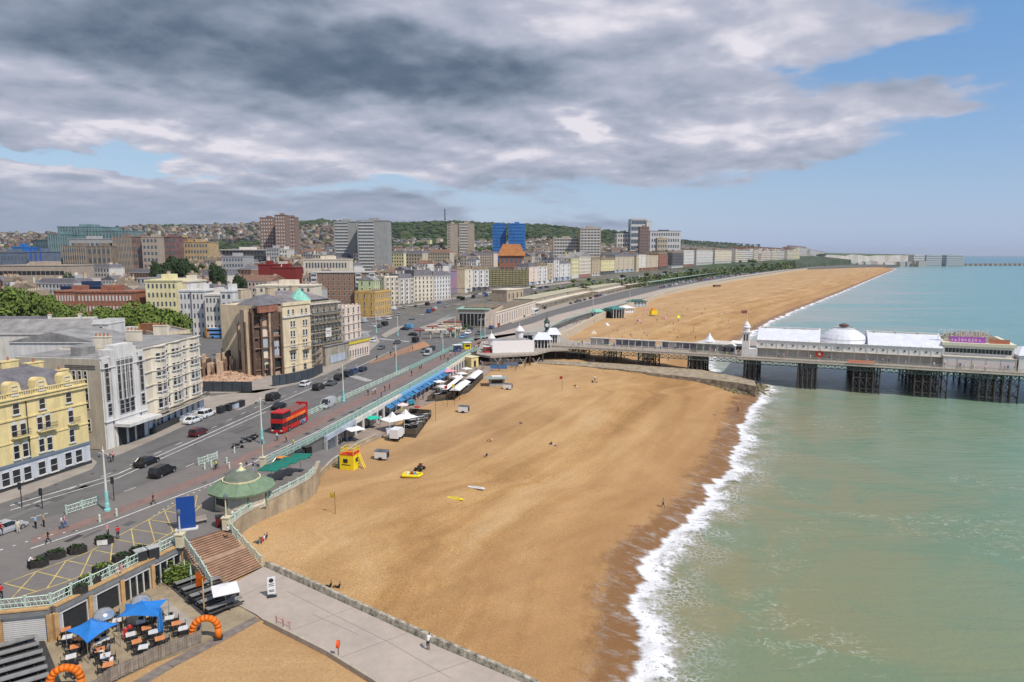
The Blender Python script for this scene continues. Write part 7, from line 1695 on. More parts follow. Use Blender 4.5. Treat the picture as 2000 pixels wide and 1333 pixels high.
def lifeguard():
 g=GB(683,915);yl=mat('lifeguard_yellow',(.80,.60,.02),.6,.08,1);rd=mat('lifeguard_red',(.62,.05,.02),.6,.05,1);t=thing('lifeguard_hut','yellow lifeguard hut with a red railed lookout deck on top','lifeguard hut',g,-.25)
 m=MB();m.b2(-1.35,1.35,-1.1,1.3,0,2.7,yl);m.b2(-1.4,1.4,-1.15,1.35,2.7,2.82,rd);m.build('wall',t)
 for x,y,rz in((-.2,-1.12,0),(1.37,.1,math.pi/2)):
  w=MB();w.box(0,0,0,.85,.05,.7,M_cg);w.build('window',t,loc=(x,y,1.65),rz=rz)
 s=MB();s.box(0,0,0,1.7,.03,.14,M_dark);s.build('lettering_band',t,loc=(-.1,-1.12,.95))
 r=MB()
 for x,y in((-1.1,-1),(0,-1),(1.3,-1),(-1.1,1.2),(1.3,1.2),(1.3,.1),(-1.1,.1)):r.b2(x-.04,x+.04,y-.04,y+.04,2.8,3.9,yl)
 for z in(3.3,3.85):r.b2(-1.15,1.35,-1.04,-.96,z,z+.08,yl);r.b2(-1.15,1.35,1.16,1.24,z,z+.08,yl);r.b2(1.26,1.34,-1,1.2,z,z+.08,yl);r.b2(-1.14,-1.06,-1,1.2,z,z+.08,yl)
 r.build('railing',t);p=MB();p.b2(-.1,1.25,-1.06,-.98,2.95,3.3,rd);p.b2(1.32,1.38,-.4,1.0,2.95,3.3,rd);p.build('red_panel',t)
 l=MB();l.b2(-1.9,-1.4,-.6,.9,0,2.2,M_gp);l.build('locker',t);l=MB();l.bar((1.5,.3,2.7),(2.7,.3,0),.1,yl);l.bar((1.5,.9,2.7),(2.7,.9,0),.1,yl);
 for k in range(8):f=k/8;l.b2(1.5+1.2*f,1.62+1.2*f,.3,.9,2.6-2.7*f,2.68-2.7*f,yl)
 l.build('ladder',t)
lifeguard()
def trailer(px,py,lab,w=2.4,h=1.35):
 box_thing('trailer',lab,'trailer',GB(px,py),-.25,[('body',[(-w/2,w/2,-.7,.7,.25,.25+h,CP['white'])]),('roof',[(-w/2-.05,w/2+.05,-.75,.75,.25+h,.33+h,M_glassb)]),('dark_end',[(w/2,w/2+.03,-.6,.6,.35,.15+h,M_dark)]),('wheel',[(-.3,.3,-.85,-.7,0,.5,M_tyre)]),('wheel',[(-.3,.3,.7,.85,0,.5,M_tyre)]),('tow_bar',[(-w/2-1.0,-w/2,-.05,.05,.25,.33,M_dark)])],'white box trailers on the beach')  # dark panel covers the right-hand end of each box
trailer(746,897,'white box trailer beside the lifeguard hut');trailer(906,806,'white box trailer alone on the sand past the restaurant deck');trailer(992,761,'white box trailer next to the beach hut with a grey canopy')
def board(px,py,rz,m,lab,L=3.2,w=.75):
 g=GB(px,py);t=MB();pts=[]
 n=14
 for i in range(n+1):x=-L/2+L*i/n;q=w/2*(1-abs(2*i/n-1)**2.6)**.5;pts.append((x,q))
 poly=pts+[(x,-y)for x,y in reversed(pts[1:-1])]
 t.prism(poly,0,.12,m);t.b2(-.9,.9,-.04,.04,.12,.15,M_red if m is not M_yb else M_dark);o=t.build('rescue_board',None,loc=g+Vector((0,0,.06)),rz=rz);tag(o,lab,'surfboard')
M_yb=mat('board_yellow',(.78,.60,.02),.5,.05,1)
board(930,954,-.35,CP['white'],'white rescue board lying on the sand');board(888,975,-.40,M_yb,'yellow rescue board lying on the sand')
def sled():
 g=GB(805,931);t=thing('rescue_sled','yellow inflatable rescue sled loaded with kit','inflatable',g,-.15);m=MB()
 for y in(-.75,.75):m.cone((-1.5,y,.3),(1.1,y,.3),.28,.28,M_yb,10);m.cone((1.1,y,.3),(1.7,y*.4,.45),.28,.2,M_yb,10)
 m.cone((-1.5,-.75,.3),(-1.5,.75,.3),.24,.24,M_yb,8);m.build('tube',t);m=MB();m.b2(-1.4,1.2,-.6,.6,.12,.25,M_dark);m.build('floor',t)
 for i,(x,y,c)in enumerate(((-.8,.1,CP['white']),(-.1,.2,CP['red']),(.5,-.1,CP['sky']))):m=MB();m.box(0,0,.3,.5,.4,.55,c,.4,.7);o=m.build('kit_bag',None,loc=g+Vector((x,y,.25)));tag(o,('white','red','light blue')[i]+' kit bag lying in the yellow inflatable','bag')
 g=GB(820,919);t=thing('quad_bike','dark quad bike parked behind the yellow inflatable','quad bike',g,1.2);m=MB();m.box(0,0,.75,1.3,.6,.45,M_dark,0,.7);m.box(.3,0,1.0,.35,.5,.3,CP['red']);m.bar((.4,-.45,1.15),(.4,.45,1.15),.06,M_dark);m.build('body',t)
 for x in(-.6,.6):
  for y in(-.5,.5):m=MB();m.cone((0,-.15,0),(0,.15,0),.32,.32,M_tyre,10);m.build('wheel',t,loc=(x,y,.32))
sled()
def flag(px,py,h,m,lab,two=None):
 g=GB(px,py);t=thing('beach_flag',lab,'flag',g);p=MB();p.cone((0,0,-.3),(0,0,h),.04,.035,M_bark if two is None else M_dark,5);p.build('pole',t);f=MB();f.add([(0,0,h-.1),(-.75,.05,h-.2),(-.70,.12,h-.95),(0,0,h-.9)],[(0,1,2,3),(3,2,1,0)],m);f.build('flag',t)
 if two:f=MB();f.add([(0,.01,h-.5),(-.73,.1,h-.6),(-.70,.13,h-.97),(0,.01,h-.92)],[(0,1,2,3),(3,2,1,0)],two);f.build('lower_half',t)
flag(655,1005,3.4,mat('mustard_flag',(.50,.36,.04),.8,.2),'mustard yellow flag on a pole nearest the kiosk');flag(1098,766,4.6,CP['red'],'red over yellow flag in the middle of the beach',M_yb)
flag(851,822,6,M_dark,'thin dark feather flag right of the restaurant deck');flag(874,795,5.5,CP['red'],'thin red pole flag beside the beach restaurants');flag(888,792,5.5,M_yb,'thin yellow pole flag beside the beach restaurants')
M_skin=mat('skin',(.52,.33,.24),.7,0,1);M_hair=mat('dark_hair',(.03,.02,.015),.9,0,1)
CL={n:mat('cloth_'+n,c,.9,0,1)for n,c in dict(black=(.015,.015,.018),white=(.72,.70,.68),red=(.50,.03,.03),blue=(.06,.13,.32),navy=(.02,.03,.07),grey=(.18,.18,.19),tan=(.42,.30,.18),pink=(.55,.25,.28),sky=(.30,.45,.62),green=(.08,.18,.08),hivis=(.62,.80,.03),orange=(.65,.22,.03),denim=(.07,.10,.17),cream=(.60,.54,.42)).items()}
def skin_fig(J,E,name):
 """grow one continuous surface over a stick figure; J: name -> (pos, radius), E: bones; region colours by nearest bone"""
 me=bpy.data.meshes.new(name);names=list(J);idx={n:i for i,n in enumerate(names)}
 me.from_pydata([J[n][0]for n in names],[(idx[a],idx[b])for a,b,_ in E],[]);o=bpy.data.objects.new(name,me);COL.objects.link(o)
 bm=bmesh.new();bm.from_mesh(me);lay=bm.verts.layers.skin.verify();bm.verts.ensure_lookup_table()
 for i,n in enumerate(names):bm.verts[i][lay].radius=(J[n][1],J[n][1]);bm.verts[i][lay].use_root=(i==0)
 bm.to_mesh(me);bm.free();o.modifiers.new('s','SKIN').use_smooth_shade=True;sb=o.modifiers.new('u','SUBSURF');sb.levels=1;sb.render_levels=1
 dg=bpy.context.evaluated_depsgraph_get();r=bpy.data.meshes.new_from_object(o.evaluated_get(dg));bpy.data.objects.remove(o)
 for m in(M_skin,CL['white'],CL['navy'],M_hair,CL['black']):r.materials.append(m)
 seg=[(Vector(J[a][0]),Vector(J[b][0]),s)for a,b,s in E]
 for p in r.polygons:
  c=p.center;best=(9,0)
  for a,b,s in seg:
   ab=b-a;t=max(0,min(1,(c-a).dot(ab)/max(1e-9,ab.length_squared)));d=(c-(a+ab*t)).length
   if d<best[0]:best=(d,s)
  s=best[1]
  if s==0 and 'head' in J:
   h=Vector(J['head'][0]);hd=c-h
   if(hd.z>.03 and hd.x<.06)or hd.x<-.03:s=3 if hd.length<.3 and c.z>h.z-.08 else 0
  p.material_index=s
 return r
def pose(kind):
 """x is forward; slots: 0 skin, 1 top, 2 trousers, 3 hair, 4 shoes"""
 J=dict(pel=((0,0,.95),.13),sp=((0,0,1.15),.125),ch=((.01,0,1.36),.14),nk=((.01,0,1.50),.055),head=((.03,0,1.64),.098),top=((.02,0,1.71),.075),sl=((0,.17,1.42),.06),el=((-.02,.23,1.14),.042),wl=((.08,.24,.90),.03),hl=((.12,.24,.80),.035),sr=((0,-.17,1.42),.06),er=((-.02,-.23,1.14),.042),wr=((.08,-.24,.90),.03),hr=((.12,-.24,.80),.035),pl=((0,.09,.90),.095),kl=((.02,.10,.50),.06),al=((0,.10,.09),.042),fl=((.14,.11,.04),.04),pr=((0,-.09,.90),.095),kr=((.02,-.10,.50),.06),ar=((0,-.10,.09),.042),fr=((.14,-.11,.04),.04))
 def s(**k):
  for n,p in k.items():J[n]=(p,J[n][1])
 if kind=='walk':s(kl=(.16,.10,.52),al=(.26,.10,.12),fl=(.40,.11,.06),kr=(-.04,-.10,.50),ar=(-.30,-.10,.16),fr=(-.20,-.11,.05),el=(-.12,.23,1.16),wl=(-.10,.25,.92),hl=(-.04,.25,.84),er=(.06,-.23,1.15),wr=(.24,-.22,.98),hr=(.31,-.21,.95))
 if kind=='lean':s(ch=(.14,0,1.30),sp=(.03,0,1.13),nk=(.22,0,1.42),head=(.28,0,1.54),top=(.29,0,1.62),sl=(.16,.17,1.34),sr=(.16,-.17,1.34),el=(.34,.22,1.12),wl=(.52,.16,1.12),hl=(.60,.12,1.12),er=(.34,-.22,1.12),wr=(.52,-.16,1.12),hr=(.60,-.12,1.12))
 if kind=='sit':
  dz=-.50
  for n in('pel','sp','ch','nk','head','top','sl','sr','el','er','wl','wr','hl','hr','pl','pr'):p=J[n][0];s(**{n:(p[0],p[1],p[2]+dz)})
  s(kl=(.42,.13,.48),al=(.40,.13,.09),fl=(.54,.14,.04),kr=(.42,-.13,.48),ar=(.40,-.13,.09),fr=(.54,-.14,.04),wl=(.24,.2,.58),hl=(.32,.18,.56),wr=(.24,-.2,.58),hr=(.32,-.18,.56),el=(.0,.25,.66),er=(.0,-.25,.66))
 if kind=='ground':
  dz=-.83
  for n in('pel','sp','ch','nk','head','top','sl','sr','pl','pr'):p=J[n][0];s(**{n:(p[0]-(p[2]-.95)*.25,p[1],p[2]+dz)})
  s(kl=(.42,.12,.36),al=(.72,.13,.09),fl=(.86,.14,.06),kr=(.46,-.12,.28),ar=(.86,-.13,.08),fr=(.98,-.14,.14),el=(-.22,.26,.32),wl=(-.28,.28,.10),hl=(-.24,.30,.05),er=(-.05,-.24,.36),wr=(.2,-.2,.34),hr=(.28,-.18,.34))
 if kind=='lie':
  def r(p):return(-(p[2]-.95)*1.0,p[1],.13+p[0]*.5)
  for n in J:s(**{n:r(J[n][0])})
  s(kl=(.40,.13,.22),kr=(.45,-.13,.14),el=(-.30,.34,.08),er=(-.3,-.34,.08),wl=(-.1,.4,.06),hl=(0,.4,.05))
 if kind=='ride':
  s(ch=(.22,0,1.28),sp=(.08,0,1.12),nk=(.32,0,1.38),head=(.40,0,1.50),top=(.40,0,1.58),sl=(.24,.17,1.32),sr=(.24,-.17,1.32),el=(.40,.22,1.12),er=(.40,-.22,1.12),wl=(.58,.2,1.02),wr=(.58,-.2,1.02),hl=(.64,.2,1.0),hr=(.64,-.2,1.0),kl=(.34,.12,.72),al=(.18,.12,.34),fl=(.30,.12,.28),kr=(.22,-.12,.56),ar=(.08,-.12,.16),fr=(.2,-.12,.12))
 E=[('pel','sp',1),('sp','ch',1),('ch','nk',1),('nk','head',0),('head','top',0),('ch','sl',1),('sl','el',1),('el','wl',0),('wl','hl',0),('ch','sr',1),('sr','er',1),('er','wr',0),('wr','hr',0),('pel','pl',2),('pl','kl',2),('kl','al',2),('al','fl',4),('pel','pr',2),('pr','kr',2),('kr','ar',2),('ar','fr',4)]
 for q,sgn in(('l',1),('r',-1)):
  h=Vector(J['h'+q][0]);d=(h-Vector(J['w'+q][0])).normalized();side=Vector((0,1,0))if abs(d.y)<.8 else Vector((1,0,0));side=(side-d*side.dot(d)).normalized()
  J['h'+q]=(tuple(h),.026)
  for i,(o,L)in enumerate(((-.027,.062),(-.009,.074),(.009,.07),(.027,.055))):J['f%d%s'%(i,q)]=(tuple(h+side*o*1.3+d*L),.009);E.append(('h'+q,'f%d%s'%(i,q),0))
  J['t'+q]=(tuple(h-side*.05*sgn+d*.02),.011);E.append(('h'+q,'t'+q,0))
 return skin_fig(J,E,'body')
POSES={k:pose(k)for k in('stand','walk','lean','sit','ground','lie','ride')}
def person(loc,rz,top,bot,kind,label,group=None,s=1.0,hair=None,skinm=None):
 o=link('person',POSES[kind],None,loc,rz);o.scale=(s,s,s)
 for i,m in((1,CL[top]),(2,CL[bot]))+(((3,hair),)if hair else()):o.material_slots[i].link='OBJECT';o.material_slots[i].material=m
 return tag(o,label,'person',group)
rp=random.Random(77)
GP_=lambda px,py,z=8.0:G(px,py,z)
PL=[(70,1033,1.2,'sky','black','stand','person in pale blue shirt by the crossing at the left'),(86,1030,1.0,'tan','black','stand','person in tan jacket right of the blue shirted one'),(121,1034,.6,'white','denim','walk','person in white top and blue trousers beside the short railing'),(127,1032,.6,'pink','blue','walk','person in pink beside the white topped walker'),(95,1062,3.8,'black','black','walk','person in black walking alone across the plaza'),(36,1042,2,'cream','cream','stand','person in long cream clothes beside the silver estate'),(4,1046,1,'red','black','stand','person in red at the left edge'),(58,1113,.6,'white','black','lean','person in white top leaning on the leftmost planter'),(211,1049,0,'pink','black','stand','person in pale pink top pushing a pram'),(231,1054,2.5,'red','navy','stand','person in bright red coat beside the pram'),(300,987,3.5,'black','black','walk','person in black walking on the cycle lane edge'),(3,1173,2,'maroon' if False else 'red','black','stand','person in dark red at the far left above the arches'),(237,1122,4.3,'pink','cream','sit','person in pink sitting by the lower railing'),(216,899+4,.5,'navy','black','stand','person in navy on the corner of the yellow terrace'),(221,901,2.5,'pink','black','stand','person in pink on the corner of the yellow terrace'),(473,925,1,'sky','navy','stand','person in light blue behind the kiosk, left of three'),(482,921,3,'black','tan','stand','person in black behind the kiosk, middle of three'),(495,924,3,'navy','sky','stand','person in navy behind the kiosk, right of three'),(541,862,.8,'white','black','walk','person in white near the cycle lane railing'),(559,865,.8,'tan','black','walk','person in tan near the cycle lane railing'),(573,875,3.6,'hivis','black','walk','hi-vis jacketed person beside the promenade railing'),(719,774,.9,'navy','black','walk','person in navy, left of the white shirted pair'),(729,772,.9,'white','grey','walk','left of the white shirted pair on the promenade'),(733,770,.9,'white','black','walk','right of the white shirted pair on the promenade'),(752,766,3.9,'black','black','walk','person in black by the promenade edge'),(761,762,.9,'grey','black','walk','person in grey on the middle promenade'),(745,778,4,'blue','black','walk','person in blue against the promenade railing'),(804,735,.9,'black','black','walk','person in black right of the middle lamp post'),(820,726,.9,'navy','grey','walk','person in navy leading a couple near the shops'),(823,722,.9,'red','black','walk','person in red of a couple near the shops'),(736,704,2,'black','black','walk','person crossing by the corner restaurant'),(763,696,1,'black','navy','walk','person in black on the traffic island'),(806,686,1,'grey','black','walk','person on the orange paved island'),(861,704,1,'red','black','walk','person in red walking to the pier'),(868,702,4,'black','black','walk','person in black walking from the pier'),(880,697,1,'white','navy','walk','person in white walking to the pier'),(889,695,4,'blue','black','walk','person in blue near the yellow stand'),(896,690,1,'pink','grey','walk','person in pink near the blue stall'),(903,688,1,'black','tan','walk','person in black near the blue stall'),(917,688,4,'red','navy','walk','person in red near the red barriers'),(926,683,1,'grey','black','walk','person in grey near the red barriers'),(875,708,1,'navy','navy','walk','person in navy at the railing by the last arches'),(935,680,1,'orange','black','walk','person in orange at the pier entrance'),(945,676,2,'white','grey','stand','person in white at the pier entrance'),(955,668,2,'navy','black','stand','person in navy behind the white screen wall'),(445,1044,1,'white','black','sit','person crouched at the top of the steps'),(455,1020,0,'white','navy','stand','person in white beside the lantern pillar')]
for px,py,rz,a,b,k,lab in PL:person(G(px,py,8.0),rz,a,b,k,lab)
PBL=[(1295,993,2.2,'grey','black','walk','lone person walking near the waterline'),(1441,806,2,'black','black','walk','small dark figure near the surf before the groyne'),(1398,811,2,'tan','white','ground','figure sitting near the surf before the groyne'),(1162,745,2,'white','navy','stand','person standing with two others below the groyne'),(1157,748,1,'black','black','ground','person in black sitting below the groyne'),(1166,748,3,'sky','grey','ground','person in light blue sitting below the groyne'),(1124,755,3,'red','black','ground','person in dark red sitting right of the red flag'),(1127,757,1,'white','cream','lie','person lying beside the one in dark red'),(959,862,3,'white','red','ground','small figure sitting alone in mid beach'),(950,893,2,'navy','white','ground','person with a white bundle above the boards'),(1076,870,2,'black','grey','ground','person in black sitting mid beach right'),(1083,871,2,'blue','white','lie','person in blue lying mid beach right'),(1018,828,2,'grey','black','lie','person in grey lying under a dark blanket'),(505,1062,3,'grey','denim','ground','leftmost of the group sitting below the kiosk wall'),(511,1061,3,'red','grey','ground','person in red in the group below the kiosk wall'),(515,1056,3,'white','black','ground','person in white in the group below the kiosk wall'),(520,1053,3,'navy','pink','ground','person in purple-blue in the group below the kiosk wall'),(645,1149,3,'black','black','ground','left of two people in black by the flint wall'),(662,1150,3,'black','black','ground','right of two people in black by the flint wall'),(1131,700,2,'black','black','stand','person under the pier, left of two'),(1136,700,2,'navy','black','stand','person under the pier, right of two'),(1153,711,1,'navy','grey','stand','person on top of the groyne, left of two'),(1159,711,1,'blue','grey','stand','person on top of the groyne, right of two'),(1219,702,1,'grey','black','walk','person walking beneath the pier deck'),(1305,706,1,'pink','black','walk','person beyond the pier legs'),(745,812,1,'white','black','stand','waiter figure by the marquee')]
for px,py,rz,a,b,k,lab in PBL[:-1]:person(GB(px,py),rz,a,b,k,lab)
person(G(836,1270,4.7),1.15,'white','black','lean','person in white T-shirt leaning on the flint wall')
def bathers():
 rng=random.Random(12);cc=list(CL);n=0;seen=set()
 while n<110:
  px=rng.uniform(1140,1700);py=rng.uniform(530,668);w=float(wallX(G(px,py,3).y));s=float(shoreX(G(px,py,3).y));p=GB(px,py)
  if not(w+6<p.x<s-6):continue
  if px>1450 and rng.random()<.7:continue
  a,b=rng.choice(cc),rng.choice(cc);k=rng.choice(['ground','lie','ground','stand'])
  verb={'ground':'sitting','lie':'lying','stand':'standing'}[k];where='close to the pier' if py>635 else('in mid beach' if py>590 else 'far along the beach');lab='tiny person, %s top, %s legs, %s %s, beyond the pier'%(a,b,verb,where)
  if lab in seen:continue
  seen.add(lab);person(p,rng.uniform(0,6),a,b,k,lab,'people scattered on the beach beyond the pier');n+=1
bathers()
def pier_people():
 rng=random.Random(14);cc=list(CL)
 seen=set();n=0
 while n<60:
  if n<36:u,y=rng.uniform(-4,pu(1445)),rng.uniform(1,6);w_='on the narrow pier walkway'
  else:u,y=rng.uniform(pu(1480),pu(1980)),rng.uniform(-.6,1.6);w_='on deck before the pier arcades'
  a,b,k=rng.choice(cc),rng.choice(cc),rng.choice(['stand','walk']);lab='person, %s top, %s trousers, %s %s'%(a,b,'walking' if k=='walk' else 'standing',w_)
  if lab in seen:continue
  seen.add(lab);n+=1;person(PM@Vector((u,y,ZD)),rng.uniform(0,6.3),a,b,k,lab,'people strolling on the pier')
 seen=set()
 for i in range(46):
  if i<28:x0,y0,x1,y1=650,868,960,700;z=4.72
  else:x0,y0,x1,y1=1010,668,1230,596;z=8.0
  f=rng.random();px=x0+(x1-x0)*f+rng.uniform(0,12);py=y0+(y1-y0)*f+rng.uniform(-2,8);p=G(px,py,z)
  a,b=rng.choice(cc),rng.choice(cc);lab='person in %s and %s %s'%(a,b,'walking among the beach cafes on the esplanade' if i<28 else 'walking on the beach road past the clock tower')
  if lab in seen:continue
  seen.add(lab);person(p,rng.uniform(0,6.3),a,b,'walk',lab,'walkers on the esplanade' if i<28 else 'walkers on the beach road')
pier_people()
def bike(px,py,lab,top):
 p=G(px,py);rz=heading(px,py)+math.pi;t=thing('bicycle','bicycle ridden by the %s'%lab,'bicycle',p,rz);m=MB()
 for a,b in(((-.45,0,.34),(-.15,0,.85)),((-.15,0,.85),(.40,0,.85)),((.40,0,.85),(.0,0,.3)),((0,0,.3),(-.15,0,.85)),((.40,0,.95),(.52,0,.34)),((-.45,0,.34),(0,0,.3))):m.bar(a,b,.04,M_dark)
 m.bar((.45,-.25,1.0),(.45,.25,1.0),.03,M_dark);m.box(-.17,0,.92,.26,.12,.06,M_dark);m.build('frame',t)
 for x in(-.47,.52):
  w=MB();n=14
  for i in range(n):a,b=i*2*math.pi/n,(i+1)*2*math.pi/n;w.bar((.33*math.cos(a),0,.33*math.sin(a)),(.33*math.cos(b),0,.33*math.sin(b)),.035,M_tyre)
  w.build('wheel',t,loc=(x,0,.34))
 person(p+Vector((0,0,0)),rz,top,'black','ride',lab)
bike(423,917,'cyclist in bright yellow hi-vis on the cycle lane','hivis')
M_tim=mat('honey_timber',(.50,.31,.14),.8,.2,1.2);M_bw=mat('black_decking',(.055,.052,.05),.8,.3,1.5);M_bs=mat('bright_blue_sail',(.02,.17,.50),.6,.12,.8);M_fen=mat('grey_timber_fence',(.24,.20,.16),.95,.35,1.2,streak=.5)
M_or=mat('orange_inflatable',(.70,.16,.01),.5,.1,1)
def arches():
 """shop fronts built into the wall under the promenade, lower left"""
 runs=[(G(-120,1195),G(0,1193)),(G(0,1193),G(100,1183.5)),(G(100,1183.5),G(351,1061.5))]
 for r_,(A,B)in enumerate(runs):
  A=A.copy();B=B.copy();n=Vector((B.y-A.y,-(B.x-A.x),0)).normalized()*.28;A+=n;B+=n
  b=Bld('arch_shopfront',['timber framed cafe front under the promenade, cut by the left edge','white shuttered front under the promenade at the far left','long timber and glass cafe front curving under the promenade'][r_],'shopfront',A,B,z=4.6);L=b.L
  f=MB();f.b2(0,L,-.30,.24,2.75,3.35,mat('grey_fascia',(.20,.20,.20),.8,.15));f.b2(0,L,-.38,.24,3.35,3.5,M_tim);b.part(f,'fascia')
  cols=[0,.235,.47,.72,.995]if r_==2 else[0,.99]
  for c in cols:m=MB();m.b2(c*L-.22,c*L+.22,-.35,.24,0,2.76,M_tim);b.part(m,'pillar')
  for i,(c0,c1)in enumerate(zip(cols[:-1],cols[1:])):
   x0,x1=c0*L+.25,c1*L-.25;m=MB()
   if r_<2:m.b2(x0,x1,-.02,.2,0,2.74,M_wf);[m.b2(x0,x1,-.05,-.02,z/10,z/10+.03,WC['grey'])for z in range(2,27,2)];b.part(m,'shutter');continue
   m.b2(x0,x1,.05,.2,0,2.7,M_dark if i<2 else M_cg);b.part(m,'opening');m=MB()
   m.b2(x0,x1,-.12,.1,2.35,2.74,M_wf)
   k=4 if i>=2 else 2
   for j in range(k+1):x=x0+(x1-x0)*(j/k if i>=2 else(0,.16,1)[j]);m.b2(x-.06,x+.06,-.08,.1,0,2.4,M_wf)
   if i==3:m.b2(x0+(x1-x0)*.4,x1,-.06,.08,0,1.2,M_wf)
   if i<2:m.b2(x0,x0+(x1-x0)*.16,-.04,.08,0,2.4,WC['bluegrey'])
   b.part(m,'door_frame')
arches()
def cafe():
 g=lambda px,py,z=4.62:G(px,py,z)
 P=resample([g(165,1372),g(215,1333),g(300,1292),g(393,1256),g(393,1225)],.22);t=thing('timber_fence','grey vertical board fence round the cafe tables','fence',P[0]);m=MB();rng=random.Random(3)
 for a,b in zip(P[:-1],P[1:]):c=(a+b)/2-P[0];d=(b-a).xy;m.box(c.x,c.y,.65+rng.uniform(-.04,.04),d.length*.92,.05,1.3,M_fen,math.atan2(d.y,d.x))
 m.build('board',t);m=MB();Q=resample([g(165,1372),g(215,1333),g(300,1292),g(393,1256),g(393,1225)],2.2)
 for a,b in zip(Q[:-1],Q[1:]):a_,b_=a-P[0],b-P[0];m.bar((a_.x,a_.y,.3),(b_.x,b_.y,.3),.08,M_fen);m.bar((a_.x,a_.y,1.0),(b_.x,b_.y,1.0),.08,M_fen)
 m.build('rail',t)
 m=MB();pts=[g(318,1170),g(392,1224),g(372,1240),g(300,1185)];m.prism([(p.x,p.y)for p in pts],4.6,4.75,M_deckw);tag(m.build('deck'),'brown decking between the tables and the black benches','deck')
 tb=[(130,1243,1),(156,1262,1),(133,1258,0),(148,1277,1),(140,1297,0),(150,1320,1),(190,1272,0),(196,1283,1),(207,1295,0),(212,1313,1),(205,1262,0),(230,1225,0),(256,1253,0),(268,1267,1),(281,1278,0),(276,1228,0),(287,1240,1),(300,1248,0),(313,1261,1),(332,1220,0),(345,1231,1),(358,1241,0),(216,1208,1),(302,1213,0)]
 tw=mat('white_table_top',(.62,.60,.58),.6,.1,2);to=mat('orange_table_top',(.62,.24,.09),.6,.15,2)
 def table(col):
  t=thing('cafe_table','','table');m=MB();m.b2(-.42,.42,-.42,.42,.72,.77,col);m.build('top',t)
  for x in(-.36,.36):
   for y in(-.36,.36):q=MB();q.b2(x-.025,x+.025,y-.025,y+.025,0,.72,M_dark);q.build('leg',t)
  return t
 def chair():
  t=thing('cafe_chair','','chair');m=MB();m.b2(-.22,.22,-.22,.22,.42,.47,M_dark);m.build('seat',t);m=MB();m.b2(-.22,-.18,-.22,.22,.47,.88,M_dark);m.build('backrest',t)
  for x in(-.19,.19):
   for y in(-.19,.19):q=MB();q.b2(x-.02,x+.02,y-.02,y+.02,0,.42,M_dark);q.build('leg',t)
  return t
 T={0:table(tw),1:table(to)};C=chair();used=set();fc=True;rng=random.Random(6)
 for i,(px,py,c)in enumerate(tb):
  z=4.76 if 318<px<392 and py<1238 else 4.62;loc=g(px,py,z);rz=.5+rng.uniform(-.15,.15)
  o=T[c]if c not in used else copy_tree(T[c]);used.add(c);o.location=loc;o.rotation_euler=(0,0,rz)
  where='under the left blue sail' if px<165 else('by the fence corner' if px>325 else('in the middle of the cafe terrace' if px>240 else 'below the gap between the sails'))
  tag(o,'%s topped square cafe table %s'%('orange' if c else 'white',where),'table','square cafe tables behind the fence, '+('orange ' if c else 'white ')+where)
  for a in(0,math.pi/2,math.pi,3*math.pi/2):
   if rng.random()<.15:continue
   ch=C if fc else copy_tree(C);fc=False;ch.location=loc+Vector((math.cos(a+rz+math.pi)*.62,math.sin(a+rz+math.pi)*.62,0));ch.rotation_euler=(0,0,a+rz);tag(ch,'dark cafe chair drawn up to a table %s'%where,'chair','dark cafe chairs '+where)
 for px,py,rz,a,b,lab in((205,1302,0,'sky','navy','diner in light blue with their back to the fence'),(219,1304,3,'white','black','diner in white right of the lowest orange table'),(187,1286,1,'navy','navy','diner in navy left of the middle tables'),(199,1290,2,'cream','tan','diner in cream at the middle tables'),(185,1278,5,'tan','grey','diner in tan beneath the left sail'),(254,1240,2,'red','black','diner in red between the two blue sails'),(246,1246,5,'red','red','second diner in red between the two sails'),(213,1278,3,'grey','black','diner in grey at the middle tables'),(77,1240,4,'white','black','waiter in white by the dark cafe doorway')):
  person(g(px,py),rz,a,b,'sit' if 'diner' in lab else 'stand',lab)
 def sail(name,lab,pts,peak,post):
  t=thing(name,lab,'sail canopy',g(*post));o=t.location;P=[G(x,y,z)-o for x,y,z in pts];c=sum(P,Vector())/len(P);c.z=peak;m=MB();n=6;vs=[c];fs=[]
  for i in range(len(P)):
   a,b=P[i],P[(i+1)%len(P)]
   rows=[]
   for j in range(n+1):
    s=j/n;row=[]
    for k in range(n+1):
     e=a.lerp(b,k/n);inward=1-.18*math.sin(math.pi*k/n)*s;q=c+(e-c)*s*inward;q.z=c.z+(e.z-c.z)*(s**.6);row.append(q)
    rows.append(row)
   base=len(vs);vs+=[q for r in rows for q in r]
   for j in range(n):
    for k in range(n):fs.append((base+j*(n+1)+k,base+j*(n+1)+k+1,base+(j+1)*(n+1)+k+1,base+(j+1)*(n+1)+k)[::-1])
  m.add(vs,fs,M_bs);m.build('canopy',t);q=MB();q.cone((0,0,0),(0,0,3.4),.06,.05,M_tim,6);q.build('pole',t)
  for p in P:q=MB();q.cone((p.x,p.y,0),(p.x,p.y,p.z),.03,.03,M_rim,5);q.build('guy_pole',t)
 sail('shade_sail','left hand bright blue shade sail over the cafe',[(128,1232,7.0),(170,1257,6.6),(232,1218,7.0),(182,1205,7.2)],3.2,(180,1255))
 sail('shade_sail','right hand bright blue shade sail over the cafe',[(228,1205,6.9),(310,1205,6.9),(328,1170,7.3),(245,1180,7.3)],3.4,(242,1240))
 m=MB();p=G(314,1236,4.62);m.box(0,0,1.3,.55,.2,2.6,M_bs,.5,.8);tag(m.build('banner',None,loc=p),'hanging blue drape at the right corner of the right sail','banner')
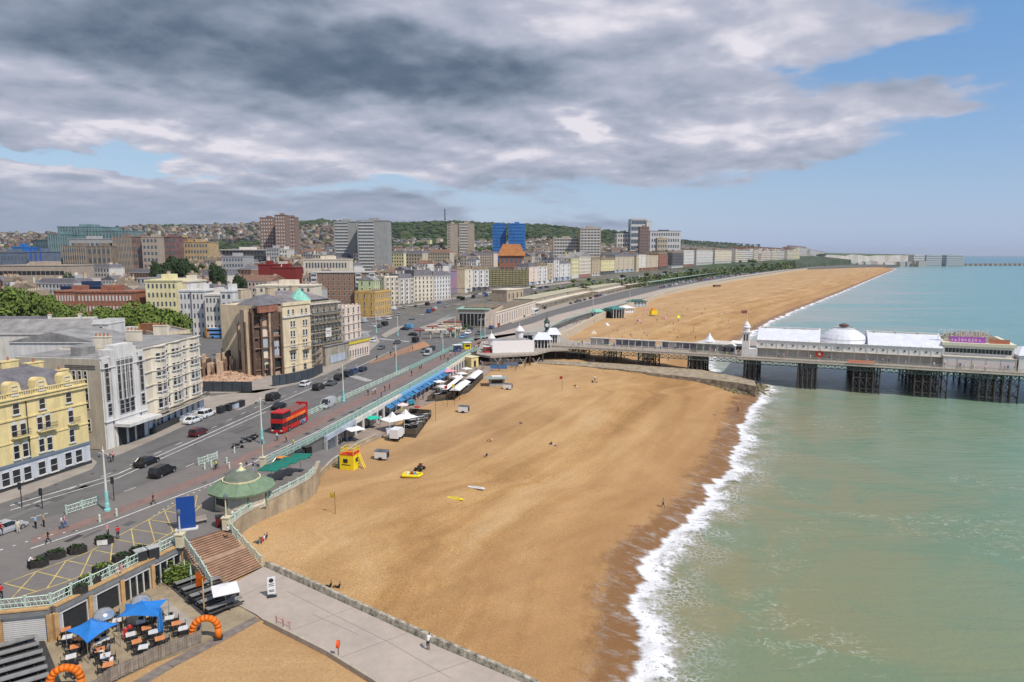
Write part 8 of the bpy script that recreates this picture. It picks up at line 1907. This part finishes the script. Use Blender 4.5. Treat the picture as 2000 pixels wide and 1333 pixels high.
 for px,py,lab in((203,1200,'shiny domed heater above the left sail'),(275,1174,'shiny domed heater above the right sail')):
  p=G(px,py,7.4);t=thing('dome_heater',lab,'heater',(p.x,p.y,4.62));m=MB();m.lathe([(1.0,2.6),(.9,2.95),(.55,3.25),(.02,3.4)],mat('polished_steel',(.6,.6,.6),.2,.1,1,metal=.8),n=14);m.build('dome',t,smooth=True);m=MB();m.cone((0,0,0),(0,0,2.7),.07,.07,M_dark,6);m.build('pole',t)
 bl=[((322,1128),(372,1112)),((330,1140),(392,1120)),((343,1152),(412,1128)),((357,1164),(430,1139)),((372,1177),(447,1150)),((388,1190),(462,1162)),((404,1203),(472,1178))]
 def bench(a,b,lab,grp):
  A,B=g(*a),g(*b);d=(B-A).xy;L=d.length;t=thing('long_bench',lab,'bench',A,math.atan2(d.y,d.x),grp)
  m=MB();m.b2(0,L,-.35,.35,.70,.77,WC['grey']if False else mat('grey_table_board',(.22,.215,.205),.8,.2,1));m.build('table_board',t);m=MB();m.b2(0,L,-.75,-.47,.42,.48,M_bw);m.build('seat',t);m=MB();m.b2(0,L,.47,.75,.42,.48,M_bw);m.build('seat',t)
  for i in range(int(L/2)+1):m=MB();x=min(L-.1,i*2+.1);m.b2(x,x+.08,-.7,.7,0,.42,M_bw);m.b2(x,x+.08,-.1,.1,.42,.7,M_bw);m.build('trestle',t)
 m=MB();pts=[g(310,1128),g(372,1105),g(480,1172),g(405,1212)];m.prism([(p.x,p.y)for p in pts],4.6,4.64,M_bw);tag(m.build('decking'),'black decking under the rows of long benches','deck')
 for i,(a,b)in enumerate(bl):bench(a,b,'long black bench table, number %s from the planted corner'%['one','two','three','four','five','six','seven'][i],'rows of black bench tables beside the steps')
 bl2=[((-60,1292),(70,1256)),((-55,1307),(78,1270)),((-50,1323),(85,1285)),((-45,1340),(90,1300)),((-40,1356),(94,1316)),((-35,1372),(97,1332))]
 m=MB();pts=[g(-120,1290),g(85,1248),g(125,1345),g(-100,1420)];m.prism([(p.x,p.y)for p in pts],4.6,4.64,M_bw);tag(m.build('decking'),'black decking under the benches in the bottom left corner','deck')
 for i,(a,b)in enumerate(bl2):bench(a,b,'long black bench table in the bottom left corner, row %s from the wall'%['one','two','three','four','five','six'][i],'rows of black bench tables in the bottom left corner')
 for i,(px,py)in enumerate(((348,1118),(362,1130),(374,1142),(398,1176))):
  t=thing('folded_parasol','pale green folded parasol pole among the black benches, number %s from the wall'%['one','two','three','four'][i],'parasol',g(px,py));m=MB();m.cone((0,0,0),(0,0,1.3),.04,.04,M_rail2,6);m.build('pole',t);m=MB();m.cone((0,0,1.2),(0,0,2.3),.12,.04,M_rail2,8);m.build('canopy',t)
 parasol('parasol','large white square parasol beside the orange arch',g(442,1190),2.6,2.3,mat('white_canvas',(.76,.74,.72),.8,.06,1),.5,None,.3)
 def arch(px,py,lab,R_=1.15,leg=1.1,rz=.3):
  t=thing('inflatable_arch',lab,'inflatable',g(px,py),rz);m=MB();pts=[(-R_,0,0),(-R_,0,leg)]+[(-R_*math.cos(a),0,leg+R_*math.sin(a))for a in[math.pi*i/10 for i in range(1,10)]]+[(R_,0,leg),(R_,0,0)]
  for i,(a,b)in enumerate(zip(pts[:-1],pts[1:])):m.cone(a,b,.33-.02*(i%2),.33-.02*((i+1)%2),M_or,10)
  m.build('tube',t,smooth=True);f=MB();f.b2(-R_-.4,-R_+.4,-.4,.4,0,.08,M_dark);f.b2(R_-.4,R_+.4,-.4,.4,0,.08,M_dark);f.build('foot',t)
 arch(402,1250,'orange inflatable arch at the fence corner beside the shingle');arch(130,1352,'orange inflatable arch cut by the bottom edge')
 t=thing('orange_figure','orange pennant shape on a tall timber post','sign',g(399,1195));m=MB();m.cone((0,0,0),(0,0,4.0),.08,.07,M_tim,6);m.build('post',t);m=MB();m.add([(-.7,0,4.6),(.1,-.1,4.0),(.35,0,3.6),(-.1,.1,2.9),(-.75,0,2.7),(-.6,-.12,3.6)],[(0,1,2,3,4,5),(5,4,3,2,1,0)],M_or);m.build('pennant',t)
 f=MB();rng=random.Random(2);vs,fs=[],[];c=g(347,1135)
 for _ in range(900):
  p=c+Vector((rng.gauss(0,.7),rng.gauss(0,.6),abs(rng.gauss(.9,.5))));q=Vector((rng.gauss(0,1),rng.gauss(0,1),rng.gauss(.5,1))).normalized().to_track_quat('Z','Y');b=len(vs)
  for x,y in((-1,-.4),(1,-.5),(.8,.5),(-1,.4)):vs.append(p-c+q@Vector((x*.16,y*.16,0)))
  fs.append((b,b+1,b+2,b+3))
 t=thing('leafy_shrub','bushy green shrub in the corner between the cafe front and the steps','shrub',c);f.add(vs,fs,M_leaf);f.build('leaves',t);m=MB();m.cone((0,0,0),(0,0,.5),.35,.4,M_pot,8);m.build('pot',t)
 t=box_thing('notice_board','white notice board on short legs at the foot of the steps','sign',G(531,1166,4.7),.35,[('panel',[(-.42,.42,-.04,.04,.35,2.3,CP['white'])]),('foot',[(-.5,.5,-.25,.25,0,.08,M_dark)])]);m=MB();m.cone((0,-.045,1.9),(0,-.055,1.9),.25,.25,M_dark,12);m.build('emblem',t);m=MB()
 for z in(1.45,1.25,.75,.6):m.b2(-.28,.28,-.05,-.042,z,z+.08,M_dark)
 m.build('text_lines',t)
 t=thing('lifebuoy_post','orange lifebuoy housing on a post at the walkway edge','lifebuoy',G(661,1285,4.7));m=MB();m.cone((0,0,0),(0,0,1.1),.04,.04,M_dark,6);m.build('post',t);m=MB();m.cone((-.12,0,1.35),(.12,0,1.35),.36,.36,mat('lifebuoy_orange',(.68,.10,.02),.5,.1),14);m.build('housing',t)
 railing('railing',[G(540,1222,4.7),G(566,1234,4.7)],'short reddish railing by the low curving wall',mat('pink_rail',(.5,.3,.25),.7,.1),.9,.9,mesh=False)
cafe()
def esplanade():
 runs=[(G(632,853),G(690,820)),(G(690,820),G(780,770)),(G(780,770),G(870,720)),(G(870,720),G(917,690))]
 cols=[WC['bluegrey'],WC['offwhite'],mat('sky_blue_shopfront',(.20,.40,.62),.7,.1),WC['cream']]
 labs=['dark fronted arches next to the slip road','white columned arches opposite the marquee','sky blue canopied arches in the middle of the esplanade','cream arches nearest the pier']
 for i,(A,B)in enumerate(runs):
  n=Vector((B.y-A.y,-(B.x-A.x),0)).normalized()*.4;b=Bld('arch_shops',labs[i],'shopfront',A+n,B+n,z=4.7);L=b.L;k=max(3,int(L/3.4));c=cols[i]
  m=MB();m.b2(0,L,-.2,.38,2.4,3.35,c);b.part(m,'fascia');m=MB();m.b2(0,L,.1,.3,0,2.4,M_dark);b.part(m,'opening')
  for j in range(k+1):m=MB();x=L*j/k;m.b2(x-.22,x+.22,-.25,.35,0,2.4,M_pw if i!=0 else WC['grey']);b.part(m,'pillar')
  for j in range(k):
   x0=L*j/k+.3;x1=L*(j+1)/k-.3;m=MB();m.b2(x0,x1,.03,.1,.3,2.2,M_cg if(j+i)%3 else M_glassb);b.part(m,'shop_window')
   if i==2 or(i==1 and j>k-4):m=MB();m.add([(x0,-1.6,2.1),(x1,-1.6,2.1),(x1,-.2,2.75),(x0,-.2,2.75)],[(0,1,2,3),(3,2,1,0)],mat('sky_blue_canvas',(.10,.33,.62),.7,.15));b.part(m,'awning')
 g=lambda px,py,z=4.72:G(px,py,z);W=mat('white_canvas',(.76,.74,.72),.8,.06,1)
 parasol('parasol','square white parasol on the esplanade behind the lifeguard hut',g(693,862),3.2,2.6,W,.7,None,.3)
 parasol('parasol','jade green parasol by the dark arches',g(728,836),2.8,2.3,mat('jade_canvas',(.02,.45,.30),.7,.1),.7,None,.4)
 parasol('parasol','red centred white round parasol behind the marquee',g(787,812),2.8,2.6,mat('red_white_canvas',(.70,.55,.53),.7,.1),0,None,.5,10)
 parasol('parasol','red topped round parasol next to the deck',g(815,811),1.6,2.0,CP['red'],0,None,.3,8)
 parasol('parasol','pink parasol at the far end of the blue awnings',g(874,742),4.2,2.8,mat('pink_canvas',(.72,.30,.33),.7,.1),.7,None,.5)
 parasol('parasol','teal blue parasol over the turquoise cart',g(797,788),2.4,2.3,mat('teal_canvas',(.02,.25,.36),.7,.1),.5,None,.4)
 for i,(px,py)in enumerate(((858,762),(866,772),(902,745),(912,735),(893,752))):parasol('parasol',['small white parasol by the sea facing terrace steps','cream parasol nearest the volleyball side','white parasol above the long terrace tables','grey-white parasol near the pink one','cream parasol between the long awnings'][i],g(px,py),2.6,2.4,W,.6,None,.4)
 t=thing('marquee','white peaked marquee beside the dark restaurant deck','marquee',g(780,838),.75);m=MB();s=2.0
 for cx in(-1.7,1.7):
  P=[(cx-s,-s),(cx+s,-s),(cx+s,s),(cx-s,s)];vs=[(x,y,2.4)for x,y in P]+[(cx+(x-cx)*.35,y*.35,3.0)for x,y in P]+[(cx,0,4.1)]
  m.add(vs,[(0,1,5,4),(1,2,6,5),(2,3,7,6),(3,0,4,7),(4,5,8),(5,6,8),(6,7,8),(7,4,8)],W)
 m.build('canopy',t)
 for x in(-3.6,0,3.6):
  for y in(-1.9,1.9):m=MB();m.cone((x,y,0),(x,y,2.4),.06,.06,M_pw,6);m.build('pole',t)
 def deck(name,pts,h,lab,screen=None,tables=8):
  t=thing(name,lab,'deck',g(*pts[0]));o=t.location;P=[g(*p)-o for p in pts];m=MB();m.prism([(p.x,p.y)for p in P],-.6,h,M_bw);m.build('platform',t);m=MB()
  for i in range(len(P)):
   a,b=P[i],P[(i+1)%len(P)];d=(b-a).xy;c=(a+b)/2;m.box(c.x,c.y,h+.5,d.length,.1,1.0,screen or mat('dark_brown_screen',(.10,.075,.05),.8,.3,1),math.atan2(d.y,d.x))
  m.build('screen',t);rng=random.Random(len(lab));c=sum(P,Vector())/len(P)
  for i in range(tables):
   k=rng.randrange(len(P));q=c.lerp(P[k].lerp(P[(k+1)%len(P)],rng.random()),rng.uniform(.1,.75))+o;q.z=o.z+h
   box_thing('terrace_table','grey picnic table on the %s'%lab.split(',')[0],'table',q,.7,[('top',[(-.9,.9,-.35,.35,.7,.76,WC['grey'])]),('seat',[(-.9,.9,-.8,-.55,.42,.47,M_bw)]),('seat',[(-.9,.9,.55,.8,.42,.47,M_bw)]),('trestle',[(-.7,-.6,-.7,.7,0,.42,M_bw),(-.7,-.6,-.1,.1,.42,.7,M_bw),(.6,.7,-.7,.7,0,.42,M_bw),(.6,.7,-.1,.1,.42,.7,M_bw)])],'picnic tables on the '+lab.split(',')[0])
 deck('restaurant_deck',[(785,851),(812,852),(842,812),(800,809)],.35,'dark screened deck jutting onto the sand, nearest the lifeguard hut',tables=12)
 deck('restaurant_deck',[(835,785),(884,778),(912,752),(880,748)],.3,'brown terrace with the first long white awning',tables=8)
 deck('restaurant_deck',[(895,772),(915,765),(943,738),(920,736)],.3,'brown terrace with the second long white awning',tables=5)
 def awning(a,b,w,lab):
  A,B=g(*a),g(*b);d=(B-A).xy;t=thing('long_awning',lab,'awning',A,math.atan2(d.y,d.x));L=d.length;m=MB();m.gable(0,L,-w/2,w/2,2.5,.6,W,'x',over=0);m.build('canopy',t)
  for x in(.1,L/2,L-.1):
   for y in(-w/2+.1,w/2-.1):m=MB();m.cone((x,y,0),(x,y,2.5),.06,.06,M_bw,5);m.build('pole',t)
 awning((888,782),(910,763),2.8,'long cream-white awning, nearer of the two on the sand');awning((918,757),(935,742),2.8,'long cream-white awning, farther of the two on the sand');awning((868,780),(900,753),1.6,'narrow white awning alongside the nearer long one')
 box_thing('beach_hut','grey beach hut with a wide flat grey-green canopy','hut',GB(970,753),.1,[('wall',[(-2.2,2.2,-1.5,1.5,0,2.2,WC['grey'])]),('roof',[(-3.4,3.2,-2.4,2.2,2.2,2.35,mat('grey_green_canvas',(.27,.30,.26),.8,.1))]),('roof_panel',[(-1.4,1.6,.2,2.0,2.36,2.6,M_pw)]),('counter',[(-1.6,1.6,-1.56,-1.5,.9,1.8,M_dark)])])
 for i,(px,py,w,lab)in enumerate(((975,724,11,'long grey timber frame with blue net on the sand'),(1000,718,9,'second timber frame behind the blue netted one'))):
  parts=[('post',[(x,x+.2,y,y+.2,0,2.6,M_fen)])for x in(-w/2,0,w/2-.2)for y in(-1.6,1.4)]+[('beam',[(-w/2,w/2,-1.62,-1.42,2.3,2.5,M_fen),(-w/2,w/2,1.4,1.6,2.3,2.5,M_fen)]),('net',[(-w/4,w/4,-1.5,-1.45,.8,2.2,mat('blue_net',(.07,.17,.36),.8,.2))])]
  box_thing('beach_pergola',lab,'pergola',GB(px,py),-.1,parts)
 box_thing('white_tank','white rectangular tank behind the timber frames','tank',GB(968,708),-.1,[('body',[(-2.2,2.2,-.9,.9,0,2.4,CP['white'])]),('lid',[(-2.3,2.3,-1,1,2.4,2.5,WC['bluegrey'])])])
 box_thing('end_building','yellow ended arch building beside the steps to the beach','building',g(921,716),.9,[('wall',[(-1.8,1.8,-1.5,1.5,0,3.2,WC['yellow'])]),('roof',[(-2,2,-1.7,1.7,3.2,3.4,WC['lemon'])]),('door',[(-.5,.5,-1.56,-1.5,0,2.1,M_dark)])])
 box_thing('truck','small white catering truck backed up to the marquee','truck',g(775,857),1.35,[('body',[(-1.6,1.2,-.9,.9,.4,2.2,CP['white'])]),('cab',[(1.2,2.1,-.85,.85,.4,1.7,CP['white'])]),('windscreen',[(2.1,2.13,-.7,.7,1.0,1.6,M_cg)]),('wheel',[(-1.2,-.6,-.95,.95,0,.6,M_tyre)]),('wheel',[(1.2,1.8,-.95,.95,0,.6,M_tyre)])])
 box_thing('ice_box','pale blue and white fridge unit beside the white truck','fridge',g(762,854),.3,[('body',[(-.8,.8,-.6,.6,0,1.8,WC['bluegrey'])]),('door',[(-.7,.1,-.64,-.6,.1,1.7,CP['white'])])])
 box_thing('dark_stall','dark stall with speakers beside the slip road','stall',G(590,893,6.6),.9,[('body',[(-1.6,.2,-.6,.6,0,1.4,M_dark),]),('cabinet',[(.4,1.6,-.7,.7,0,1.7,CP['black'])])])
 box_thing('turquoise_cart','turquoise ice cream cart under the teal parasol','cart',g(800,792),.7,[('body',[(-1.1,1.1,-.6,.6,.3,1.2,CP['teal'])]),('counter',[(-1.2,1.2,-.7,.7,1.2,1.28,CP['sky'])]),('wheel',[(-.8,-.4,-.7,.7,0,.5,M_tyre)]),('wheel',[(.4,.8,-.7,.7,0,.5,M_tyre)])])
 for px,py,c,lab in((893,687,CP['blue'],'blue stall on the promenade before the pier'),(952,690,CP['red'],'red and white barrier stall left of the white screen wall'),(912,682,M_yb,'yellow sign stand before the pier')):
  box_thing('stall',lab,'stall',G(px,py),.4,[('body',[(-1.2,1.2,-.8,.8,0,2.3,c)]),('roof',[(-1.5,1.5,-1.1,1.1,2.3,2.5,M_pw)]),('counter',[(-.9,.9,-.84,-.8,.9,1.7,M_dark)])])
esplanade()
def islands():
 M_bp=mat('red_brick_paving',(.30,.17,.11),.9,.2,.5);M_gr=mat('clipped_grass',(.10,.12,.045),.95,.3,.3)
 sheet('traffic_island',GP([(720,712),(800,688),(838,676),(828,666),(800,676),(722,706)]),8.0,M_bp,'long brick traffic island','island',thick=.2)
 sheet('traffic_island',GP([(800,688),(840,676),(830,668),(808,674)]),8.06,mat('orange_paving',(.40,.21,.11),.9,.15,.5),'orange paved island tip','island',thick=.2)
 sheet('traffic_island',GP([(818,640),(850,650),(905,648),(925,640),(905,632),(850,630)]),8.0,M_pave,'paved roundabout island','island',thick=.2)
 sheet('lawn',GP([(880,646),(930,640),(935,632),(895,634)]),8.03,M_gr,'planted beds before the aquarium','lawn',thick=.1)
 stripe('crossing_stripes',GP([(690,735),(722,745)],7.9),2.4,7.912,M_white,dash=(.5,.5));stripe('crossing_stripes',GP([(740,662),(800,668)],7.9),2.2,7.912,M_white,dash=(.5,.5))
 for l in([(700,668),(760,640),(800,615),(830,600)],[(745,668),(790,660),(850,668),(890,662)],[(720,655),(780,628),(815,605)],[(850,660),(920,640),(985,622),(1080,600)]):stripe('lane_dashes',GP(l,7.9),.16,7.912,M_white,dash=(2,3))
 ms=[(940,684),(1000,668),(1060,648),(1100,625),(1180,603),(1240,588),(1300,570),(1370,555),(1450,541),(1560,525)];ins=[(925,662),(980,648),(1040,632),(1085,616),(1160,597),(1230,581),(1290,566),(1365,552),(1447,538.5),(1558,523.5)]
 sheet('beach_road_pavement',GP(ms)+GP(ins[::-1]),8.0,M_conc,'pale pavement between the beach road and its railing','pavement',thick=.3)
 up=[(900,662),(985,636),(1060,613),(1140,592),(1220,571),(1290,556)];up2=[(990,632),(1062,608),(1140,586),(1220,565)]
 sheet('beach_road_pavement',GP([(1000,632),(1062,611),(1140,589),(1220,568.5),(1290,553.5),(1286,551),(1218,564),(1138,583),(1058,603),(995,625)]),8.0,M_pave,'pavement at the foot of the cliff terraces','pavement',thick=.3)
 p=atY(848,655,285);t=thing('roundabout_shelter','colonnaded stone shelter with bunting on the roundabout','shelter',(p.x,p.y,8),.5)
 m=MB()
 for i in range(10):a=i*.42-2.4;x,y=11*math.cos(a),7*math.sin(a);m.cone((x,y,0),(x,y,3.2),.35,.3,WC['beige'],8)
 m.build('column',t);m=MB()
 for i in range(10):a=i*.42-2.4;x,y=11*math.cos(a),7*math.sin(a);m.box(x,y,3.45,4.6,2.2,.5,WC['cream']if i%3 else mat('maroon_fascia',(.3,.08,.08),.8,.1),a+math.pi/2)
 m.build('roof',t)
 box_thing('billboard_wall','tan wall panel with a dark red cap on the roundabout','wall',G(884,648),.1,[('panel',[(-4,4,-.3,.3,0,4.2,WC['tan'])]),('cap',[(-4.2,4.2,-.5,.5,4.2,4.7,mat('maroon_fascia',(.3,.08,.08),.8,.1))])])
 rng=random.Random(8)
 for i in range(9):
  px,py=rng.uniform(880,935),rng.uniform(634,648);c=G(px,py);m=MB();bm=bmesh.new();bmesh.ops.create_icosphere(bm,subdivisions=2,radius=1)
  m.add([(v.co.x*1.3*rng.uniform(.8,1.2),v.co.y*1.3*rng.uniform(.8,1.2),v.co.z*.9*rng.uniform(.8,1.2)+.6)for v in bm.verts],[tuple(v.index for v in f.verts)for f in bm.faces],M_leafd);bm.free()
  tag(m.build('bush',None,loc=c),'low dark bush in the beds before the aquarium','bush','bushes before the aquarium')
islands()
sheet('hotel_forecourt',GP([(690,640),(765,624),(800,612),(845,603),(845,609),(800,621),(770,634),(700,655)]),8.0,M_pave,'pavement before the ochre building and hotels','pavement',thick=.2)
sheet('traffic_island',GP([(745,655),(760,645),(790,632),(796,634),(775,648),(752,660)]),8.0,M_pave,'slim paved island in the junction','island',thick=.2)
sheet('traffic_island',GP([(850,628),(885,612),(930,600),(990,590),(992,593),(930,606),(890,619),(860,632)]),8.0,M_pave,'pavement behind the aquarium','island',thick=.2)
railing('railing',[G(862,627),G(890,614),G(932,601),G(985,590)],'turquoise railing on the ramp behind the aquarium roof',step=4,mesh=False)
def drape(name,pts,w,m,label,cat,off=.06,step=6):
 P=resample([GL(*p)for p in pts],step);mb=MB();rows=[]
 for i,p in enumerate(P):
  d=(P[min(i+1,len(P)-1)]-P[max(i-1,0)]).xy.normalized();n=Vector((-d.y,d.x))
  for s in(-1,0,1):x,y=p.x+n.x*w/2*s,p.y+n.y*w/2*s;rows.append((x,y,lz(x,y)+off))
 mb.add(rows,[(i*3+k,(i+1)*3+k,(i+1)*3+k+1,i*3+k+1)[::-1]for i in range(len(P)-1)for k in(0,1)],m)
 tag(mb.build(name),label,cat,kind='structure')
drape('cliff_road',[(835,601),(880,588),(940,578),(1000,572),(1060,566),(1140,557),(1240,545),(1320,536)],11,M_asph,'road climbing to the cliff top','road')
drape('hotel_pavement',[(752,603),(810,598),(880,585),(955,573),(1033,564),(1114,553)],6,M_pave,'pavement in front of the hotels','pavement',.16)
drape('hotel_pavement',[(700,622),(733,622),(765,617)],5,M_pave,'pavement before the ochre building','pavement',.16)
drape('grass_bank',[(1130,551),(1200,546),(1280,538.5),(1340,532)],7,MATS['clipped_grass'],'strip of grass along the cliff road','grass',.12)
def extra_street():
 rng=random.Random(44);k=0
 for px,py,top,w in((1120,553,546,7),(1150,550,543,6),(1215,544,537,8),(1262,540,533,8),(900,588,578,6),(985,574,566,7),(1040,566,558,6),(1350,531,525,9),(1450,523,517,12),(1495,520,513,14),(1470,521,515,12),(1300,536,530,9),(690,627,612,6)):
  g=GL(px,py);tree(px,py,g.y,top,w,'small roadside tree number %s along the cliff road and hotels'%['one','two','three','four','five','six','seven','eight','nine','ten','eleven','twelve','thirteen'][k],m=M_leafd if k%3 else M_leaf,seed=k,group='roadside trees');k+=1
 cols=['white','silver','grey','black','blue','red','navy','silver']
 for i,(px,py)in enumerate(((770,606),(790,603),(812,601),(835,598),(858,594),(752,612),(700,632),(712,630),(850,604),(872,600),(905,586),(925,583),(950,579),(975,577),(1005,572),(740,628),(760,625),(780,618),(742,640),(752,636),(838,612),(846,608),(860,640),(872,655),(730,668),(716,660),(776,672),(812,668),(960,642),(972,638))):
  g=GL(px,py);c=cols[i%8];car(['hatch','suv','saloon','van'][i%4 if i%5 else 3],c,(g.x,g.y,g.z-.04 if g.y<420 else g.z+.02),heading(px,py)+rng.uniform(-.1,.1),'%s car number %d in the traffic and parking before the hotel row'%(c,i+1),group='cars before the hotel row',detail=False)
 sg={n:mat('sign_'+n,c,.6,.1,1)for n,c in dict(red=(.5,.05,.04),blue=(.05,.18,.5),teal=(.1,.45,.45),yellow=(.65,.5,.05)).items()}
 for i in range(22):
  px=rng.uniform(700,1110);py=608-(px-700)*.128+rng.uniform(2,9);g=GL(px,py);cc=list(CL);a,b=rng.choice(cc),rng.choice(cc)
  person(g,rng.uniform(0,6),a,b,'walk','tiny %s topped pedestrian, %s legs, near the hotel row, number %d'%(a,b,i+1),'pedestrians near the hotels')
extra_street()
def madeira():
 """terraces, arcade and sheds between the cliff road and the beach"""
 A=[]
 runs=[((1055,606),(1120,588),560,'pale terrace block with flat decks below the cliff road, nearest the aquarium',WC['beige']),((1122,588),(1165,577),563,'stone terrace block with two tiers below the cliff road',WC['tan']),((1168,580),(1222,567),560,'long arcade with red shopfronts at the foot of the cliff',WC['beige']),((1226,565),(1262,558),552,'row of low brick stores at the foot of the cliff',WC['brick'])]
 for a,b,top,lab,wm in runs:
  p,q=G(*a),G(*b);H=3.9;bl=Bld('seafront_terrace',lab,'building',p,q);L=bl.L
  m=MB();m.b2(0,L,0,9,0,H,wm);m.b2(0,L,5,18,H,H+2.6,wm);bl.part(m,'wall');m=MB();m.b2(-.2,L+.2,-.4,5,H,H+.3,WC['cream']);m.b2(-.2,L+.2,4.6,18,H+2.6,H+2.9,mat('pale_terrace_deck',(.42,.38,.27),.9,.2));bl.part(m,'parapet')
  n=int(L/3.2)
  for i in range(n):o=MB();o.b2(-1.0,1.0,-.05,.05,0,2.7,M_cg if(i%5)else(CP['red']if 'red' in lab else M_cg));o.build('opening',bl.o,loc=(L*(i+.5)/n,0,.3))
  for i in range(n):o=MB();o.b2(-.8,.8,-.05,.05,0,1.3,M_glassb);o.build('window',bl.o,loc=(L*(i+.5)/n,4.97,H+.7))
 P=resample([G(x,y)+Vector((-3,3,0))for x,y in((1270,562),(1330,551),(1400,540),(1480,530),(1560,521))],9.0);t=thing('iron_arcade','long pale green iron arcade running along the foot of the cliff','arcade',P[0]);ag=mat('faded_green_iron',(.26,.34,.27),.8,.2)
 m=MB();c=MB();g_=MB()
 for i,(a,b)in enumerate(zip(P[:-1],P[1:])):
  a_,b_=a-P[0],b-P[0];d=(b-a).xy;r=math.atan2(d.y,d.x);k=(a_+b_)/2;m.box(k.x,k.y,5.2,d.length+.1,5,.4-.004*(i%2),ag,r);c.cone((a_.x,a_.y,0),(a_.x,a_.y,5),.4,.3,ag,6)
 m.build('deck',t);c.build('column',t)
 for px0,px1,py,h,lab,c1,c2 in((1163,1184,621,3.2,'small pale green cafe with a curved roof on the esplanade',mat('mint_roof',(.22,.50,.38),.6,.1),M_pw),(1196,1218,622,5.2,'two storey teal glass fronted cafe pavilion on the beach edge',mat('teal_roof',(.06,.20,.20),.6,.1),M_cg),(1220,1238,612,3.0,'white ramped terrace beside the teal pavilion',M_pw,M_pw),(1236,1262,600,3.6,'dark green ended beach building with pale sides',mat('dark_green_end',(.03,.10,.08),.7,.1),WC['bluegrey'])):
  A_,B_=G(px0,py,4.6),G(px1,py-1,4.6);k=Bld('beach_pavilion',lab,'pavilion',A_,B_);m=MB();m.b2(0,k.L,0,8,-1,h,c2);k.part(m,'wall');m=MB();m.b2(-.6,k.L+.6,-1.2,8.5,h,h+.4,c1);m.gable(.5,k.L-.5,.5,7.5,h+.4,1.2,c1,'x',hip=2);k.part(m,'roof');m=MB()
  for i in range(5):m.b2(k.L*i/4-.1,k.L*i/4+.1,-1.1,-.9,-1,h,M_pw)
  k.part(m,'column')
 t=thing('beach_lookout','distant yellow and orange lifeguard station on the far beach','lifeguard hut',GB(1276,617),.3);yl=MATS['lifeguard_yellow'];m=MB();m.b2(-2,2,-1.5,1.5,.8,3.2,yl);m.build('cabin',t);m=MB();m.b2(-1.2,1.2,-.8,.8,3.2,4.6,CP['orange']);m.build('lookout',t);m=MB();[m.b2(x,x+.15,y,y+.15,0,.8,M_dark)for x in(-1.9,1.8)for y in(-1.4,1.3)];m.build('leg',t)
 rng=random.Random(19)
 for i,(px,py,c,lab)in enumerate(((1248,628,'pink','pink windbreak'),(1185,636,'white','white pop-up tent'),(1325,621,'hivis','yellow windbreak'),(1300,623,'pink','pale pink tent'),(1160,652,'cream','cream beach shelter'),(1258,607,'pink','small pink parasol tent'))):
  m=MB();m.add([(-1.3,-1,0),(1.3,-1,0),(1.3,1,0),(-1.3,1,0),(0,-.2,1.5),(0,.5,1.4)],[(0,1,4),(1,2,5,4),(2,3,5),(3,0,4,5)],CL[c]);tag(m.build('beach_tent',None,loc=GB(px,py),rz=rng.uniform(0,3)),lab+' on the sand beyond the pier','tent')
 box_thing('sand_bank_box','dark wooden box structure on the edge of the far beach','hut',GB(1400,561),.3,[('wall',[(-4,4,-2,2,0,2.2,M_brick)]),('roof',[(-4.4,4.4,-2.4,2.4,2.2,2.5,M_dark)])])
 pts=[p for p in wall_pts[12:22]];wall_run('sea_wall',[Vector((p.x,p.y,4.5))for p in pts],2.5,8.2,1.2,WC['beige'],'weathered sea wall along the top of the beach beyond the pier','sea wall')
 lo=[Vector((float(wallX(y)),y,4.6))for y in np.linspace(262,660,24)];hi=[Vector((float(edgeX(y)),y,4.6))for y in np.linspace(262,660,24)]
 sheet('lower_esplanade',lo+hi[::-1],4.75,M_conc,'lower esplanade between the beach road and the sand','esplanade',thick=1.5)
madeira()
def haze():
 m=bpy.data.materials.new('haze_air');m.use_nodes=True;t=NT(m.node_tree);t.n.clear();o=t.new('ShaderNodeOutputMaterial');v=t.new('ShaderNodeVolumePrincipled')
 v.inputs['Color'].default_value=(0.80,0.86,0.95,1);v.inputs['Density'].default_value=0.000035;v.inputs['Anisotropy'].default_value=0.2;t.l.new(v.outputs[0],o.inputs['Volume'])
 mb=MB();mb.b2(-45000,60000,-400,31000,-8,260,m);tag(mb.build('haze'),'thin sea haze in the air','haze',kind='stuff')
haze()
